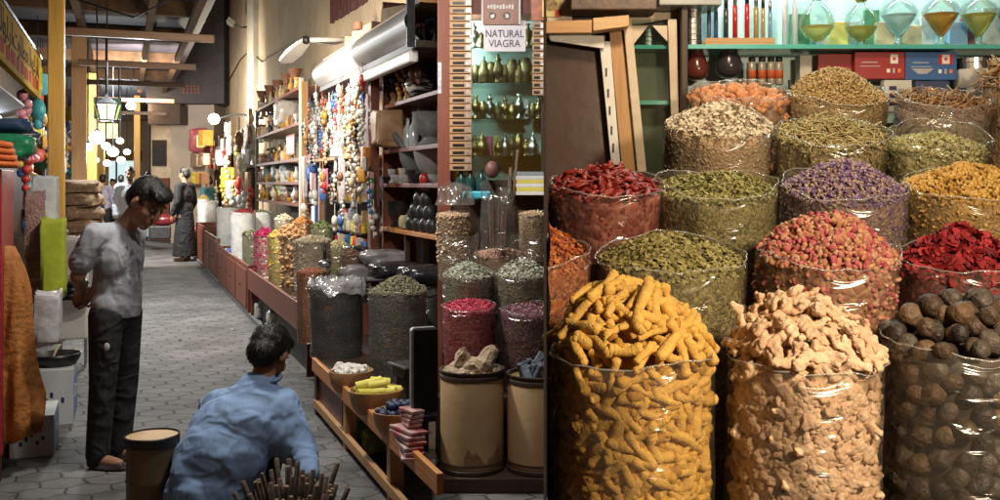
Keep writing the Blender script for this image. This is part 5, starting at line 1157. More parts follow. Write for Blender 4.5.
# tin drum stool in the foreground
td = E('tin_drum', 'round dark tin drum with a flat tan lid standing on the paving', 'drum', (P(152, 434, 4.66).x, 4.66, .001))
zt = P(152, 434, 4.66).z
MB().lathe([(.001, 0), (.112, 0), (.116, .01), (.112, .03), (.113, zt*.5), (.116, zt*.52), (.113, zt*.54), (.114, zt-.05)], 40).build('body', mk('dull_tin', (.20, .135, .075), (.12, .08, .045), scale=7, rough=.5, metal=.2), td, True)
autosmooth(MB().lathe([(.116, zt-.0495), (.122, zt-.045), (.124, zt-.004), (.119, zt), (.116, zt-.006)], 40).build('rim', mk('black_rim', (.03, .022, .02), rough=.4), td))
MB().lathe([(.1155, zt-.012), (.115, zt-.008), (.001, zt-.007)], 40).build('lid', mk('tan_lid', (.52, .36, .20), (.40, .27, .14), scale=9, rough=.7, bump=.15), td)
# ============================================================ ALLEY, right hand stalls
RP = 1.2
def poly_al(pts): return [(q[0], q[1]) for q in pts]
# near counter: wedge between the orange plank and the wall
ct = E('counter', 'long low wooden counter with an orange front plank, nearest on the right', 'counter', (0, 0, 0), TH)
sA, sB = 4.02, 7.05
top = [(RP+.03, sA+.13), (2.15, 7.22), (2.15, 11.4), (1.9, 11.4), (RP+.03, sB)]
MB().prism(top, .30, .345).build('top', M_wdark, ct)
MB().box(RP, RP+.028, sA, sB, .30, .392).build('front_plank', M_wor, ct, bevel=.004)
MB().box(RP+.01, RP+.04, sA+.1, sB, .05, .10).build('lower_rail', M_wpale, ct)
for s in (4.9, 6.0, 7.0): MB().box(RP+.02, RP+.09, s, s+.07, 0, .298).build('leg', M_wpale if s < 6.5 else M_wdark, ct)
MB().box(RP+.5, RP+.53, 5.4, 7.0, 0, .298).build('back_board', M_dark, ct)
MB().box(RP+.04, RP+.06, 6.2, 7.0, .02, .298).build('side_board', M_wred, ct)
o = lump('green_bag', 372, 470, 1.42, .2, .2, .16, mk('bottle_green', (.03, .16, .07), rough=.4), 'green bag stored in the dark under the near counter', 'bag', 3)
o.location.z = .002
o = lump('olive_bag', 380, 492, 1.4, .2, .2, .14, mk('olive_plastic', (.25, .22, .03), rough=.5), 'olive yellow bag under the near counter', 'bag', 5); o.location.z = .002
# red brown box counters
def boxcounter(px0, px1, r, z0, z1, label, dpt=.55, drawers=0, seed=0):
    s0 = al(px1, 184, r).y; s1 = al(px0, 184, r).y
    e = A('box_counter', label, 'counter', r, (s0+s1)/2, 0, 'red brown box counters along the right'); h = (s1-s0)/2
    MB().box(0, .03, -h, h, z0, z1).build('front_board', M_wred, e, bevel=.004)
    MB().box(.031, dpt, -h, -h+.03, 0.02, z1).build('end_board', M_wred, e)
    MB().box(.031, dpt, h-.03, h, 0.02, z1).build('end_board', M_wred, e)
    MB().box(.031, dpt, -h+.031, h-.031, z1-.16, z1-.13).build('shelf', M_wdark, e)
    MB().box(.10, .13, -h+.031, h-.031, 0, z1-.17).build('back_board', M_dark, e)
    for k in range(drawers):
        y = -h+2*h*(k+.5)/drawers; d = MB().box(-.012, -.001, y-h/drawers*.88, y+h/drawers*.88, z0+.05, z1-.06).build('drawer', M_wred, e, bevel=.003)
        MB().ell((-.022, y, (z0+z1)/2), .014).build('knob', M_wdark, d, True)
    return e
boxcounter(248, 303, 1.34, .36, .60, 'nearest red brown box counter below the nut and petal sacks')
boxcounter(218.5, 247.6, 1.36, .05, .62, 'second red brown box counter with small knobs', drawers=3)
boxcounter(204, 217.6, 1.38, .05, .72, 'third red brown box counter farther down the alley', drawers=2)
boxcounter(196, 203.4, 1.40, .05, .78, 'farthest red brown box counter by the man in black', drawers=2)
# dark shelf floor behind the counters
abox('platform', 1.85, 2.58, 11.5, 26, 0, .5, M_wdark, 'dark platform behind the red brown counters', 'platform')
ga = 'open sacks along the right of the alley'
def aspice(px, rimy, rpx, r, zb, label, cols, packed, kind, n, size, fil=None, **k):
    Y = aY(px, r); c = P(px, rimy, Y); return spice(px, rimy, rpx, Y, R(2), label, cols, packed, kind, n, size, h=c.z-zb, group=ga, fil=fil, **k)
aspice(336, 284, 27, 1.42, .346, 'big black filled clear sack with its film folded over the top', [(.02, .018, .02), (.05, .045, .045), (.09, .08, .08)], [(.006, .006, .007), (.014, .012, .012), (.03, .026, .026)], 'chunk', 900, .014, mound=.02, lip=.05, seed=41, fil=film('heavy_film', .03, tint=(.8, .8, .82), bscale=4, rough=.14), taper=.04, crumple=2.6)
m = MB(); nr, na = 9, 40
_Y = aY(336, 1.42); _c = P(336, 284, _Y); _r = 27/1000*_Y
for i in range(nr):
    for k_ in range(na):
        a_ = 6.283*k_/na; q_ = _r*(1.10-.95*i/(nr-1)); m.v.append((q_*math.cos(a_), q_*math.sin(a_), .012+.030*math.sin(i*1.5+1.2*math.sin(a_*2))+.022*math.sin(a_*5+i*2)*(1-.5*i/nr)+.016*math.sin(a_*9-i)-.05*(i == 0)))
m.f = [(i*na+k_, i*na+(k_+1) % na, (i+1)*na+(k_+1) % na, (i+1)*na+k_) for i in range(nr-1) for k_ in range(na)]; m.m = [0]*len(m.f)
o = m.build('folded_film', film('folded_film', .30, tint=(.72, .72, .74), bscale=5, rough=.16), None, True); o.location = _c; tag(o, 'sheet of crumpled pale film lying over the mouth of the black sack', 'film sheet')
aspice(397, 288, 29, 1.62, .346, 'big clear sack of dark olive tea leaves', [(.07, .065, .035), (.16, .15, .09), (.26, .25, .16), (.11, .10, .06)], [(.02, .02, .012), (.05, .05, .03), (.12, .11, .07)], 'seed', 2600, .020, mound=.10, lip=.03, seed=42, fil=M_filmg)
aspice(311, 269, 14.5, 1.36, .346, 'tall sack of orange red ground spice with a scoop', [(.36, .10, .04), (.50, .20, .10), (.28, .07, .03)], [(.26, .08, .035), (.36, .12, .05), (.2, .06, .03)], 'chunk', 900, .016, mound=.03, lip=.03, seed=43)
sc = E('scoop', 'small steel scoop standing in the orange red spice', 'scoop', P(325, 262, aY(325, 1.38)), TH)
MB().tube([(0, 0, .0), (-.005, 0, .14)], .012, 8).build('handle', M_black, sc, True); MB().ell((0, 0, -.01), (.05, .04, .03)).build('blade', M_steel, sc, True)
aspice(312, 240, 18, 1.56, .45, 'clear sack of pale beige crumbs beside the nut sack', [(.50, .42, .30), (.60, .52, .40), (.4, .32, .22)], [(.40, .31, .20), (.5, .4, .27), (.58, .5, .38)], 'chunk', 700, .022, mound=.05, lip=.02, seed=44, side=400)
aspice(291, 237, 10, 1.50, .45, 'narrow clear sack of brown shelled nuts', [(.46, .26, .12), (.56, .36, .2), (.34, .17, .07)], [(.25, .12, .05), (.42, .26, .14), (.56, .4, .26)], 'bud', 300, .05, mound=.10, lip=.0, seed=45, side=160, pscale=26)
aspice(277.5, 236, 9.5, 1.50, .45, 'narrow clear sack of yellow petals', [(.58, .42, .05), (.66, .52, .14), (.46, .32, .03)], [(.42, .32, .08), (.52, .42, .15), (.6, .5, .24)], 'flake', 500, .03, mound=.06, lip=.01, seed=46, side=300)
aspice(264, 235, 10, 1.50, .45, 'clear sack of magenta petals beside the yellow one', [(.46, .02, .12), (.56, .06, .2), (.36, .015, .08)], [(.36, .16, .18), (.46, .26, .27), (.56, .36, .36)], 'petal', 500, .03, mound=.09, lip=.01, seed=47, side=250)
aspice(251, 233, 8.5, 1.49, .45, 'narrow clear sack of grey green herbs', [(.2, .22, .12), (.3, .32, .2), (.14, .15, .08)], [(.16, .19, .12), (.24, .27, .18), (.32, .34, .26)], 'leaf', 400, .04, mound=.05, lip=.02, seed=48)
def wsack(px, rimy, rpx, r, zb, label, cols, packed, seed, mound=.05):
    return aspice(px, rimy, rpx, r, zb, label, cols, packed, 'leaf', 400, .04, mound=mound, lip=.03, seed=seed, fil=M_bagw)
wsack(243, 212, 12, 1.60, .45, 'white woven sack of dark red dried fruit', [(.28, .02, .03), (.36, .05, .05), (.2, .015, .02)], [(.2, .03, .03), (.3, .05, .05)], 51, .07)
wsack(228, 207, 11, 1.55, .45, 'white woven sack of brown herbs behind the red fruit', [(.22, .17, .09), (.32, .26, .15), (.15, .11, .06)], [(.2, .15, .08), (.3, .23, .13)], 52)
wsack(261, 212, 11, 1.9, .5, 'white woven sack of grey green leaves against the rack', [(.22, .22, .14), (.3, .3, .2), (.14, .15, .09)], [(.2, .2, .12), (.3, .3, .18)], 53)
wsack(203, 199, 6, 1.75, .5, 'far pale sack heaped with yellow grain', [(.6, .45, .15), (.5, .36, .1), (.66, .52, .2)], [(.5, .4, .15), (.6, .5, .25)], 54, .12)
wsack(211, 202, 6.5, 1.72, .5, 'far grey sack next to the yellow grain', [(.3, .28, .26), (.2, .19, .18), (.4, .38, .35)], [(.25, .24, .22), (.35, .33, .3)], 55)
aspice(338, 246, 12, 1.95, .5, 'clear sack of khaki powder behind the beige crumbs', [(.3, .26, .13), (.38, .33, .19), (.22, .19, .09)], [(.2, .18, .1), (.28, .25, .14)], 'chunk', 500, .016, mound=.06, lip=.01, seed=56)
aspice(303, 222, 10, 1.95, .5, 'clear sack of orange lentils in the back row by the rack', [(.56, .22, .05), (.62, .3, .09), (.46, .16, .03)], [(.4, .16, .05), (.5, .24, .08)], 'chunk', 400, .022, mound=.07, lip=.01, seed=61)
aspice(284, 219, 9, 1.95, .5, 'clear sack of pale sesame in the back row', [(.6, .52, .38), (.66, .58, .44), (.5, .42, .3)], [(.48, .4, .28), (.56, .48, .36)], 'chunk', 400, .022, mound=.07, lip=.01, seed=62)
aspice(322, 226, 11, 2.0, .5, 'clear sack of dark green leaves in the back row', [(.10, .14, .05), (.18, .22, .09), (.07, .09, .03)], [(.08, .11, .05), (.15, .18, .08)], 'leaf', 500, .04, mound=.06, lip=.02, seed=63)
aspice(352, 254, 10, 1.85, .346, 'clear sack of brown cloves beside the wrapped bundle', [(.16, .08, .04), (.24, .13, .07), (.10, .05, .03)], [(.12, .06, .03), (.2, .1, .05)], 'seed', 500, .026, mound=.05, lip=.02, seed=64)
# bowls on the near counter
M_bowl = mk('bowl_wood', (.44, .25, .11), (.33, .17, .07), scale=8, rough=.5)
def bowl(px, py, rpx, Y, label):
    r = rpx/1000*Y; c = P(px, py, Y); z0 = .346; h = c.z-z0; e = E('bowl', label, 'bowl', (c.x, Y, z0), 0, 'tan wooden bowls on the near counter')
    autosmooth(MB().lathe([(.001, 0), (r*.72, 0), (r*.9, h*.35), (r*.99, h*.8), (r, h), (r*.94, h), (r*.90, h*.7), (r*.7, h*.45), (.001, h*.4)], 40).build('shell', M_bowl, e)); return e, r, h
yb = []
e, r, h = bowl(351, 370, 22, 6.1, 'wooden bowl of white crystal lumps, farthest of three')
WM = [rockmesh(70+i, .034, mk('white_crystal', (.66, .64, .60), (.48, .46, .42), scale=10, rough=.5, bump=.2)) for i in range(3)]
rocks((e.location.x, 6.1), 18, r*.72, .346+h*.93, WM, 'crystal_lump', 'white crystal lump in the farthest bowl', 'lump', 'white lumps in the bowl', .03)
e, r, h = bowl(376, 389, 27, 5.5, 'wooden bowl of yellow rolls, middle of three')
ym = mk('yellow_roll', (.66, .60, .12), (.52, .46, .07), scale=6, rough=.6)
rl = MB().tube([(0, -.05, 0), (0, .05, 0)], .024, 14).build('t', ym, None, False, bevel=.004); bpy.context.view_layer.update(); RLM = evalmesh(rl); bpy.data.objects.remove(rl); RLM.name = 'roll'
for k in range(13):
    o = bpy.data.objects.new('yellow_roll', RLM); COL.objects.link(o); a = k*2.4; q = r*.62*math.sqrt((k % 9+.5)/9)
    o.location = (e.location.x+q*math.cos(a), 5.5+q*math.sin(a), .346+h*.92+(.04 if k > 8 else 0)); o.rotation_euler = (random.uniform(-.2, .2), random.uniform(-.2, .2), 1.9+random.uniform(-.6, .6)); s_ = random.uniform(.95, 1.2); o.scale = (s_, s_, s_)
    tag(o, 'yellow roll lying in the middle wooden bowl', 'roll', 'yellow rolls in the bowl')
e, r, h = bowl(398, 410, 25, 5.05, 'wooden bowl of dark blue balls, nearest of three')
bm_ = mk('indigo_ball', (.018, .03, .085), (.01, .015, .045), scale=14, rough=.5, bump=.2)
bb = MB().ell((0, 0, 0), .023, None, 14, 10).build('t', bm_, None, True); BBM = bb.data; bpy.data.objects.remove(bb)
for k in range(30):
    o = bpy.data.objects.new('indigo_ball', BBM); COL.objects.link(o); a = k*2.4; q = r*.80*math.sqrt((k % 22+.5)/22)
    o.location = (e.location.x+q*math.cos(a), 5.05+q*math.sin(a), .346+h*.92+(.035 if k > 21 else 0)); tag(o, 'dark blue ball in the nearest wooden bowl', 'ball', 'dark blue balls in the bowl')
# scale and dark screen at the near end
scl = E('weighing_tray', 'steel tray with rounded corners behind the bowls', 'tray', P(409, 366, 5.75), TH+.2)
MB().box(-.07, .07, -.08, .08, -.06, 0).build('body', M_iron, scl, bevel=.01); MB().box(-.085, .085, -.11, .11, .001, .018).build('tray', M_steel, scl, bevel=.008)
MB().box(-.05, .05, -.06, .06, -(P(409, 366, 5.75).z-.346), -.061).build('foot', M_iron, scl)
sr = E('dark_screen', 'upright black flat screen with a rounded grey rim at the near end of the counter', 'screen', (P(423.5, 412, 4.72).x, 4.72, P(423.5, 414, 4.72).z), .35)
hh = 87/1000*4.72
m = MB(); q = []; w2 = .063; rc = .018
for cx_, cz_, a0 in ((w2-rc, hh-rc, 0), (-w2+rc, hh-rc, 90), (-w2+rc, rc, 180), (w2-rc, rc, 270)):
    for k in range(5): a = R(a0+k*22.5); q.append((cx_+rc*math.cos(a), cz_+rc*math.sin(a)))
MX = Matrix.Rotation(R(90), 4, 'X')
MB().prism(q, -.02, .02, 0, MX).build('rim', mk('grey_rim', (.22, .23, .24), rough=.4), sr)
MB().box(-w2+.012, w2+.001, -.024, -.0203, .012, hh-.012).build('panel', M_black, sr)
MB().box(-.05, .05, -.05, .05, -.028, -.0005).build('foot', M_iron, sr); MB().box(-.02, .02, -.02, .02, -(P(423.5, 414, 4.72).z-.346), -.0285).build('stem', M_iron, sr)
pk = E('packet_pile', 'pile of glossy red and white packets at the near end of the counter', 'packet pile', P(404, 452, 4.62), TH); pk.location.z = .346
rp = mk('red_packet', (.42, .025, .03), (.5, .42, .4), scale=9, rough=.3, bump=.15, contrast=.3)
for i in range(6): MB().cbox((.01*(i % 2)+.02, .012*i-.03, .012+.02*i), (.09, .20, .015), rot=(.02, .04, .1*i-.2)).build('packet', rp, pk, bevel=.003)
for i in range(4): MB().cbox((.05, .05, .135+.02*i), (.07, .12, .016), rot=(.02, .03, .1*i)).build('packet', mk('pale_packet', (.6, .5, .46), (.4, .06, .06), scale=14, rough=.3), pk, bevel=.003)
# dark pouches heaped behind
bp_ = mk('black_film', (.025, .025, .03), (.012, .012, .014), scale=8, rough=.18, bump=.6, bscale=14)
for i, (px, py, r, w, h, lab) in enumerate(((365, 272, 1.95, .42, .16, 'crumpled grey film bag lying behind the black sack'), (397, 268, 2.0, .45, .12, 'shiny black film bag behind the olive sack'), (385, 256, 2.1, .4, .14, 'clear bag of dark leaves below the mortar shelf'), (424, 276, 1.95, .36, .14, 'black film bag beside the olive sack'), (357, 262, 2.0, .2, .26, 'round black bundle wrapped in clear film'))):
    lump('film_bag', px, py+10, r, w, .4, h, bp_ if i in (1, 3, 4) else mk('grey_wrinkled_film', (.35, .34, .36), (.08, .08, .09), scale=6, rough=.2, bump=.6, bscale=12), lab, 'film bag', i*3, 'film bags behind the sacks')
aspice(428, 292, 12, 2.25, .346, 'small bag of dark pods at the end of the counter', [(.05, .045, .04), (.1, .09, .08), (.03, .03, .03)], [(.03, .03, .03), (.06, .05, .05)], 'chunk', 300, .03, mound=.03, lip=.02, seed=58)
abox('back_counter', 1.9, 2.18, 7.6, 11.4, .346, .62, M_dark, 'dark back ledge behind the near counter sacks', 'ledge')

# mortar shelves at the near end
RS = 2.2
mr = E('shelf_unit', 'dark wall shelves of mortars and jars at the near end of the alley', 'shelf unit', (0, 0, 0), TH)
SHM = {}
for nm_, py, pxr in (('a', 227, 383), ('b', 183.5, 383), ('c', 150, 386), ('d', 105, 386), ('e', 66, 388)):
    z = al(pxr, py, RS).z; s1 = al(pxr-2, 184, RS).y; s0 = al(421, 184, RS).y; SHM[nm_] = z
    MB().box(RS, RW-.02, s0-.5, s1, z-.035, z).build('shelf', M_wor if nm_ == 'a' else M_wred, mr, bevel=.004)
s0, s1 = al(421, 184, RS).y-.5, al(381, 184, RS).y
MB().box(RW-.018, RW-.003, s0, s1, .62, 3.4).build('back_panel', M_dark, mr)
MB().box(RS+.02, RW-.02, s1+.002, s1+.04, .62, 3.3).build('end_panel', M_wred, mr)
MB().box(RS+.03, RS+.07, al(402, 184, RS).y, al(402, 184, RS).y+.04, .62, SHM['a']-.036).build('post', M_wdark, mr)
def on(px, shelf, r=2.36, dz=0): v = al(px, 184, r); return aw(r, v.y, SHM[shelf]+.001+dz)
def mortar(px, shelf, s, mat, label, pestle=True, r=2.36):
    e = E('mortar', label, 'mortar', on(px, shelf, r), random.uniform(0, 6), 'mortars on the wall shelves')
    autosmooth(MB().lathe([(x*s, z*s) for x, z in [(.001, 0), (.085, 0), (.09, .02), (.06, .045), (.055, .06), (.09, .10), (.115, .16), (.125, .22), (.13, .23), (.11, .23), (.10, .17), (.06, .10), (.001, .09)]], 28).build('bowl', mat, e))
    if pestle: MB().tube([(0, 0, .10*s), (.10*s, 0, .25*s), (.17*s, 0, .34*s)], [.03*s, .018*s, .024*s], 10).build('pestle', mat, e, True)
    return e
mortar(431, 'c', 1.25, M_stone, 'large grey stone mortar on the third shelf from the bottom')
mortar(417, 'b', 1.30, M_stone, 'squat grey mortar with a pale pestle on the second shelf')
mortar(432, 'b', 1.25, mk('pale_stone', (.28, .28, .26), (.2, .2, .19), rough=.6), 'wide pale stone mortar on the second shelf', False)
mortar(391, 'b', .72, M_stone, 'small grey mortar at the far end of the second shelf', False)
mortar(388, 'a', .85, M_iron, 'black iron mortar with a long pestle on the lowest shelf')
mortar(400, 'a', 1.05, M_iron, 'bigger black iron mortar beside the first on the lowest shelf')
JP = [(.001, 0), (.05, 0), (.07, .03), (.075, .09), (.06, .13), (.045, .145), (.055, .165), (.05, .165), (.001, .15)]
def jar(px, shelf, s, mat, label, prof=JP, name='jar', cat='jar', r=2.36, group=None, dz=0):
    o = MB().lathe([(x*s, z*s) for x, z in prof], 22).build(name, mat); autosmooth(o, 45); o.location = on(px, shelf, r, dz); return tag(o, label, cat, group)
jar(414, 'a', 1.3, mk('grey_jar', (.28, .28, .29), (.15, .15, .16), rough=.5), 'grey stone jar behind the black pots on the lowest shelf', r=2.48)
for i, (px, dz) in enumerate(((412, 0), (419, 0), (426, 0), (433, 0), (416, .11), (423, .11), (430, .11), (420, .21), (427, .21))):
    jar(px, 'a', .78, M_iron, 'small black pot in the heap on the lowest shelf', r=2.28, group='small black pots heaped on the lowest shelf', dz=dz)
lump('cream_pouch', 405, 231, 2.25, .1, .1, .12, mk('cream_pouch', (.5, .44, .26), rough=.5), 'cream pouch leaning beside the black pots', 'pouch', 2).location.z = SHM['a']+.001
BTL = [(.001, 0), (.04, 0), (.042, .02), (.042, .16), (.016, .21), (.016, .25), (.02, .255), (.001, .26)]
for i, (px, c, lab) in enumerate(((394, (.45, .5, .55), 'clear pointed bottle, leftmost on the third shelf'), (401, (.5, .55, .6), 'clear pointed bottle, second on the third shelf'), (408, (.42, .48, .52), 'clear pointed bottle, third on the third shelf'), (414, (.35, .4, .42), 'greyish bottle beside the big mortar'))):
    jar(px, 'c', 1.05, mk('glass_grey%d' % i, c, rough=.15, bump=0, spec=.8), lab, BTL, 'bottle', 'bottle', 2.3, 'pale bottles on the third shelf')
jar(424, 'b', .5, mk('red_pot', (.4, .03, .03), rough=.3), 'tiny red pot in front of the wide mortar', r=2.24)
kt = lump('wrapped_kettle', 388, 148, 2.16, .26, .26, .34, mk('tan_leather', (.38, .26, .13), (.25, .12, .06), scale=8, rough=.5), 'round tan leather flask hanging at the far end of the third shelf', 'flask', 4)
for i, px in enumerate((394, 401, 408)):
    jar(px, 'd', .72, mk('honey_jar', (.42, .25, .07), (.2, .1, .03), scale=18, rough=.3), ('far', 'middle', 'near')[i]+' small amber coffee pot on the fourth shelf', [(.001, 0), (.05, 0), (.055, .02), (.035, .07), (.04, .1), (.055, .14), (.05, .15), (.02, .17), (.001, .2)], 'coffee_pot', 'coffee pot', 2.26, 'amber coffee pots')
ck = E('black_kettle', 'black and white striped round kettle at the near end of the fourth shelf', 'kettle', on(419, 'd', 2.3), TH)
MB().ell((0, 0, .12), (.12, .12, .12)).build('body', mk('striped_black', (.6, .6, .58), (.015, .015, .015), scale=6, rough=.25, stretch=(1, 1, 4), contrast=.12), ck, True)
MB().tube([(-.1, 0, .16), (-.09, 0, .27), (.0, 0, .31), (.09, 0, .27), (.1, 0, .16)], .012, 8).build('handle', M_black, ck, True)
for i, (px, c, s_, lab) in enumerate(((396, (.02, .02, .025), .9, 'black carved figure at the far end of the top shelf'), (403, (.02, .02, .025), 1.0, 'second black carved figure on the top shelf'), (412, (.26, .21, .16), 1.75, 'tall brown bottle on the top shelf'), (424, (.12, .05, .05), 1.8, 'tall dark red bottle on the top shelf'), (434, (.02, .02, .03), 1.7, 'tall black bottle at the near end of the top shelf'))):
    jar(px, 'e', s_, mk('topb%d' % i, c, rough=.25), lab, BTL if i > 1 else [(.001, 0), (.05, 0), (.04, .06), (.05, .11), (.03, .15), (.035, .2), (.001, .22)], 'bottle' if i > 1 else 'figurine', 'bottle' if i > 1 else 'figurine', 2.32)
lump('yellow_pouch', 417, 26, 2.3, .12, .1, .16, mk('yellow_pouch', (.55, .5, .05), rough=.3), 'yellow pouch hanging above the tall bottles', 'pouch', 2)
lump('blue_pouch', 408, 30, 2.3, .12, .1, .14, mk('sky_pouch', (.12, .35, .6), rough=.3), 'sky blue pouch hanging left of the yellow one', 'pouch', 6)
abox('blue_tarp', 2.1, 2.58, al(436, 184, 2.2).y-.4, al(424, 184, 2.2).y, 3.02, 3.35, mk('blue_tarp', (.02, .04, .28), rough=.5), 'deep blue tarpaulin bundle at the top of the near shelves', 'tarpaulin', bevel=.05)

# white fascia above the shop
fa = E('fascia', 'long curved white fascia panel above the bead shop', 'fascia', (0, 0, 0), TH)
sa, sb = al(416, 184, 2.0).y, al(320, 184, 2.0).y
m = MB(); k = 8; pf = [(2.0-.09*math.sin(math.pi*t), 2.68+.27*t) for t in np.linspace(0, 1, k)]
m.v = [(r, s, z) for s in (sa, sb) for r, z in pf]+[(r+.03, s, z) for s in (sa, sb) for r, z in pf]
m.f = [(i, i+1, k+i+1, k+i) for i in range(k-1)]+[(2*k+i+1, 2*k+i, 3*k+i, 3*k+i+1) for i in range(k-1)]+[(0, 2*k, 2*k+1, 1)]; m.m = [0]*len(m.f)
m.build('panel', mk('fascia_white', (.46, .46, .46), (.36, .36, .36), scale=3, rough=.45, bump=.03), fa, True)
MB().box(2.03, RW, sa, sb, 2.96, 2.985).build('top_board', M_wpale, fa); MB().box(2.0, RW, sa, sb, 2.625, 2.675).build('soffit', M_wdark, fa)
MB().box(1.98, 2.05, sa+.1, al(352, 184, 2.0).y, 2.52, 2.62).build('lower_panel', M_white, fa, bevel=.02)
MB().box(1.93, 1.99, sa-.01, sa+.02, 2.62, 3.0).build('end_bracket', M_iron, fa)
for i, px in enumerate((392, 399)):
    jar(px, 'e', .01, M_black, 'x') if False else None
rub = mk('pale_rubble', (.36, .30, .22), (.24, .19, .13), scale=5, rough=.8)
for i in range(7):
    s = sa+.2+i*(sb-sa-.5)/7; o = MB().cbox((0, 0, .07), (.16, .26+.1*(i % 3), .12+.03*(i % 2)), rot=(.06*(i % 3-1), .05, .25*(i % 3-1))).build('packing_board', rub, None, bevel=.01); o.location = aw(2.2+.05*(i % 2), s, 2.993); o.rotation_euler = (0, 0, TH); tag(o, 'pale board fragment lying on top of the white fascia', 'board', 'board fragments on the fascia')
# dark wall letters
dl = E('wall_letters', 'row of big dark red block letters fixed high on the beige wall', 'sign', (0, 0, 0), TH)
lm = mk('letter_red', (.10, .03, .028), rough=.6)
for i, px in enumerate((332, 340, 346.5, 353.5, 361)):
    v = al(px, 184, RW-.02); v2 = al(px+5.2, 184, RW-.02); z0 = al(px, 23-(px-332)*.62, RW-.03).z
    e = MB(); a, b = v2.y, v.y; hgt = .36
    e.box(RW-.05, RW-.003, b-.10, b, z0, z0+hgt); e.box(RW-.05, RW-.003, a, a+.10, z0, z0+hgt); e.box(RW-.05, RW-.003, a+.1005, b-.1005, z0+(hgt-.09 if i % 2 == 0 else .0), z0+(hgt if i % 2 == 0 else .09))
    e.build('letter', lm, dl)
gn = E('green_lamp', 'tiny lamp with a green light above the white fascia', 'lamp', loc_al(358, 24, 2.3), TH)
MB().ell((0, 0, 0), .025).build('bulb', glow('green_glow', (.1, .9, .3), 1.2), gn, True); MB().lathe([(.05, -.06), (.045, .02), (.001, .03)], 14).build('holder', mk('holder', (.32, .16, .1), rough=.5), gn)

# street lamp arm
la = E('arm_lamp', 'white flat street lamp head on a long white arm above the rack', 'lamp', (0, 0, 0))
a, b = loc_al(345, 39.5, 2.35), loc_al(306, 40, 1.9); c = loc_al(283, 63, 1.75)
MB().tube([a, b], .028, 10).build('arm', M_white, la, True)
h_ = E('x', '', '', (0, 0, 0)); bpy.data.objects.remove(h_)
d = (c-b).normalized(); up = Vector((0, 0, 1)); sd = d.cross(up).normalized()
m = MB()
for t, w_ in ((-.02, .05), (.12, .075), (.5, .10), (.85, .085), (1, .03)):
    p = b+(c-b)*t
    for dx, dz in ((-1, -.35), (1, -.35), (1, .25), (-1, .25)): m.v.append(tuple(p+sd*w_*dx+up*w_*dz))
m.f = [(i*4+k, i*4+(k+1) % 4, i*4+4+(k+1) % 4, i*4+4+k) for i in range(4) for k in range(4)]+[(3, 2, 1, 0), (16, 17, 18, 19)]; m.m = [0]*len(m.f)
m.build('head', M_white, la, bevel=.01); MB().ell(b, .05).build('joint', M_iron, la, True)
# lamps with bird like silhouettes on the wall
for i, (px, py, lab) in enumerate(((248, 27, 'nearer grey spotlight on a bracket high on the beige wall'), (227, 49, 'middle grey spotlight on a bracket on the beige wall'), (213, 64, 'farthest grey spotlight on the beige wall'))):
    e = E('wall_spotlight', lab, 'spotlight', loc_al(px, py, RW-.02), TH, 'spotlights on the beige wall')
    MB().tube([(0, 0, 0), (-.15, 0, -.02), (-.3, 0, .05)], .02, 8).build('bracket', M_iron, e, True)
    MB().prism([(-.16, -.05), (.16, -.09), (.20, .07), (-.20, .12)], -.05, .05, 0, Matrix.Translation((-.36, 0, .07)) @ Matrix.Rotation(R(35), 4, 'Y') @ Matrix.Rotation(R(90), 4, 'Z')).build('head', mk('grey_lamp', (.18, .17, .15), rough=.5), e)
    MB().tube([(0, 0, 0), (-.02, .02, 1.2)], .012, 6).build('cable', M_iron, e)
ad = E('wall_panel', 'pale plaster pilaster strip on the wall left of the rack', 'pilaster', loc_al(252, 95, RW-.06), TH)
MB().box(-.04, .055, -.6, .6, -.4, 2.2).build('strip', mk('pale_strip', (.42, .38, .30), rough=.8), ad)
cp = loc_al(216, 88, RW-.03); o = MB().tube([cp+Vector((0, 0, .9)), cp+Vector((.02, 0, .3)), cp+Vector((.1, -.1, -.25)), cp+Vector((.45, -.1, -.55))], .035, 8).build('curved_pipe', mk('tan_pipe', (.28, .22, .15)), None, True); tag(o, 'curved tan pipe on the wall above the glaring lamp', 'pipe')

# rack of goods on the wall
RR = 2.1
rk = E('rack', 'tall white framed rack with five shelves of brassware and boxes', 'rack', (0, 0, 0), TH)
sr0, sr1 = al(300.5, 184, RR).y, al(257, 184, RR).y; ZR = {}
for nm_, py in (('t', 86), ('a', 122), ('b', 158), ('c', 182), ('d', 204)):
    z = al(300, py, RR).z; ZR[nm_] = z; MB().box(RR, RW-.02, sr0, sr1, z-.03, z).build('shelf', M_wred if nm_ in 'td' else M_cream, rk, bevel=.004)
    MB().box(RR-.012, RR-.001, sr0, sr1, z-.035, z+.004).build('shelf_edge', M_wred, rk)
MB().box(RR-.02, RR+.03, sr0-.05, sr0-.002, .6, ZR['t']+.1).build('front_post', M_white, rk); MB().box(RW-.07, RW-.02, sr0-.05, sr0-.002, .6, ZR['t']+.1).build('rear_post', M_white, rk)
MB().box(RR-.02, RR+.03, sr1+.002, sr1+.05, .6, ZR['t']).build('front_post', M_wdark, rk)
MB().box(RW-.018, RW-.004, sr0, sr1, .6, ZR['t']+.1).build('back_panel', mk('rack_back', (.20, .14, .09), (.12, .08, .05), scale=3), rk)
def onr(px, sh, r=2.3): v = al(px, 184, r); return aw(r, v.y, ZR[sh]+.001)
def rj(px, sh, s, mat, label, prof, name, cat, group=None, r=2.2):
    o = MB().lathe([(x*s, z*s) for x, z in prof], 16).build(name, mat); autosmooth(o, 50); o.location = onr(px, sh, r); return tag(o, label, cat, group)
GOB = [(.001, 0), (.06, 0), (.06, .02), (.02, .05), (.018, .16), (.05, .22), (.06, .32), (.055, .34), (.04, .38), (.001, .42)]
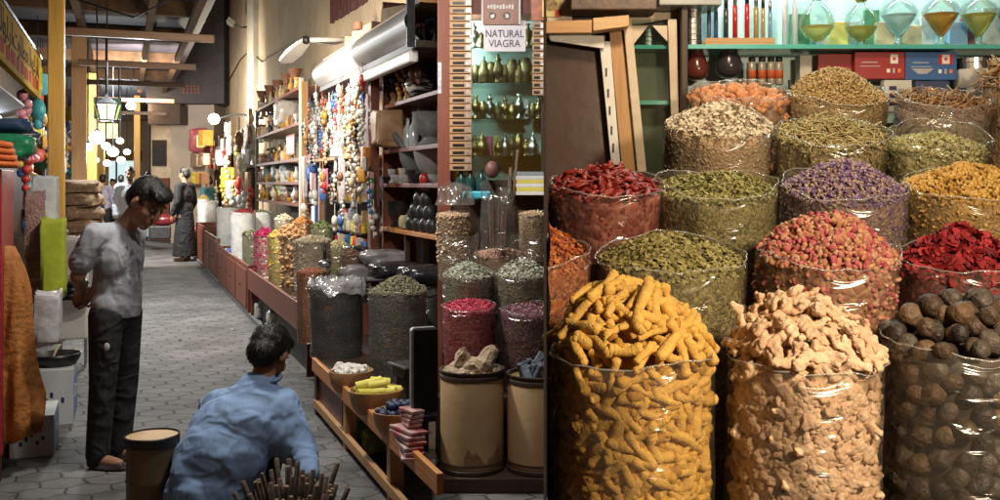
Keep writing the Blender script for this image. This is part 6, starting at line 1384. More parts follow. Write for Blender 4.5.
DRM = [(.001, 0), (.08, 0), (.085, .02), (.05, .15), (.05, .2), (.10, .34), (.105, .36), (.001, .36)]
drmm = mk('terracotta', (.26, .11, .06), (.15, .06, .03), scale=9, rough=.6)
pos5 = ('farthest', 'second farthest', 'middle', 'second nearest', 'nearest', 'extra')
for i, px in enumerate((262, 270, 278, 287, 295)): rj(px, 't', .95, drmm, pos5[i]+' brown goblet drum on top of the rack', DRM, 'goblet_drum', 'drum', 'goblet drums on top of the rack')
for i, px in enumerate((268, 274, 280, 287, 293)):
    rj(px, 'a', .70, M_brass, pos5[i]+' brass goblet on the second shelf of the rack', GOB, 'brass_goblet', 'goblet', 'brass goblets upper shelf') if False else rj(px, 'b', .62 if px < 276 else .66, M_brass, pos5[i]+' brass goblet standing on the middle rack shelf', GOB, 'brass_goblet', 'goblet', 'brass goblets on the middle shelf')
for i, px in enumerate((262, 271, 279)): rj(px, 'a', .62, drmm, pos5[i]+' small brown drum beside the film wrapped bundle', DRM, 'small_drum', 'drum', 'small drums on the rack')
lump('wrapped_bundle', 287, 119, 2.2, .36, .5, .42, mk('crinkled_silver_film', (.48, .46, .44), (.22, .18, .16), scale=6, rough=.2, bump=.7, bscale=12), 'big bundle wrapped in crinkled clear film on the rack', 'bundle', 3).location.z = ZR['a']+.001
pf_ = E('framed_picture', 'small framed picture of a white boat hung at the near end of the rack', 'picture', loc_al(291, 145, RR-.03), TH)
MB().box(-.012, .0, -.36, .36, -.14, .14).build('frame', M_wred, pf_, bevel=.004); MB().box(-.014, -.0125, -.31, .31, -.105, .105).build('picture', mk('sea_picture', (.42, .55, .58), (.3, .42, .46), scale=3, rough=.3), pf_)
MB().prism([(-.16, -.02), (.16, -.02), (.10, -.06), (-.12, -.06)], 0, .0012, 0, Matrix.Translation((-.0142, 0, 0)) @ Matrix.Rotation(R(-90), 4, 'Z') @ Matrix.Rotation(R(90), 4, 'X')).build('boat_shape', M_white, pf_)
for i, px in enumerate((272, 281, 290)): 
    lump('grey_pack', px, 180, 2.25, .3, .3, .26, mk('grey_pack', (.16, .17, .18), (.08, .085, .09), scale=5, rough=.4), ('far', 'middle', 'near')[i]+' dark grey pack on the fourth rack shelf', 'pack', i, 'grey packs on the rack').location.z = ZR['c']+.001
for i, px in enumerate((264, 268)): rj(px, 'd', .55, drmm, ('farther', 'nearer')[i]+' clay pot on the lowest rack shelf', JP, 'clay_pot', 'pot', 'clay pots on the rack', 2.25)
ylb = mk('lemon_card', (.66, .62, .03), (.5, .46, .02), scale=12, rough=.4)
for i, px in enumerate((277, 283)):
    e = E('yellow_box', ('left', 'right')[i]+' lemon yellow upright box leaning on the lowest rack shelf', 'box', onr(px, 'd', 2.18), TH+.15, 'lemon yellow boxes')
    MB().cbox((0, 0, .15), (.05, .30, .28), rot=(.25, 0, 0)).build('box', ylb, e, bevel=.004)
    for q in (-.07, .03): MB().cbox((-.0262, q*.3+.02*i, .15+q), (.001, .17, .05), rot=(.25, 0, 0)).build('dark_panel', M_iron, e)
for i in range(6):
    o = MB().box(-.15, .15, -.32, .30, 0, .035).build('flat_tray', mk('dark_tray%d' % (i % 2), ((.05, .05, .05), (.45, .45, .42))[i % 2], rough=.4), bevel=.004); o.location = onr(293, 'd', 2.28)+Vector((0, 0, i*.0365)); o.rotation_euler = (0, 0, TH); tag(o, ('lowest', 'second', 'third', 'fourth', 'fifth', 'topmost')[i]+' flat tray in the stack on the lowest rack shelf', 'tray', 'flat trays on the rack')
lump('blue_bag', 263, 203, 2.3, .3, .3, .16, mk('blue_bag', (.05, .2, .36), rough=.4), 'blue bag behind the white sacks under the rack', 'bag', 1).location.z = .7
# statue and hanging silver things left of the rack
st_ = A('statue', 'tall grey figure wrapped in film at the far side of the rack', 'statue', 2.3, al(250, 184, 2.3).y, 1.9)
b = MB(); b.cap((0, 0, .1), (0, 0, .8), .16, .11); b.ell((0, 0, 1.0), (.09, .09, .12)); b.cap((0, -.12, .75), (-.1, -.18, .4), .05, .04); b.cap((0, .12, .75), (-.1, .18, .4), .05, .04)
blob('figure', b, mk('film_grey', (.40, .40, .38), (.2, .2, .2), scale=8, rough=.25, bump=.6), st_, .02, 4)
MB().lathe([(.001, 0), (.2, 0), (.2, .06), (.001, .06)], 20).build('base', M_wdark, st_); MB().box(-.2, .3, -.2, .2, -.06, -.001).build('wall_shelf', M_wdark, st_)
for i, (px, py) in enumerate(((249, 158), (252, 168))): lump('silver_dish', px, py, 2.3, .25, .3, .3, M_steel, ('upper', 'lower')[i]+' silver dish hanging left of the rack', 'dish', i, 'silver dishes')
o = abox('shutter_door', 2.25, 2.32, al(243, 184, 2.28).y, al(235, 184, 2.28).y, .6, 2.75, M_wdark, 'narrow dark shutter door left of the rack', 'door')
o = abox('wooden_door', 2.40, 2.46, al(229, 184, 2.4).y, al(215, 184, 2.4).y, .4, 2.7, wood('door_wood', (.40, .20, .07), (.28, .13, .04)), 'brown wooden door by the glaring lamp', 'door')
for i, (px, py, w, h, c, lab) in enumerate(((222, 160, .3, .4, (.55, .55, .55), 'white bag hanging by the brown door'), (228, 183, .3, .5, (.6, .4, .05), 'yellow bag hanging under the white one'), (233, 195, .28, .45, (.42, .5, .42), 'pale green bag standing behind the white sacks'), (226, 176, .22, .3, (.5, .1, .06), 'red bag hanging beside the yellow one'))):
    lump('hanging_bag', px, py+6, 2.15, w, .3, h, mk('hbag%d' % i, c, rough=.4, bump=.3), lab, 'bag', i)
# red backpack rack
rb = A('goods_rack', 'small rack with orange goods beyond the brown door', 'rack', 1.9, al(198, 184, 1.9).y)
for z in (1.55, 2.0, 2.45, 2.75): MB().box(-.4, .4, -1.1, 1.1, z, z+.05).build('shelf', M_cream, rb)
for y in (-1.1, 1.1): MB().box(-.4, -.34, y-.03, y+.03, .0, 3.1).build('post', M_white, rb)
for i in range(10):
    z = (1.601, 2.051, 2.501)[i % 3]; o = MB().cbox((0, 0, .12), (.3, .35, .22)).build('goods_box', (mk('orange_goods', (.55, .2, .05), rough=.5), mk('tan_goods', (.45, .33, .2), rough=.5))[i % 2], None, bevel=.03); o.location = rb.matrix_world @ Vector((0, 0, 0)) if False else aw(1.9-.15, al(198, 184, 1.9).y-1.0+i*.21, z); o.rotation_euler = (0, 0, TH); tag(o, ('orange', 'tan')[i % 2]+' box on the small far rack', 'box', ('orange', 'tan')[i % 2]+' boxes on the far rack')
lump('red_bag', 199, 153, 1.8, .5, .5, .62, mk('red_bag', (.42, .10, .12), (.3, .06, .08), scale=5, rough=.5), 'dull red backpack on top of the small far rack', 'backpack', 9)

# bead shop: bright doorway with tube lamp, strings of beads, garlic, packets
dk = abox('lining_wall', RW-.07, RW-.005, 8.9, al(304, 184, RW).y, .6, 2.6, mk('shop_lining', (.42, .40, .42), (.26, .22, .22), scale=4), 'pale lining wall inside the bead shop', 'wall')
abox('door_post', 2.06, 2.14, al(304, 184, 2.1).y-.06, al(304, 184, 2.1).y+.06, .5, 2.9, M_wpale, 'yellow brown wooden post between the rack and the bead shop', 'post')
abox('door_post', 2.06, 2.14, al(374, 184, 2.1).y-.04, al(374, 184, 2.1).y+.08, .5, 2.65, M_wred, 'dark red post between the bead shop and the mortar shelves', 'post')
tl = E('tube_lamp', 'bright upright white tube lamp in the bead shop doorway', 'lamp', loc_al(315, 205, 2.42), TH)
MB().tube([(0, 0, -.35), (0, 0, .62)], .045, 12).build('tube', glow('tube_glow', (.88, .95, 1), 9), tl, True); MB().box(.05, .08, -.12, .12, -.4, .66).build('fitting', M_white, tl)
abox('blue_board', 2.2, 2.5, al(322.5, 184, 2.3).y-.02, al(322.5, 184, 2.3).y+.02, .5, 2.0, mk('blue_board', (.05, .18, .6), rough=.4), 'blue edged board standing in the bead shop doorway', 'board')
abox('tan_board', 2.2, 2.5, al(327, 184, 2.3).y-.05, al(327, 184, 2.3).y+.05, .5, 2.0, mk('tan_board', (.45, .27, .16), rough=.6), 'tan board next to the blue edged board', 'board')
abox('dark_jamb', 2.2, 2.5, al(333, 184, 2.3).y-.05, al(333, 184, 2.3).y+.05, .5, 2.0, M_dark, 'dark door jamb right of the tan board', 'jamb')
abox('bead_shelf', 2.0, 2.5, al(360, 184, 2.1).y, al(309, 184, 2.1).y, al(335, 158, 2.1).z-.03, al(335, 158, 2.1).z, M_wor, 'orange shelf under the bead strings', 'shelf')
bc = [(.05, .16, .10), (.38, .04, .035), (.05, .10, .32), (.60, .59, .56), (.12, .28, .36), (.40, .20, .05), (.55, .55, .56), (.03, .03, .04), (.40, .10, .22)]
bnm = ['green', 'red', 'blue', 'white', 'turquoise', 'amber', 'pearl', 'black', 'pink']
bmm = [mk('bead_%s' % nmx, c, rough=.25, bump=0) for nmx, c in zip(bnm, bc)]
ztop = al(335, 82, 2.05).z
cnt = {}
for i in range(20):
    px = 309+i*2.25; v = al(px, 184, 2.08+.08*(i % 3)); k = (i*4) % 9; k2 = (k+1+i % 3) % 9
    L = random.uniform(.55, .85); bead = random.choice((.012, .016, .020)); z = ztop-random.uniform(.05, .25)
    nmx = '%s and %s' % (bnm[k], bnm[k2]); cnt[nmx] = cnt.get(nmx, 0)+1
    e = E('bead_string', '%s bead string hanging in the bead shop, number %s along' % (nmx, cnt[nmx]) if False else '%s %s bead string hanging over the orange shelf' % (('short', 'medium', 'long')[0 if L < .65 else 1 if L < .75 else 2], nmx), 'bead string', aw(v.x, v.y, z), TH, 'bead strings in the bead shop')
    zz = 0; q = 0
    while zz < L:
        b_ = bead*(1+.5*(q % 4 == 0)); MB().ell((.004*math.sin(q), .006*math.sin(q*1.7), -zz), (b_, b_, b_*.9), None, 8, 6).build('bead', bmm[k] if q % 3 else bmm[k2], e, True); zz += 1.75*b_; q += 1
    MB().tube([(0, 0, 0), (0, 0, max(.02, 2.62-z))], .004, 5).build('thread', M_black, e)
gw = mk('garlic_white', (.62, .58, .54), (.45, .38, .36), scale=12, rough=.5)
for i, (px, n_) in enumerate(((352, 16), (357.5, 17))):
    v = al(px, 184, 2.05); e = E('garlic_string', ('left', 'right')[i]+' plaited string of white garlic bulbs beside the dark red post', 'garlic string', aw(v.x, v.y, al(px, 86, 2.05).z), TH, 'garlic strings')
    for q in range(n_*2):
        m = MB(); m.lathe([(.001, -.028), (.022, -.025), (.033, -.007), (.029, .014), (.011, .028), (.006, .04)], 12, 0, Matrix.Translation((.035*math.cos(q*2.2), .045*math.sin(q*2.2), -.032*q)) @ Euler((1.2*math.sin(q*2.2), 1.2*math.cos(q*1.7), 0)).to_matrix().to_4x4()); m.build('bulb', gw, e, True)
gp_ = mk('green_pack_strip', (.03, .42, .08), rough=.3); wp_ = mk('white_red_pack', (.65, .6, .56), (.5, .1, .06), scale=22, rough=.3)
v = al(371, 184, 2.05); e = E('packet_strip', 'hanging strip of green topped sachets on the dark red post', 'packet strip', aw(v.x, v.y, al(371, 225, 2.05).z), TH)
z = al(371, 172, 2.05).z-al(371, 225, 2.05).z
for i in range(5):
    MB().box(-.01, .01, -.06, .06, i*z/5, i*z/5+.035).build('green_header', gp_, e); MB().box(-.015, .015, -.055, .055, i*z/5+.036, (i+1)*z/5-.002).build('sachet', wp_, e, bevel=.006)
lump('orange_charm', 368, 170, 2.05, .12, .12, .22, mk('orange_charm', (.55, .2, .03), rough=.4), 'orange dried gourd hanging above the green sachets', 'gourd', 3)
hk = E('doll', 'white dressed doll sitting among the bead strings', 'doll', loc_al(345, 157, 2.08), TH)
b = MB(); b.lathe([(.001, 0), (.16, 0), (.12, .12), (.05, .26), (.03, .30)], 18); b.ell((0, 0, .34), (.05, .05, .06)); b.cap((0, .05, .24), (-.03, .14, .12), .025, .02); b.cap((0, -.05, .24), (-.03, -.14, .12), .025, .02)
blob('dress', b, mk('doll_white', (.62, .62, .64), rough=.5), hk, .012, 3); MB().ell((0.01, 0, .36), (.055, .055, .06)).build('hair', M_black, hk, True)
lump('wrapped_doll', 341, 150, 2.1, .22, .2, .32, mk('pale_film_doll', (.52, .40, .34), (.3, .2, .16), scale=10, rough=.25, bump=.5), 'film wrapped toy left of the white doll', 'toy', 2)
# shelves with packets lower right of the doorway
pr_ = E('packet_shelves', 'small shelves of coloured packets in the bead shop doorway', 'shelf unit', (0, 0, 0), TH)
sa_, sb_ = al(366, 184, 2.3).y, al(336, 184, 2.3).y; ZP = []
for py in (171, 201, 230, 246):
    z = al(350, py, 2.3).z; ZP.append(z); MB().box(2.25, 2.5, sa_, sb_, z-.02, z).build('shelf', M_wdark, pr_)
pcs = [(.6, .58, .5), (.5, .35, .2), (.62, .2, .18), (.35, .45, .5), (.6, .5, .25), (.3, .28, .25), (.55, .55, .6)]
pmm = [mk('pkt%d' % i, c, tuple(x*.5 for x in c), scale=22, rough=.35, bump=.05) for i, c in enumerate(pcs)]
pn = ('cream', 'brown', 'red', 'blue grey', 'mustard', 'dark', 'pale')
for j, z in enumerate(ZP[1:]):
    for i in range(7):
        h = random.uniform(.16, .24) if j < 2 else .12; o = MB().cbox((0, 0, h/2), (.07, .10, h), rot=(0, 0, random.uniform(-.2, .2))).build('packet', pmm[(i*3+j) % 7], None, bevel=.006); o.location = aw(2.31, sa_+.08+i*(sb_-sa_-.12)/7, z+.001); o.rotation_euler = (0, 0, TH)
        tag(o, '%s packet on the %s shelf in the bead shop doorway' % (pn[(i*3+j) % 7], ('upper', 'middle', 'lowest')[j]), 'packet', 'packets in the doorway')
for i, (px, py, h, c, lab) in enumerate(((342, 205, .5, (.55, .5, .5), 'white printed sachet strip hanging in the doorway'), (305, 200, .55, (.5, .45, .4), 'long printed sachet strip on the rack post'), (313, 195, .35, (.5, .25, .22), 'short pink sachet strip beside the long one'), (325, 190, .24, (.6, .12, .3), 'pink ribbon bundle hanging on the tan board'))):
    o = pillow(.05, .14, h, i).build('sachet_strip', mk('sachet%d' % i, c, (.25, .2, .3), scale=25, rough=.3), None, True); o.location = loc_al(px, py, 2.0); o.rotation_euler = (0, 0, TH); tag(o, lab, 'sachet strip')
# white packs between the counters and the sacks
for i, (px, py, c, lab) in enumerate(((222, 254, (.5, .5, .42), 'cream bag in the second counter'), (229, 262, (.12, .2, .45), 'blue bag in the second counter'), (238, 272, (.5, .5, .5), 'white film bag at the near end of the second counter'), (262, 320, (.45, .45, .45), 'white film bag under the nearest box counter'), (275, 330, (.5, .48, .44), 'second white film bag under the nearest box counter'), (197, 236, (.5, .06, .08), 'red bag in the farthest counter'))):
    lump('small_bag', px, py, 1.46, .16, .3, .2, mk('sbag%d' % i, c, rough=.3, bump=.4), lab, 'bag', i)
# ============================================================ PEOPLE
skin_b = mk('brown_skin', (.33, .175, .105), (.24, .12, .07), scale=14, rough=.55, bump=.12, bscale=180, contrast=.6)
hairm = mk('black_hair', (.018, .015, .014), (.005, .004, .004), scale=60, rough=.45, bump=.3)
eyew = mk('eye_white', (.32, .27, .24), rough=.2, bump=0); eyed = mk('eye_dark', (.02, .012, .01), rough=.1, bump=0)
def xf(m, M): m.v = [tuple(M @ Vector(v)) for v in m.v]; return m
def head(m, M, s=1.0, nose=1.0):
    h = MB()
    h.ell((-.012, 0, .022), (.098, .076, .098)); h.ell((.03, 0, -.055), (.062, .058, .075)); h.ell((.066, 0, -.105), (.026, .03, .024))
    h.ell((.072, 0, .032), (.024, .05, .016)); h.cap((.090, 0, .012), (.108, 0, -.028), .0095, .0145*nose); h.ell((.100, .010, -.032), .010); h.ell((.100, -.010, -.032), .010)
    h.ell((.086, 0, -.066), (.016, .026, .008)); h.ell((.085, 0, -.080), (.016, .022, .008)); h.ell((.055, .04, -.03), (.03, .025, .03)); h.ell((.055, -.04, -.03), (.03, .025, .03))
    for y in (-1, 1): h.ell((-.008, y*.078, -.012), (.022, .010, .034), (0, .2, y*.35))
    h.v = [tuple(M @ (Vector(v)*s)) for v in h.v]; m.add(h.v, h.f)
def eyes(M, parent, s=1.0):
    for y in (-1, 1):
        c = M @ (Vector((.0765, y*.031, .006))*s); e = MB().ell(c, .0125*s, None, 12, 8).build('eye', eyew, parent, True)
        MB().ell(M @ (Vector((.0845, y*.031, .001))*s), .0072*s, None, 10, 7).build('iris', eyed, e, True)
        a, b, d = (M @ (Vector(p)*s) for p in ((.088, y*.014, .030), (.090, y*.034, .036), (.074, y*.056, .028)))
        MB().tube([a, b, d], [.004*s, .005*s, .0025*s], 6).build('eyebrow', hairm, parent, True)
def hand(m, wrist, d, n, s=1.0, curl=.5, side=1):
    """palm, four fingers of different lengths and a thumb; d: along the hand, n: out of the palm"""
    d = Vector(d).normalized(); n = Vector(n); n = (n-d*n.dot(d)).normalized(); u = d.cross(n)*side; w = Vector(wrist)
    P_ = lambda a, b, c: w+(d*a+u*b+n*c)*s
    m.cap(P_(0, .008, 0), P_(.075, .022, 0), .022*s, .016*s, 8); m.cap(P_(0, -.008, 0), P_(.075, -.022, 0), .022*s, .015*s, 8); m.cap(P_(0, 0, 0), P_(.078, 0, 0), .022*s, .017*s, 8)
    for b, L in ((.030, .066), (.010, .076), (-.010, .070), (-.029, .054)):
        q = [P_(.080, b, 0)]; ang = 0
        for k, f in enumerate((.42, .32, .26)):
            ang += curl*(.5 if k == 0 else .8); q.append(q[-1]+(d*math.cos(ang)+n*math.sin(ang)+u*b*1.2)*L*f*s)
        for k in range(3): m.cap(q[k], q[k+1], (.0092-.0008*k)*s, (.0088-.0010*k)*s, 8)
    t = [P_(.018, .026, .004), P_(.045, .050, .016), P_(.068, .058, .028), P_(.082, .056, .036)]
    for k in range(3): m.cap(t[k], t[k+1], (.0125-.0015*k)*s, (.011-.0015*k)*s, 8)
def folds(*terms):
    """cloth folds: displacement along the normal, one travelling ridge per term (amp, dir, freq, phase)"""
    def f(co):
        d = np.zeros(len(co)); gate = .5+.5*np.sin(co[:, 0]*11+co[:, 2]*8+co[:, 1]*6)
        for a, k, fr, ph in terms:
            q = co@np.array(k)*fr+ph+1.3*np.sin(co[:, 0]*7+ph)+1.1*np.sin(co[:, 2]*6+ph*2); d -= 1.7*a*np.exp(-(np.sin(q)/.28)**2)*gate
        return d
    return f
def strands(hair, M, n=3600, L=.030):
    """short locks lying over the hair mass, flowing away from the crown"""
    me = hair.data; nv = len(me.vertices); co = np.empty(nv*3); me.vertices.foreach_get('co', co); co = co.reshape(-1, 3); no = np.empty(nv*3); me.vertices.foreach_get('normal', no); no = no.reshape(-1, 3)
    i = G.integers(0, nv, n); p = co[i]+G.normal(0, .002, (n, 3)); nn = no[i]
    crown = np.array(M @ Vector((-.06, 0, .13))); f = p-crown; f -= nn*(f*nn).sum(1)[:, None]; f += G.normal(0, .018, (n, 3)); f /= np.linalg.norm(f, axis=1)[:, None]
    sd = np.cross(f, nn); w = G.uniform(.0010, .0022, n)[:, None]; l = (L*G.uniform(.6, 1.4, n))[:, None]
    a = p-f*l*.3-nn*.001; b = p+f*l*.3+nn*.0045; c = p+f*l*.75+nn*.0015
    V = np.stack([a-sd*w, a+sd*w, b-sd*w, b+sd*w, c], 1).reshape(-1, 3)
    F = (np.array([(0, 1, 3), (0, 3, 2), (2, 3, 4)])[None]+(np.arange(n)*5)[:, None, None]).reshape(-1, 3)
    o = trimesh('hair_locks', V, F, hairm, hair.parent); o['kind'] = 'stuff'; return hair
# --- the boy
gx = P(112, 464, 1600/280)
boy = E('person', 'boy in a pale grey printed T-shirt and black trousers looking down, hands behind his back', 'person', (gx.x, gx.y, 0), R(-14))
HM = Matrix.Translation((.232, 0, 1.500)) @ Matrix.Rotation(R(40), 4, 'Y') @ Matrix.Rotation(R(-8), 4, 'Z') @ Matrix.Scale(1.10, 4)
b = MB(); head(b, HM, 1.0)
b.cap((.075, 0, 1.33), (.165, 0, 1.455), .060, .050)
b.cap((.03, 0, .92), (.03, 0, 1.24), .10, .12); b.cap((.02, -.14, 1.31), (.02, .14, 1.31), .06, .06)
for y in (-1, 1):
    b.cap((.02, y*.175, 1.32), (-.055, y*.215, 1.09), .050, .040)
    b.cap((-.055, y*.215, 1.09), (-.165, y*.055, .985), .038, .027)
    b.cap((.02, y*.085, .88), (.01, y*.095, .48), .075, .05); b.cap((.01, y*.095, .48), (-.03, y*.09, .08), .05, .035); b.cap((-.03, y*.09, .05), (.12, y*.10, .035), .04, .03)
hand(b, (-.165, -.055, .985), (-.55, .35, -.45), (.3, 1, 0), 1.0, .55, 1)
hand(b, (-.165, .055, .975), (-.4, -.5, -.5), (.3, -1, 0), 1.0, .6, -1)
blob('body', b, skin_b, boy, .0055, 3); eyes(HM, boy)
h = MB(); h.ell((-.022, 0, .036), (.099, .081, .092)); h.ell((-.056, 0, -.008), (.066, .073, .074)); h.ell((.035, .0, .088), (.066, .068, .036)); h.ell((.066, -.012, .078), (.032, .055, .024), (0, .5, 0))
xf(h, HM); strands(blob('hair', h, hairm, boy, .006, 2), HM, 3600, .022)
s = MB(); s.cap((.03, 0, .90), (.035, 0, 1.05), .138, .135); s.ell((.03, 0, .92), (.125, .17, .12)); s.ell((.045, 0, 1.18), (.125, .172, .18)); s.cap((.025, -.13, 1.315), (.025, .13, 1.315), .070, .070); s.cap((.05, 0, 1.30), (.082, 0, 1.345), .085, .066)
for y in (-1, 1): s.cap((.022, y*.165, 1.315), (-.035, y*.212, 1.165), .074, .070)
shm = cloth('grey_tshirt', (.30, .31, .34), (.25, .26, .29), .26); pri = mk('dark_shirt_print', (.10, .11, .15), (.42, .42, .44), scale=26, rough=.85, bump=0, contrast=.3); slv = mk('dark_sleeve_stripe', (.09, .09, .10), (.30, .30, .32), scale=20, rough=.85, bump=0, contrast=.3)
so = blob('shirt', s, [shm, pri, slv], boy, .009, 14)
cut_below(so, .845)
def shirtpaint(c):
    if abs(c.y) > .17 and 1.20 < c.z < 1.245: return 2
    if c.x > .08 and -.11 < c.y < .05 and 1.03 < c.z < 1.25 and math.sin(c.z*60+c.y*50)+math.sin(c.y*90) > -.3: return 1
    return 0
paint(so, shirtpaint)
t = MB(); t.ell((.028, 0, .87), (.118, .160, .115))
for y in (-1, 1):
    t.cap((.025, y*.08, .86), (.015, y*.098, .47), .098, .074); t.cap((.015, y*.098, .47), (-.022, y*.094, .075), .074, .066)
trm = cloth('black_trousers', (.02, .021, .024), (.012, .0125, .014), .4)
blob('trousers', t, trm, boy, .010, 8)
m = MB(); m.ell((0, 0, 0), (.016, .004, .022)); m.build('trouser_emblem', mk('emblem_white', (.6, .6, .62), rough=.6), boy, True, loc=(.095, -.168, .70), rot=(0, 0, .3))
for y in (-1, 1):
    m = MB(); m.cap((-.06, y*.092, .030), (.13, y*.105, .026), .032, .03); m.ell((.05, y*.10, .012), (.135, .05, .014)); blob('sandal', m, mk('sandal', (.05, .035, .03), rough=.5), boy, .009, 2)

# --- the crouching man
man = E('person', 'crouching man in a blue shirt seen from behind, bending over a bundle of sticks', 'person', (P(215, 0, 4.6).x, 4.6, 0))
O_ = Vector(man.location)
q = lambda px, py, Y: P(px, py, Y)-O_
HM = Matrix.Translation(q(270, 354, 4.92)) @ Matrix.Rotation(R(76), 4, 'Z') @ Matrix.Rotation(R(40), 4, 'Y') @ Matrix.Scale(1.06, 4)
b = MB(); head(b, HM, 1.0)
b.cap(q(258, 390, 4.82), q(268, 360, 4.90), .062, .052)
b.cap(q(215, 470, 4.62), q(250, 415, 4.78), .11, .11); b.cap(q(222, 405, 4.82), q(280, 408, 4.80), .055, .055)
b.cap(q(282, 412, 4.80), q(305, 452, 4.70), .046, .041); b.cap(q(305, 452, 4.70), q(308, 484, 4.48), .040, .028)
b.cap(q(212, 408, 4.84), q(222, 452, 5.02), .048, .043); b.cap(q(222, 452, 5.02), q(262, 478, 4.94), .042, .030)
hand(b, q(308, 484, 4.48), (-.15, -.75, -.55), (-.8, .1, -.3), 1.05, .55, 1)
hand(b, q(262, 478, 4.94), (.8, -.4, -.5), (.1, .4, -.8), 1.05, .5, -1)
for x, x2 in ((-.16, -.10), (.10, .20)):
    b.cap((x*.5, .0, .26), (x2, .26, .40), .065, .06); b.cap((x2, .26, .40), (x2*.9, .12, .09), .058, .04); b.cap((x2*.9, .10, .05), (x2, .30, .035), .042, .032)
blob('body', b, skin_b, man, .006, 3); eyes(HM, man)
h = MB(); h.ell((-.026, 0, .038), (.106, .088, .102)); h.ell((-.062, 0, -.015), (.066, .076, .080)); h.ell((.045, .0, .095), (.060, .068, .034))
xf(h, HM); strands(blob('hair', h, hairm, man, .006, 2), HM)
s = MB()
s.ell(q(252, 410, 4.80), (.20, .15, .135)); s.ell(q(236, 432, 4.72), (.235, .185, .175)); s.ell(q(220, 462, 4.63), (.225, .20, .19)); s.ell(q(208, 492, 4.58), (.20, .21, .16)); s.ell(q(202, 515, 4.55), (.19, .21, .14))
s.cap(q(220, 406, 4.82), q(282, 404, 4.82), .088, .088); s.cap(q(255, 390, 4.83), q(263, 381, 4.86), .095, .070)
s.cap(q(282, 408, 4.80), q(304, 452, 4.70), .090, .072); s.cap(q(304, 452, 4.70), q(310, 476, 4.53), .070, .050); s.cap(q(266, 422, 4.74), q(292, 452, 4.70), .10, .07)
s.cap(q(214, 408, 4.84), q(221, 450, 5.02), .080, .066); s.cap(q(221, 450, 5.02), q(255, 474, 4.95), .062, .05)
s.cap(q(200, 444, 4.58), q(181, 474, 4.48), .085, .055); s.cap(q(190, 484, 4.50), q(208, 520, 4.42), .08, .08)
shb = cloth('blue_shirt', (.20, .31, .50), (.16, .25, .42), .36)
blob('shirt', s, shb, man, .010, 40)
t = MB(); t.ell((0, .03, .22), (.14, .12, .11))
for x, x2 in ((-.16, -.10), (.10, .20)):
    t.cap((x*.5, .0, .26), (x2, .26, .40), .085, .08); t.cap((x2, .26, .40), (x2*.9, .13, .12), .078, .06)
blob('trousers', t, cloth('dark_grey_trousers', (.03, .03, .035), (.02, .02, .024)), man, .012, 8)
for x2 in (-.10, .20):
    m = MB(); m.cap((x2*.9, .08, .034), (x2, .30, .03), .040, .034); blob('shoe', m, M_black, man, .009, 2)
cc = q(264.5, 379, 4.87); MB().tube([cc+Vector((.075*math.cos(a), .070*math.sin(a), .012*math.sin(a)+.006*math.cos(a))) for a in np.linspace(0, 6.283, 26)], .012, 8).build('collar', cloth('blue_collar', (.17, .265, .44), (.14, .22, .37), .4), man, True)
# bundle of sticks in front of him
bu = E('stick_bundle', 'bundle of dark sticks with pale cut ends beside the crouching man', 'stick bundle', (P(291, 0, 4.30).x, 4.30, 0.002))
stk = mk('dark_stick', (.075, .046, .028), (.03, .019, .012), scale=30, rough=.75, bump=.5, stretch=(1, 1, .3)); ste = mk('cut_end', (.30, .19, .10), (.12, .07, .04), scale=30, rough=.8)
for k in range(84):
    a = k*2.399; qq = math.sqrt((k+.5)/84)*.19; L = random.uniform(.22, .38)-.08*(qq > .15); x, y = qq*math.cos(a), qq*.8*math.sin(a); tx, ty = x*1.35+random.uniform(-.02, .02), y*1.3; r = random.uniform(.008, .013)
    o = MB().tube([(x*.8, y*.8, 0), (x, y, L*.5), (tx, ty, L)], r, 8).build('stick', stk, bu, True); o.data.polygons.foreach_set('use_smooth', [True]*len(o.data.polygons))
    d = Vector((tx-x, ty-y, L*.5)).normalized(); e0 = Vector((tx, ty, L)); MB().tube([e0+d*.0003, e0+d*.003], [r*.92, r*.75], 8).build('cut_end', ste, o)
bwn = MB(); bwn.tube([(.178*math.cos(a), .146*math.sin(a), .10) for a in np.linspace(0, 6.283, 30)], .008, 8); bwn.build('tie', mk('jute', (.3, .2, .1)), bu)
MB().tube([(.182*math.cos(a), .149*math.sin(a), .12) for a in np.linspace(0, 6.283, 30)], .007, 8).build('tie', mk('jute', (.3, .2, .1)), bu)

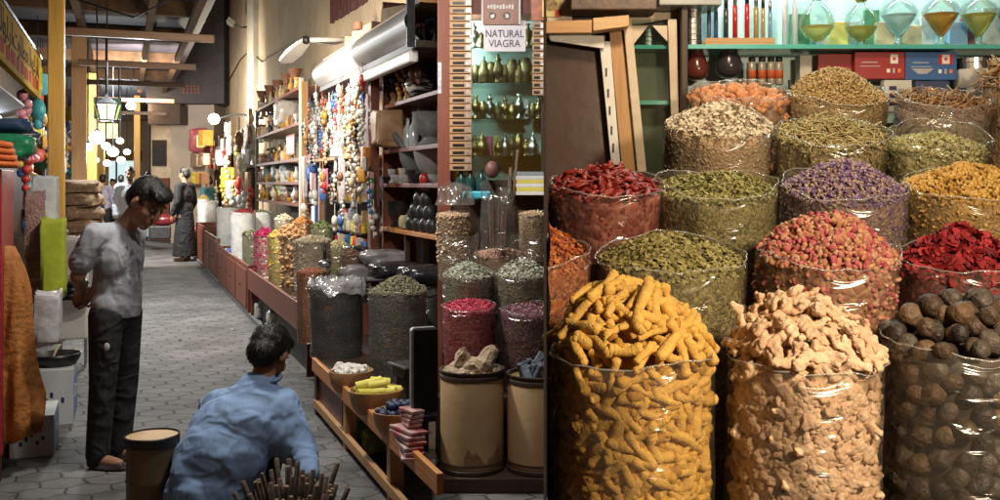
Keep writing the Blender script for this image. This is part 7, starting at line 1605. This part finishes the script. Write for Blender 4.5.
# --- people farther down the alley
def figure(px, fy, hgt, yaw, robe, hairc, label, cover=None, arms=.16, trousers=None, cap=None, beard=False):
    Y = 1600/(fy-184); c = P(px, fy, Y); e = E('person', label, 'person', (c.x, Y, 0), yaw, 'people walking in the far alley'); k = hgt/1.75
    HM = Matrix.Translation((.02*k, 0, 1.62*k)) @ Matrix.Rotation(R(8), 4, 'Y')
    b = MB(); head(b, HM, k); b.cap((0, 0, 1.40*k), (0.01, 0, 1.55*k), .06*k, .052*k); b.cap((0, 0, .9*k), (0, 0, 1.28*k), .09*k, .095*k); b.cap((0, -.14*k, 1.40*k), (0, .14*k, 1.40*k), .05*k, .05*k)
    for y in (-1, 1):
        b.cap((0, y*.18*k, 1.38*k), (-.02*k, y*.235*k, 1.10*k), .045*k, .04*k); b.cap((-.02*k, y*.235*k, 1.10*k), (arms*k, y*.215*k, .86*k), .04*k, .028*k)
        hand(b, (arms*k, y*.215*k, .86*k), (.35, 0, -1), (0, -y, 0), k, .4, y)
        b.cap((0, y*.09*k, .88*k), (.01, y*.09*k, .46*k), .075*k, .05*k); b.cap((.01, y*.09*k, .46*k), (-.01, y*.09*k, .08*k), .05*k, .035*k); b.cap((-.02*k, y*.09*k, .04), (.15*k, y*.10*k, .03), .036*k, .03*k)
    blob('body', b, skin_b, e, .012, 2)
    h = MB(); h.ell((-.022, 0, .042), (.104, .086, .096)); h.ell((-.06, 0, -.008), (.07, .078, .085))
    h.v = [tuple(HM @ (Vector(v)*k)) for v in h.v]; blob('hair', h, cover or hairm, e, .012, 1)
    if beard:
        h = MB(); h.ell((.064, 0, -.092), (.034, .042, .034)); h.ell((.096, 0, -.055), (.012, .03, .007)); h.v = [tuple(HM @ (Vector(v)*k)) for v in h.v]; blob('beard', h, hairm, e, .008, 1)
    r = MB(); r.cap((0, -.14*k, 1.40*k), (0, .14*k, 1.40*k), .076*k, .076*k); r.ell((.01, 0, 1.22*k), (.13*k, .19*k, .22*k)); r.ell((0, 0, .95*k), (.14*k, .18*k, .22*k))
    for y in (-1, 1): r.cap((0, y*.18*k, 1.39*k), (-.02*k, y*.235*k, 1.10*k), .075*k, .062*k); r.cap((-.02*k, y*.235*k, 1.10*k), (arms*.85*k, y*.218*k, .90*k), .062*k, .058*k)
    if trousers is None:
        r.lathe([(.15*k, .9*k), (.19*k, .5*k), (.23*k, .09*k)][::-1], 24); blob('robe', r, robe, e, .016, 5)
    else:
        blob('shirt', r, robe, e, .016, 5); t_ = MB(); t_.ell((0, 0, .86*k), (.13*k, .17*k, .12*k))
        for y in (-1, 1): t_.cap((0, y*.09*k, .86*k), (0, y*.095*k, .1*k), .10*k, .072*k)
        blob('trousers', t_, trousers, e, .016, 3)
    return e
whr = cloth('white_robe', (.62, .64, .67), (.5, .52, .56), .4); blr = cloth('black_robe', (.014, .014, .017), (.009, .009, .011), .4)
figure(130, 268, 1.93, R(-70), whr, hairm, 'bearded man in a long white robe walking towards the camera', beard=True)
figure(185, 261, 1.95, R(160), blr, hairm, 'figure in a long black robe standing with the back to the camera', arms=.10)
figure(103, 244, 1.86, R(95), mk('lavender_shirt', (.40, .38, .52), rough=.8), hairm, 'man in a lavender shirt walking away down the alley', trousers=trm)
figure(113, 240, 1.76, R(-80), mk('pink_shirt', (.5, .36, .38), rough=.8), hairm, 'person in a pink top behind the man in white', trousers=trm)
figure(92, 246, 1.80, R(80), mk('navy_robe', (.03, .06, .13), rough=.8), mk('dark_scarf', (.03, .02, .025)), 'person in a navy robe with a dark scarf on the left of the far alley')
figure(84, 241, 1.84, R(60), mk('dark_robe', (.04, .035, .04), rough=.8), mk('tan_scarf', (.3, .2, .12)), 'person with a tan scarf by the far left stalls')
figure(149, 240, 1.95, R(-100), whr, mk('black_cap', (.02, .02, .02)), 'man in white with a black cap by the beige house', arms=.1)
figure(163, 236, 1.75, R(-110), mk('maroon_top', (.16, .03, .05), rough=.8), hairm, 'person in a maroon top near the foot of the beige house', trousers=trm)
figure(121, 236, 1.88, R(100), mk('grey_shirt', (.25, .26, .3), rough=.8), hairm, 'man in a grey shirt far behind the man in white', trousers=trm)
figure(140, 237, 1.84, R(70), mk('cream_robe', (.5, .46, .38), rough=.8), hairm, 'person in a cream robe far down the alley')
figure(100, 236, 1.80, R(-90), whr, hairm, 'small figure in white at the far end by the globe lamps')
figure(209, 246, 1.80, R(150), mk('teal_shirt', (.06, .2, .22), rough=.8), hairm, 'person in a dark teal shirt beyond the man in black', trousers=trm)
# motorbike by the beige house
mo = E('motorbike', 'dark motorbike parked behind the boy in the middle of the alley', 'motorbike', (P(160, 246, 24).x, 24, 0), R(20))
for x in (-.62, .62):
    w = MB().tube([(x+.27*math.cos(a), 0, .30+.27*math.sin(a)) for a in np.linspace(0, 6.283, 28)], .045, 8).build('wheel', M_black, mo, True); MB().tube([(x, -.05, .30), (x, .05, .30)], .05, 10).build('hub', M_steel, w, True)
MB().ell((.08, 0, .74), (.30, .14, .14)).build('tank', mk('maroon_tank', (.18, .02, .03), rough=.25), mo, True); MB().ell((-.38, 0, .76), (.34, .13, .07)).build('seat', M_black, mo, True)
MB().box(-.25, .25, -.12, .12, .28, .6).build('engine', M_iron, mo, bevel=.03); MB().tube([(.62, .06, .3), (.45, .06, .85), (.40, .0, 1.0)], .03, 8).build('fork', M_steel, mo, True)
MB().tube([(.30, -.36, 1.02), (.40, -.15, 1.03), (.40, .15, 1.03), (.30, .36, 1.02)], .018, 8).build('handlebar', M_steel, mo, True); MB().ell((.56, 0, .90), (.08, .09, .09)).build('headlight', M_steel, mo, True)
# ============================================================ SMALL GOODS AND FITTINGS
PAL = [('white', (.66, .65, .62)), ('silver', (.45, .46, .47)), ('blue', (.05, .14, .42)), ('red', (.46, .04, .03)), ('amber', (.5, .26, .05)), ('green', (.06, .26, .10)), ('black', (.02, .02, .022)), ('pink', (.55, .22, .28)), ('turquoise', (.06, .36, .42)), ('brown', (.20, .10, .05)), ('cream', (.56, .48, .34)), ('yellow', (.62, .52, .06))]
PM = [mk('small_%s' % n_, c, tuple(x*.55 for x in c), scale=30, rough=.35, bump=.05) for n_, c in PAL]
def shared(m, mat, sm=True):
    o = m.build('t', mat, None, sm)
    if sm: autosmooth(o, 45)
    d = o.data; bpy.data.objects.remove(o); return d
SHAPES = {'bottle': [(.001, 0), (.030, 0), (.032, .01), (.032, .10), (.013, .13), (.013, .16), (.016, .165), (.001, .17)],
          'jar': [(.001, 0), (.035, 0), (.038, .01), (.038, .085), (.032, .09), (.036, .094), (.036, .115), (.001, .118)],
          'cup': [(.001, 0), (.028, 0), (.03, .012), (.012, .025), (.012, .05), (.032, .08), (.038, .12), (.034, .12), (.02, .07), (.001, .06)],
          'bowl': [(.001, 0), (.025, 0), (.05, .03), (.06, .065), (.055, .065), (.03, .02), (.001, .015)],
          'ewer': [(.001, 0), (.03, 0), (.032, .008), (.014, .025), (.04, .06), (.045, .09), (.022, .13), (.014, .17), (.024, .19), (.001, .192)]}
CACHE = {}
def smesh(kind, k):
    key = (kind, k)
    if key not in CACHE:
        if kind in SHAPES: CACHE[key] = shared(MB().lathe(SHAPES[kind], 14), PM[k])
        elif kind == 'box': CACHE[key] = shared(MB().box(-.04, .04, -.05, .05, 0, .12), PM[k], False)
        elif kind == 'sachet': CACHE[key] = shared(pillow(.03, .09, .13, k, 8), PM[k])
        elif kind == 'pendant':
            m = MB()
            for q in range(5): m.ell((.012*math.sin(q*2), .014*math.cos(q*2.6), -.05-.045*q), .026-.002*q, None, 8, 6)
            m.tube([(0, 0, .05), (0, 0, -.26)], .004, 5); CACHE[key] = shared(m, PM[k])
        elif kind == 'charm':
            m = MB(); m.ell((0, 0, -.10), (.03, .045, .055), None, 10, 7); m.tube([(0, 0, .06), (0, 0, -.06)], .004, 5); m.ell((0, 0, -.17), (.02, .02, .03), None, 8, 6); CACHE[key] = shared(m, PM[k])
    return CACHE[key]
def put(kind, k, loc, rz, s, where, group):
    o = bpy.data.objects.new(kind, smesh(kind, k)); COL.objects.link(o); o.location = loc; o.rotation_euler = (0, 0, TH+rz); o.scale = (s, s, s)
    return tag(o, 'small %s %s %s' % (PAL[k][0], kind, where), kind, '%s %ss %s' % (PAL[k][0], kind, group))
rg = random.Random(5)
def row(px0, px1, z, r, n, kinds, cols, s, where, group, dz=0, jr=.06):
    for i in range(n):
        v = al(px0+(px1-px0)*(i+.5)/n, 184, r); put(rg.choice(kinds), rg.choice(cols), aw(v.x+rg.uniform(-jr, jr), v.y+rg.uniform(-.02, .02), z+rg.uniform(-dz, dz)), rg.uniform(-.5, .5), s*rg.uniform(.8, 1.25), where, group)
# bead shop: two more tiers of hanging charms
for j, (py, r) in enumerate(((90, 2.0), (104, 2.03), (120, 2.0), (136, 2.02))):
    row(306, 366, al(335, py, r).z, r, 26, ('pendant', 'charm'), (0, 0, 10, 1, 1, 2, 3, 4, 6, 9), .85, 'hanging in the %s tier of the bead shop' % ('top', 'second', 'third', 'lowest')[j], 'in the bead shop', .10)
for j, (py, r) in enumerate(((168, 1.98), (184, 2.0), (204, 2.0))):
    row(304, 372, al(335, py, r).z, r, 12, ('sachet', 'pendant', 'charm'), (0, 1, 10, 0, 3, 4, 9, 2), 1.0, 'hanging below the orange shelf, %s tier' % ('upper', 'middle', 'lower')[j], 'below the orange shelf', .07)
for z, nm_ in ((ZP[1], 'upper'), (ZP[2], 'middle'), (ZP[3], 'lowest')):
    row(337, 366, z+.002, 2.27, 8, ('jar', 'box', 'bottle'), (0, 3, 4, 5, 10, 11, 2), .9, 'at the front of the %s packet shelf' % nm_, 'on the packet shelves', 0, .01)
# rack: crowd every shelf
for sh, nm_ in (('t', 'top'), ('a', 'second'), ('b', 'middle'), ('c', 'fourth'), ('d', 'lowest')):
    row(259, 299, ZR[sh]+.002, 2.14, 12, ('cup', 'ewer', 'bowl', 'jar', 'bottle'), (4, 9, 9, 10, 6, 1, 4), 1.15, 'at the front edge of the %s rack shelf' % nm_, 'on the rack', 0, .012)
    row(259, 299, ZR[sh]+.002, 2.48, 9, ('ewer', 'box', 'jar'), (4, 9, 10, 0, 2, 6), 1.7, 'at the back of the %s rack shelf' % nm_, 'on the rack back', 0, .02)
for sh, nm_ in (('a', 'lowest'), ('b', 'second'), ('c', 'third'), ('d', 'fourth'), ('e', 'top')):
    row(384, 419, SHM[sh]+.002, 2.50, 9, ('ewer', 'bottle', 'jar', 'cup'), (1, 6, 9, 10, 6, 4), 1.35, 'at the back of the %s mortar shelf' % nm_, 'behind the mortars', 0, .02)
row(386, 420, SHM['e']+.002, 2.24, 9, ('ewer', 'jar', 'bottle'), (6, 9, 4, 6), 1.1, 'at the front of the top mortar shelf', 'on the top mortar shelf', 0, .01)
row(386, 419, SHM['b']+.002, 2.24, 7, ('bowl', 'cup', 'bowl'), (1, 6, 10), 1.1, 'at the front of the second mortar shelf', 'on the second mortar shelf', 0, .01)
# hanging below the mortar shelf tops
row(384, 420, SHM['e']-.05, 2.2, 6, ('charm', 'pendant'), (6, 9, 4), 1.0, 'hanging under the top mortar shelf', 'under the mortar shelf', .02, .01)
# things hung between the rack and the doors, and above the white sacks
for j, py in enumerate((135, 152, 170, 188)):
    row(205, 250, al(228, py, 2.1).z, 2.1, 9, ('charm', 'sachet', 'pendant'), (0, 1, 4, 9, 10, 11, 3), 2.3, 'hanging by the doors beyond the rack, %s tier' % ('top', 'second', 'third', 'lowest')[j], 'by the doors', .1)
# more on the small far rack
for z in (1.60, 2.05, 2.50): row(189, 207, z+.002, 1.75, 6, ('box', 'jar'), (4, 10, 11, 9), 2.6, 'on the small far rack', 'on the far rack', 0, .05)
# left side: goods hanging along the columns
for j, (s_, z0, z1) in enumerate(((11.2, 1.7, 2.6), (12.3, 1.5, 2.7), (14.4, 1.3, 2.7), (16.5, 1.5, 2.8), (18.5, 1.4, 2.8))):
    for i in range(14):
        put(rg.choice(('charm', 'sachet', 'pendant')), rg.choice((2, 2, 0, 3, 4, 11, 8, 7)), aw(-.86+rg.uniform(-.16, .05), s_+rg.uniform(-.6, .6), rg.uniform(z0, z1)), rg.uniform(-1, 1), 2.0, 'hanging in the left stalls behind the columns', 'in the left stalls')
# cables along the right wall and under the roof
def cable(pts, label, rad=.012):
    o = MB().tube(pts, rad, 6).build('cable', M_iron, None, True); return tag(o, label, 'cable', 'loose cables')
cable([loc_al(430, 2, 2.5), loc_al(400, 18, 2.45), loc_al(370, 30, 2.5), loc_al(330, 44, 2.52), loc_al(300, 40, 2.56), loc_al(262, 62, 2.56)], 'sagging cable over the white fascia')
cable([loc_al(262, 62, 2.57), loc_al(250, 50, 2.57), loc_al(240, 60, 2.57), loc_al(228, 82, 2.57), loc_al(215, 95, 2.57)], 'cable along the beige wall above the rack')
cable([aw(.9, 7.5, 3.9), aw(.3, 9, 3.55), aw(-.4, 10.5, 3.9)], 'cable sagging across under the near roof')
cable([aw(.9, 12, 3.95), aw(.1, 13, 3.6), aw(-.6, 14, 3.95)], 'cable sagging across by the lantern')
# knee braces and cross ties: warm timber under the roof
tb = wood('warm_timber', (.14, .07, .032), (.075, .036, .017), axis=0)
for i, s_ in enumerate((12.5, 15.8, 19.0, 23.0, 27.5)):
    o = MB().box(-.62, .98, -.04, .04, 0, .09).build('cross_tie', tb, None, bevel=.008); o.location = aw(0, s_, 3.28+.02*i); o.rotation_euler = (0, 0, TH); tag(o, 'warm brown cross tie between the columns, %s of five' % ('nearest', 'second', 'middle', 'fourth', 'farthest')[i], 'beam', 'cross ties')
# distant hanging signs
for i, (r, s_, c, w) in enumerate(((-.25, 17.2, (.05, .2, .12), .4), (-.35, 24.5, (.35, .25, .08), .4))):
    e = A('hanging_sign', '%s sign board hanging in the far alley' % ('green', 'mustard')[i], 'sign', r, s_, 2.62)
    MB().box(-w/2, w/2, -.02, .02, 0, .34).build('board', mk('sign_%d' % i, c, tuple(x*.6 for x in c), scale=7, rough=.4), e, bevel=.004)
    for x in (-w*.4, w*.4): MB().tube([(x, 0, .341), (x, 0, .9)], .008, 5).build('hanger', M_iron, e)
# far stalls on the right of the bend and shop front glow
o = abox('far_stall', -2.4, -.95, 29.5, 38, 0, 1.0, M_wpale, 'far wooden stall at the end of the alley on the left', 'stall')
for i in range(10):
    put('box', rg.choice((0, 3, 8, 11, 4)), aw(-1.0-.1*(i % 3), 29.8+.8*i, 1.002), 0, 3.2, 'on the far wooden stall', 'on the far stall')
# litter on the paving
for i, (px, py) in enumerate(((62, 388), (118, 330), (205, 300), (180, 340), (250, 372), (60, 446), (232, 330))):
    Y = 1600/(py-184); c = P(px, py, Y); o = MB().ell((0, 0, .006), (.018, .012, .006), None, 8, 5).build('litter_scrap', PM[(0, 10, 0, 9, 0, 0, 10)[i]]); o.location = (c.x, Y, .001); o.rotation_euler = (0, 0, i); tag(o, 'tiny scrap of litter on the paving', 'litter', 'scraps of litter')
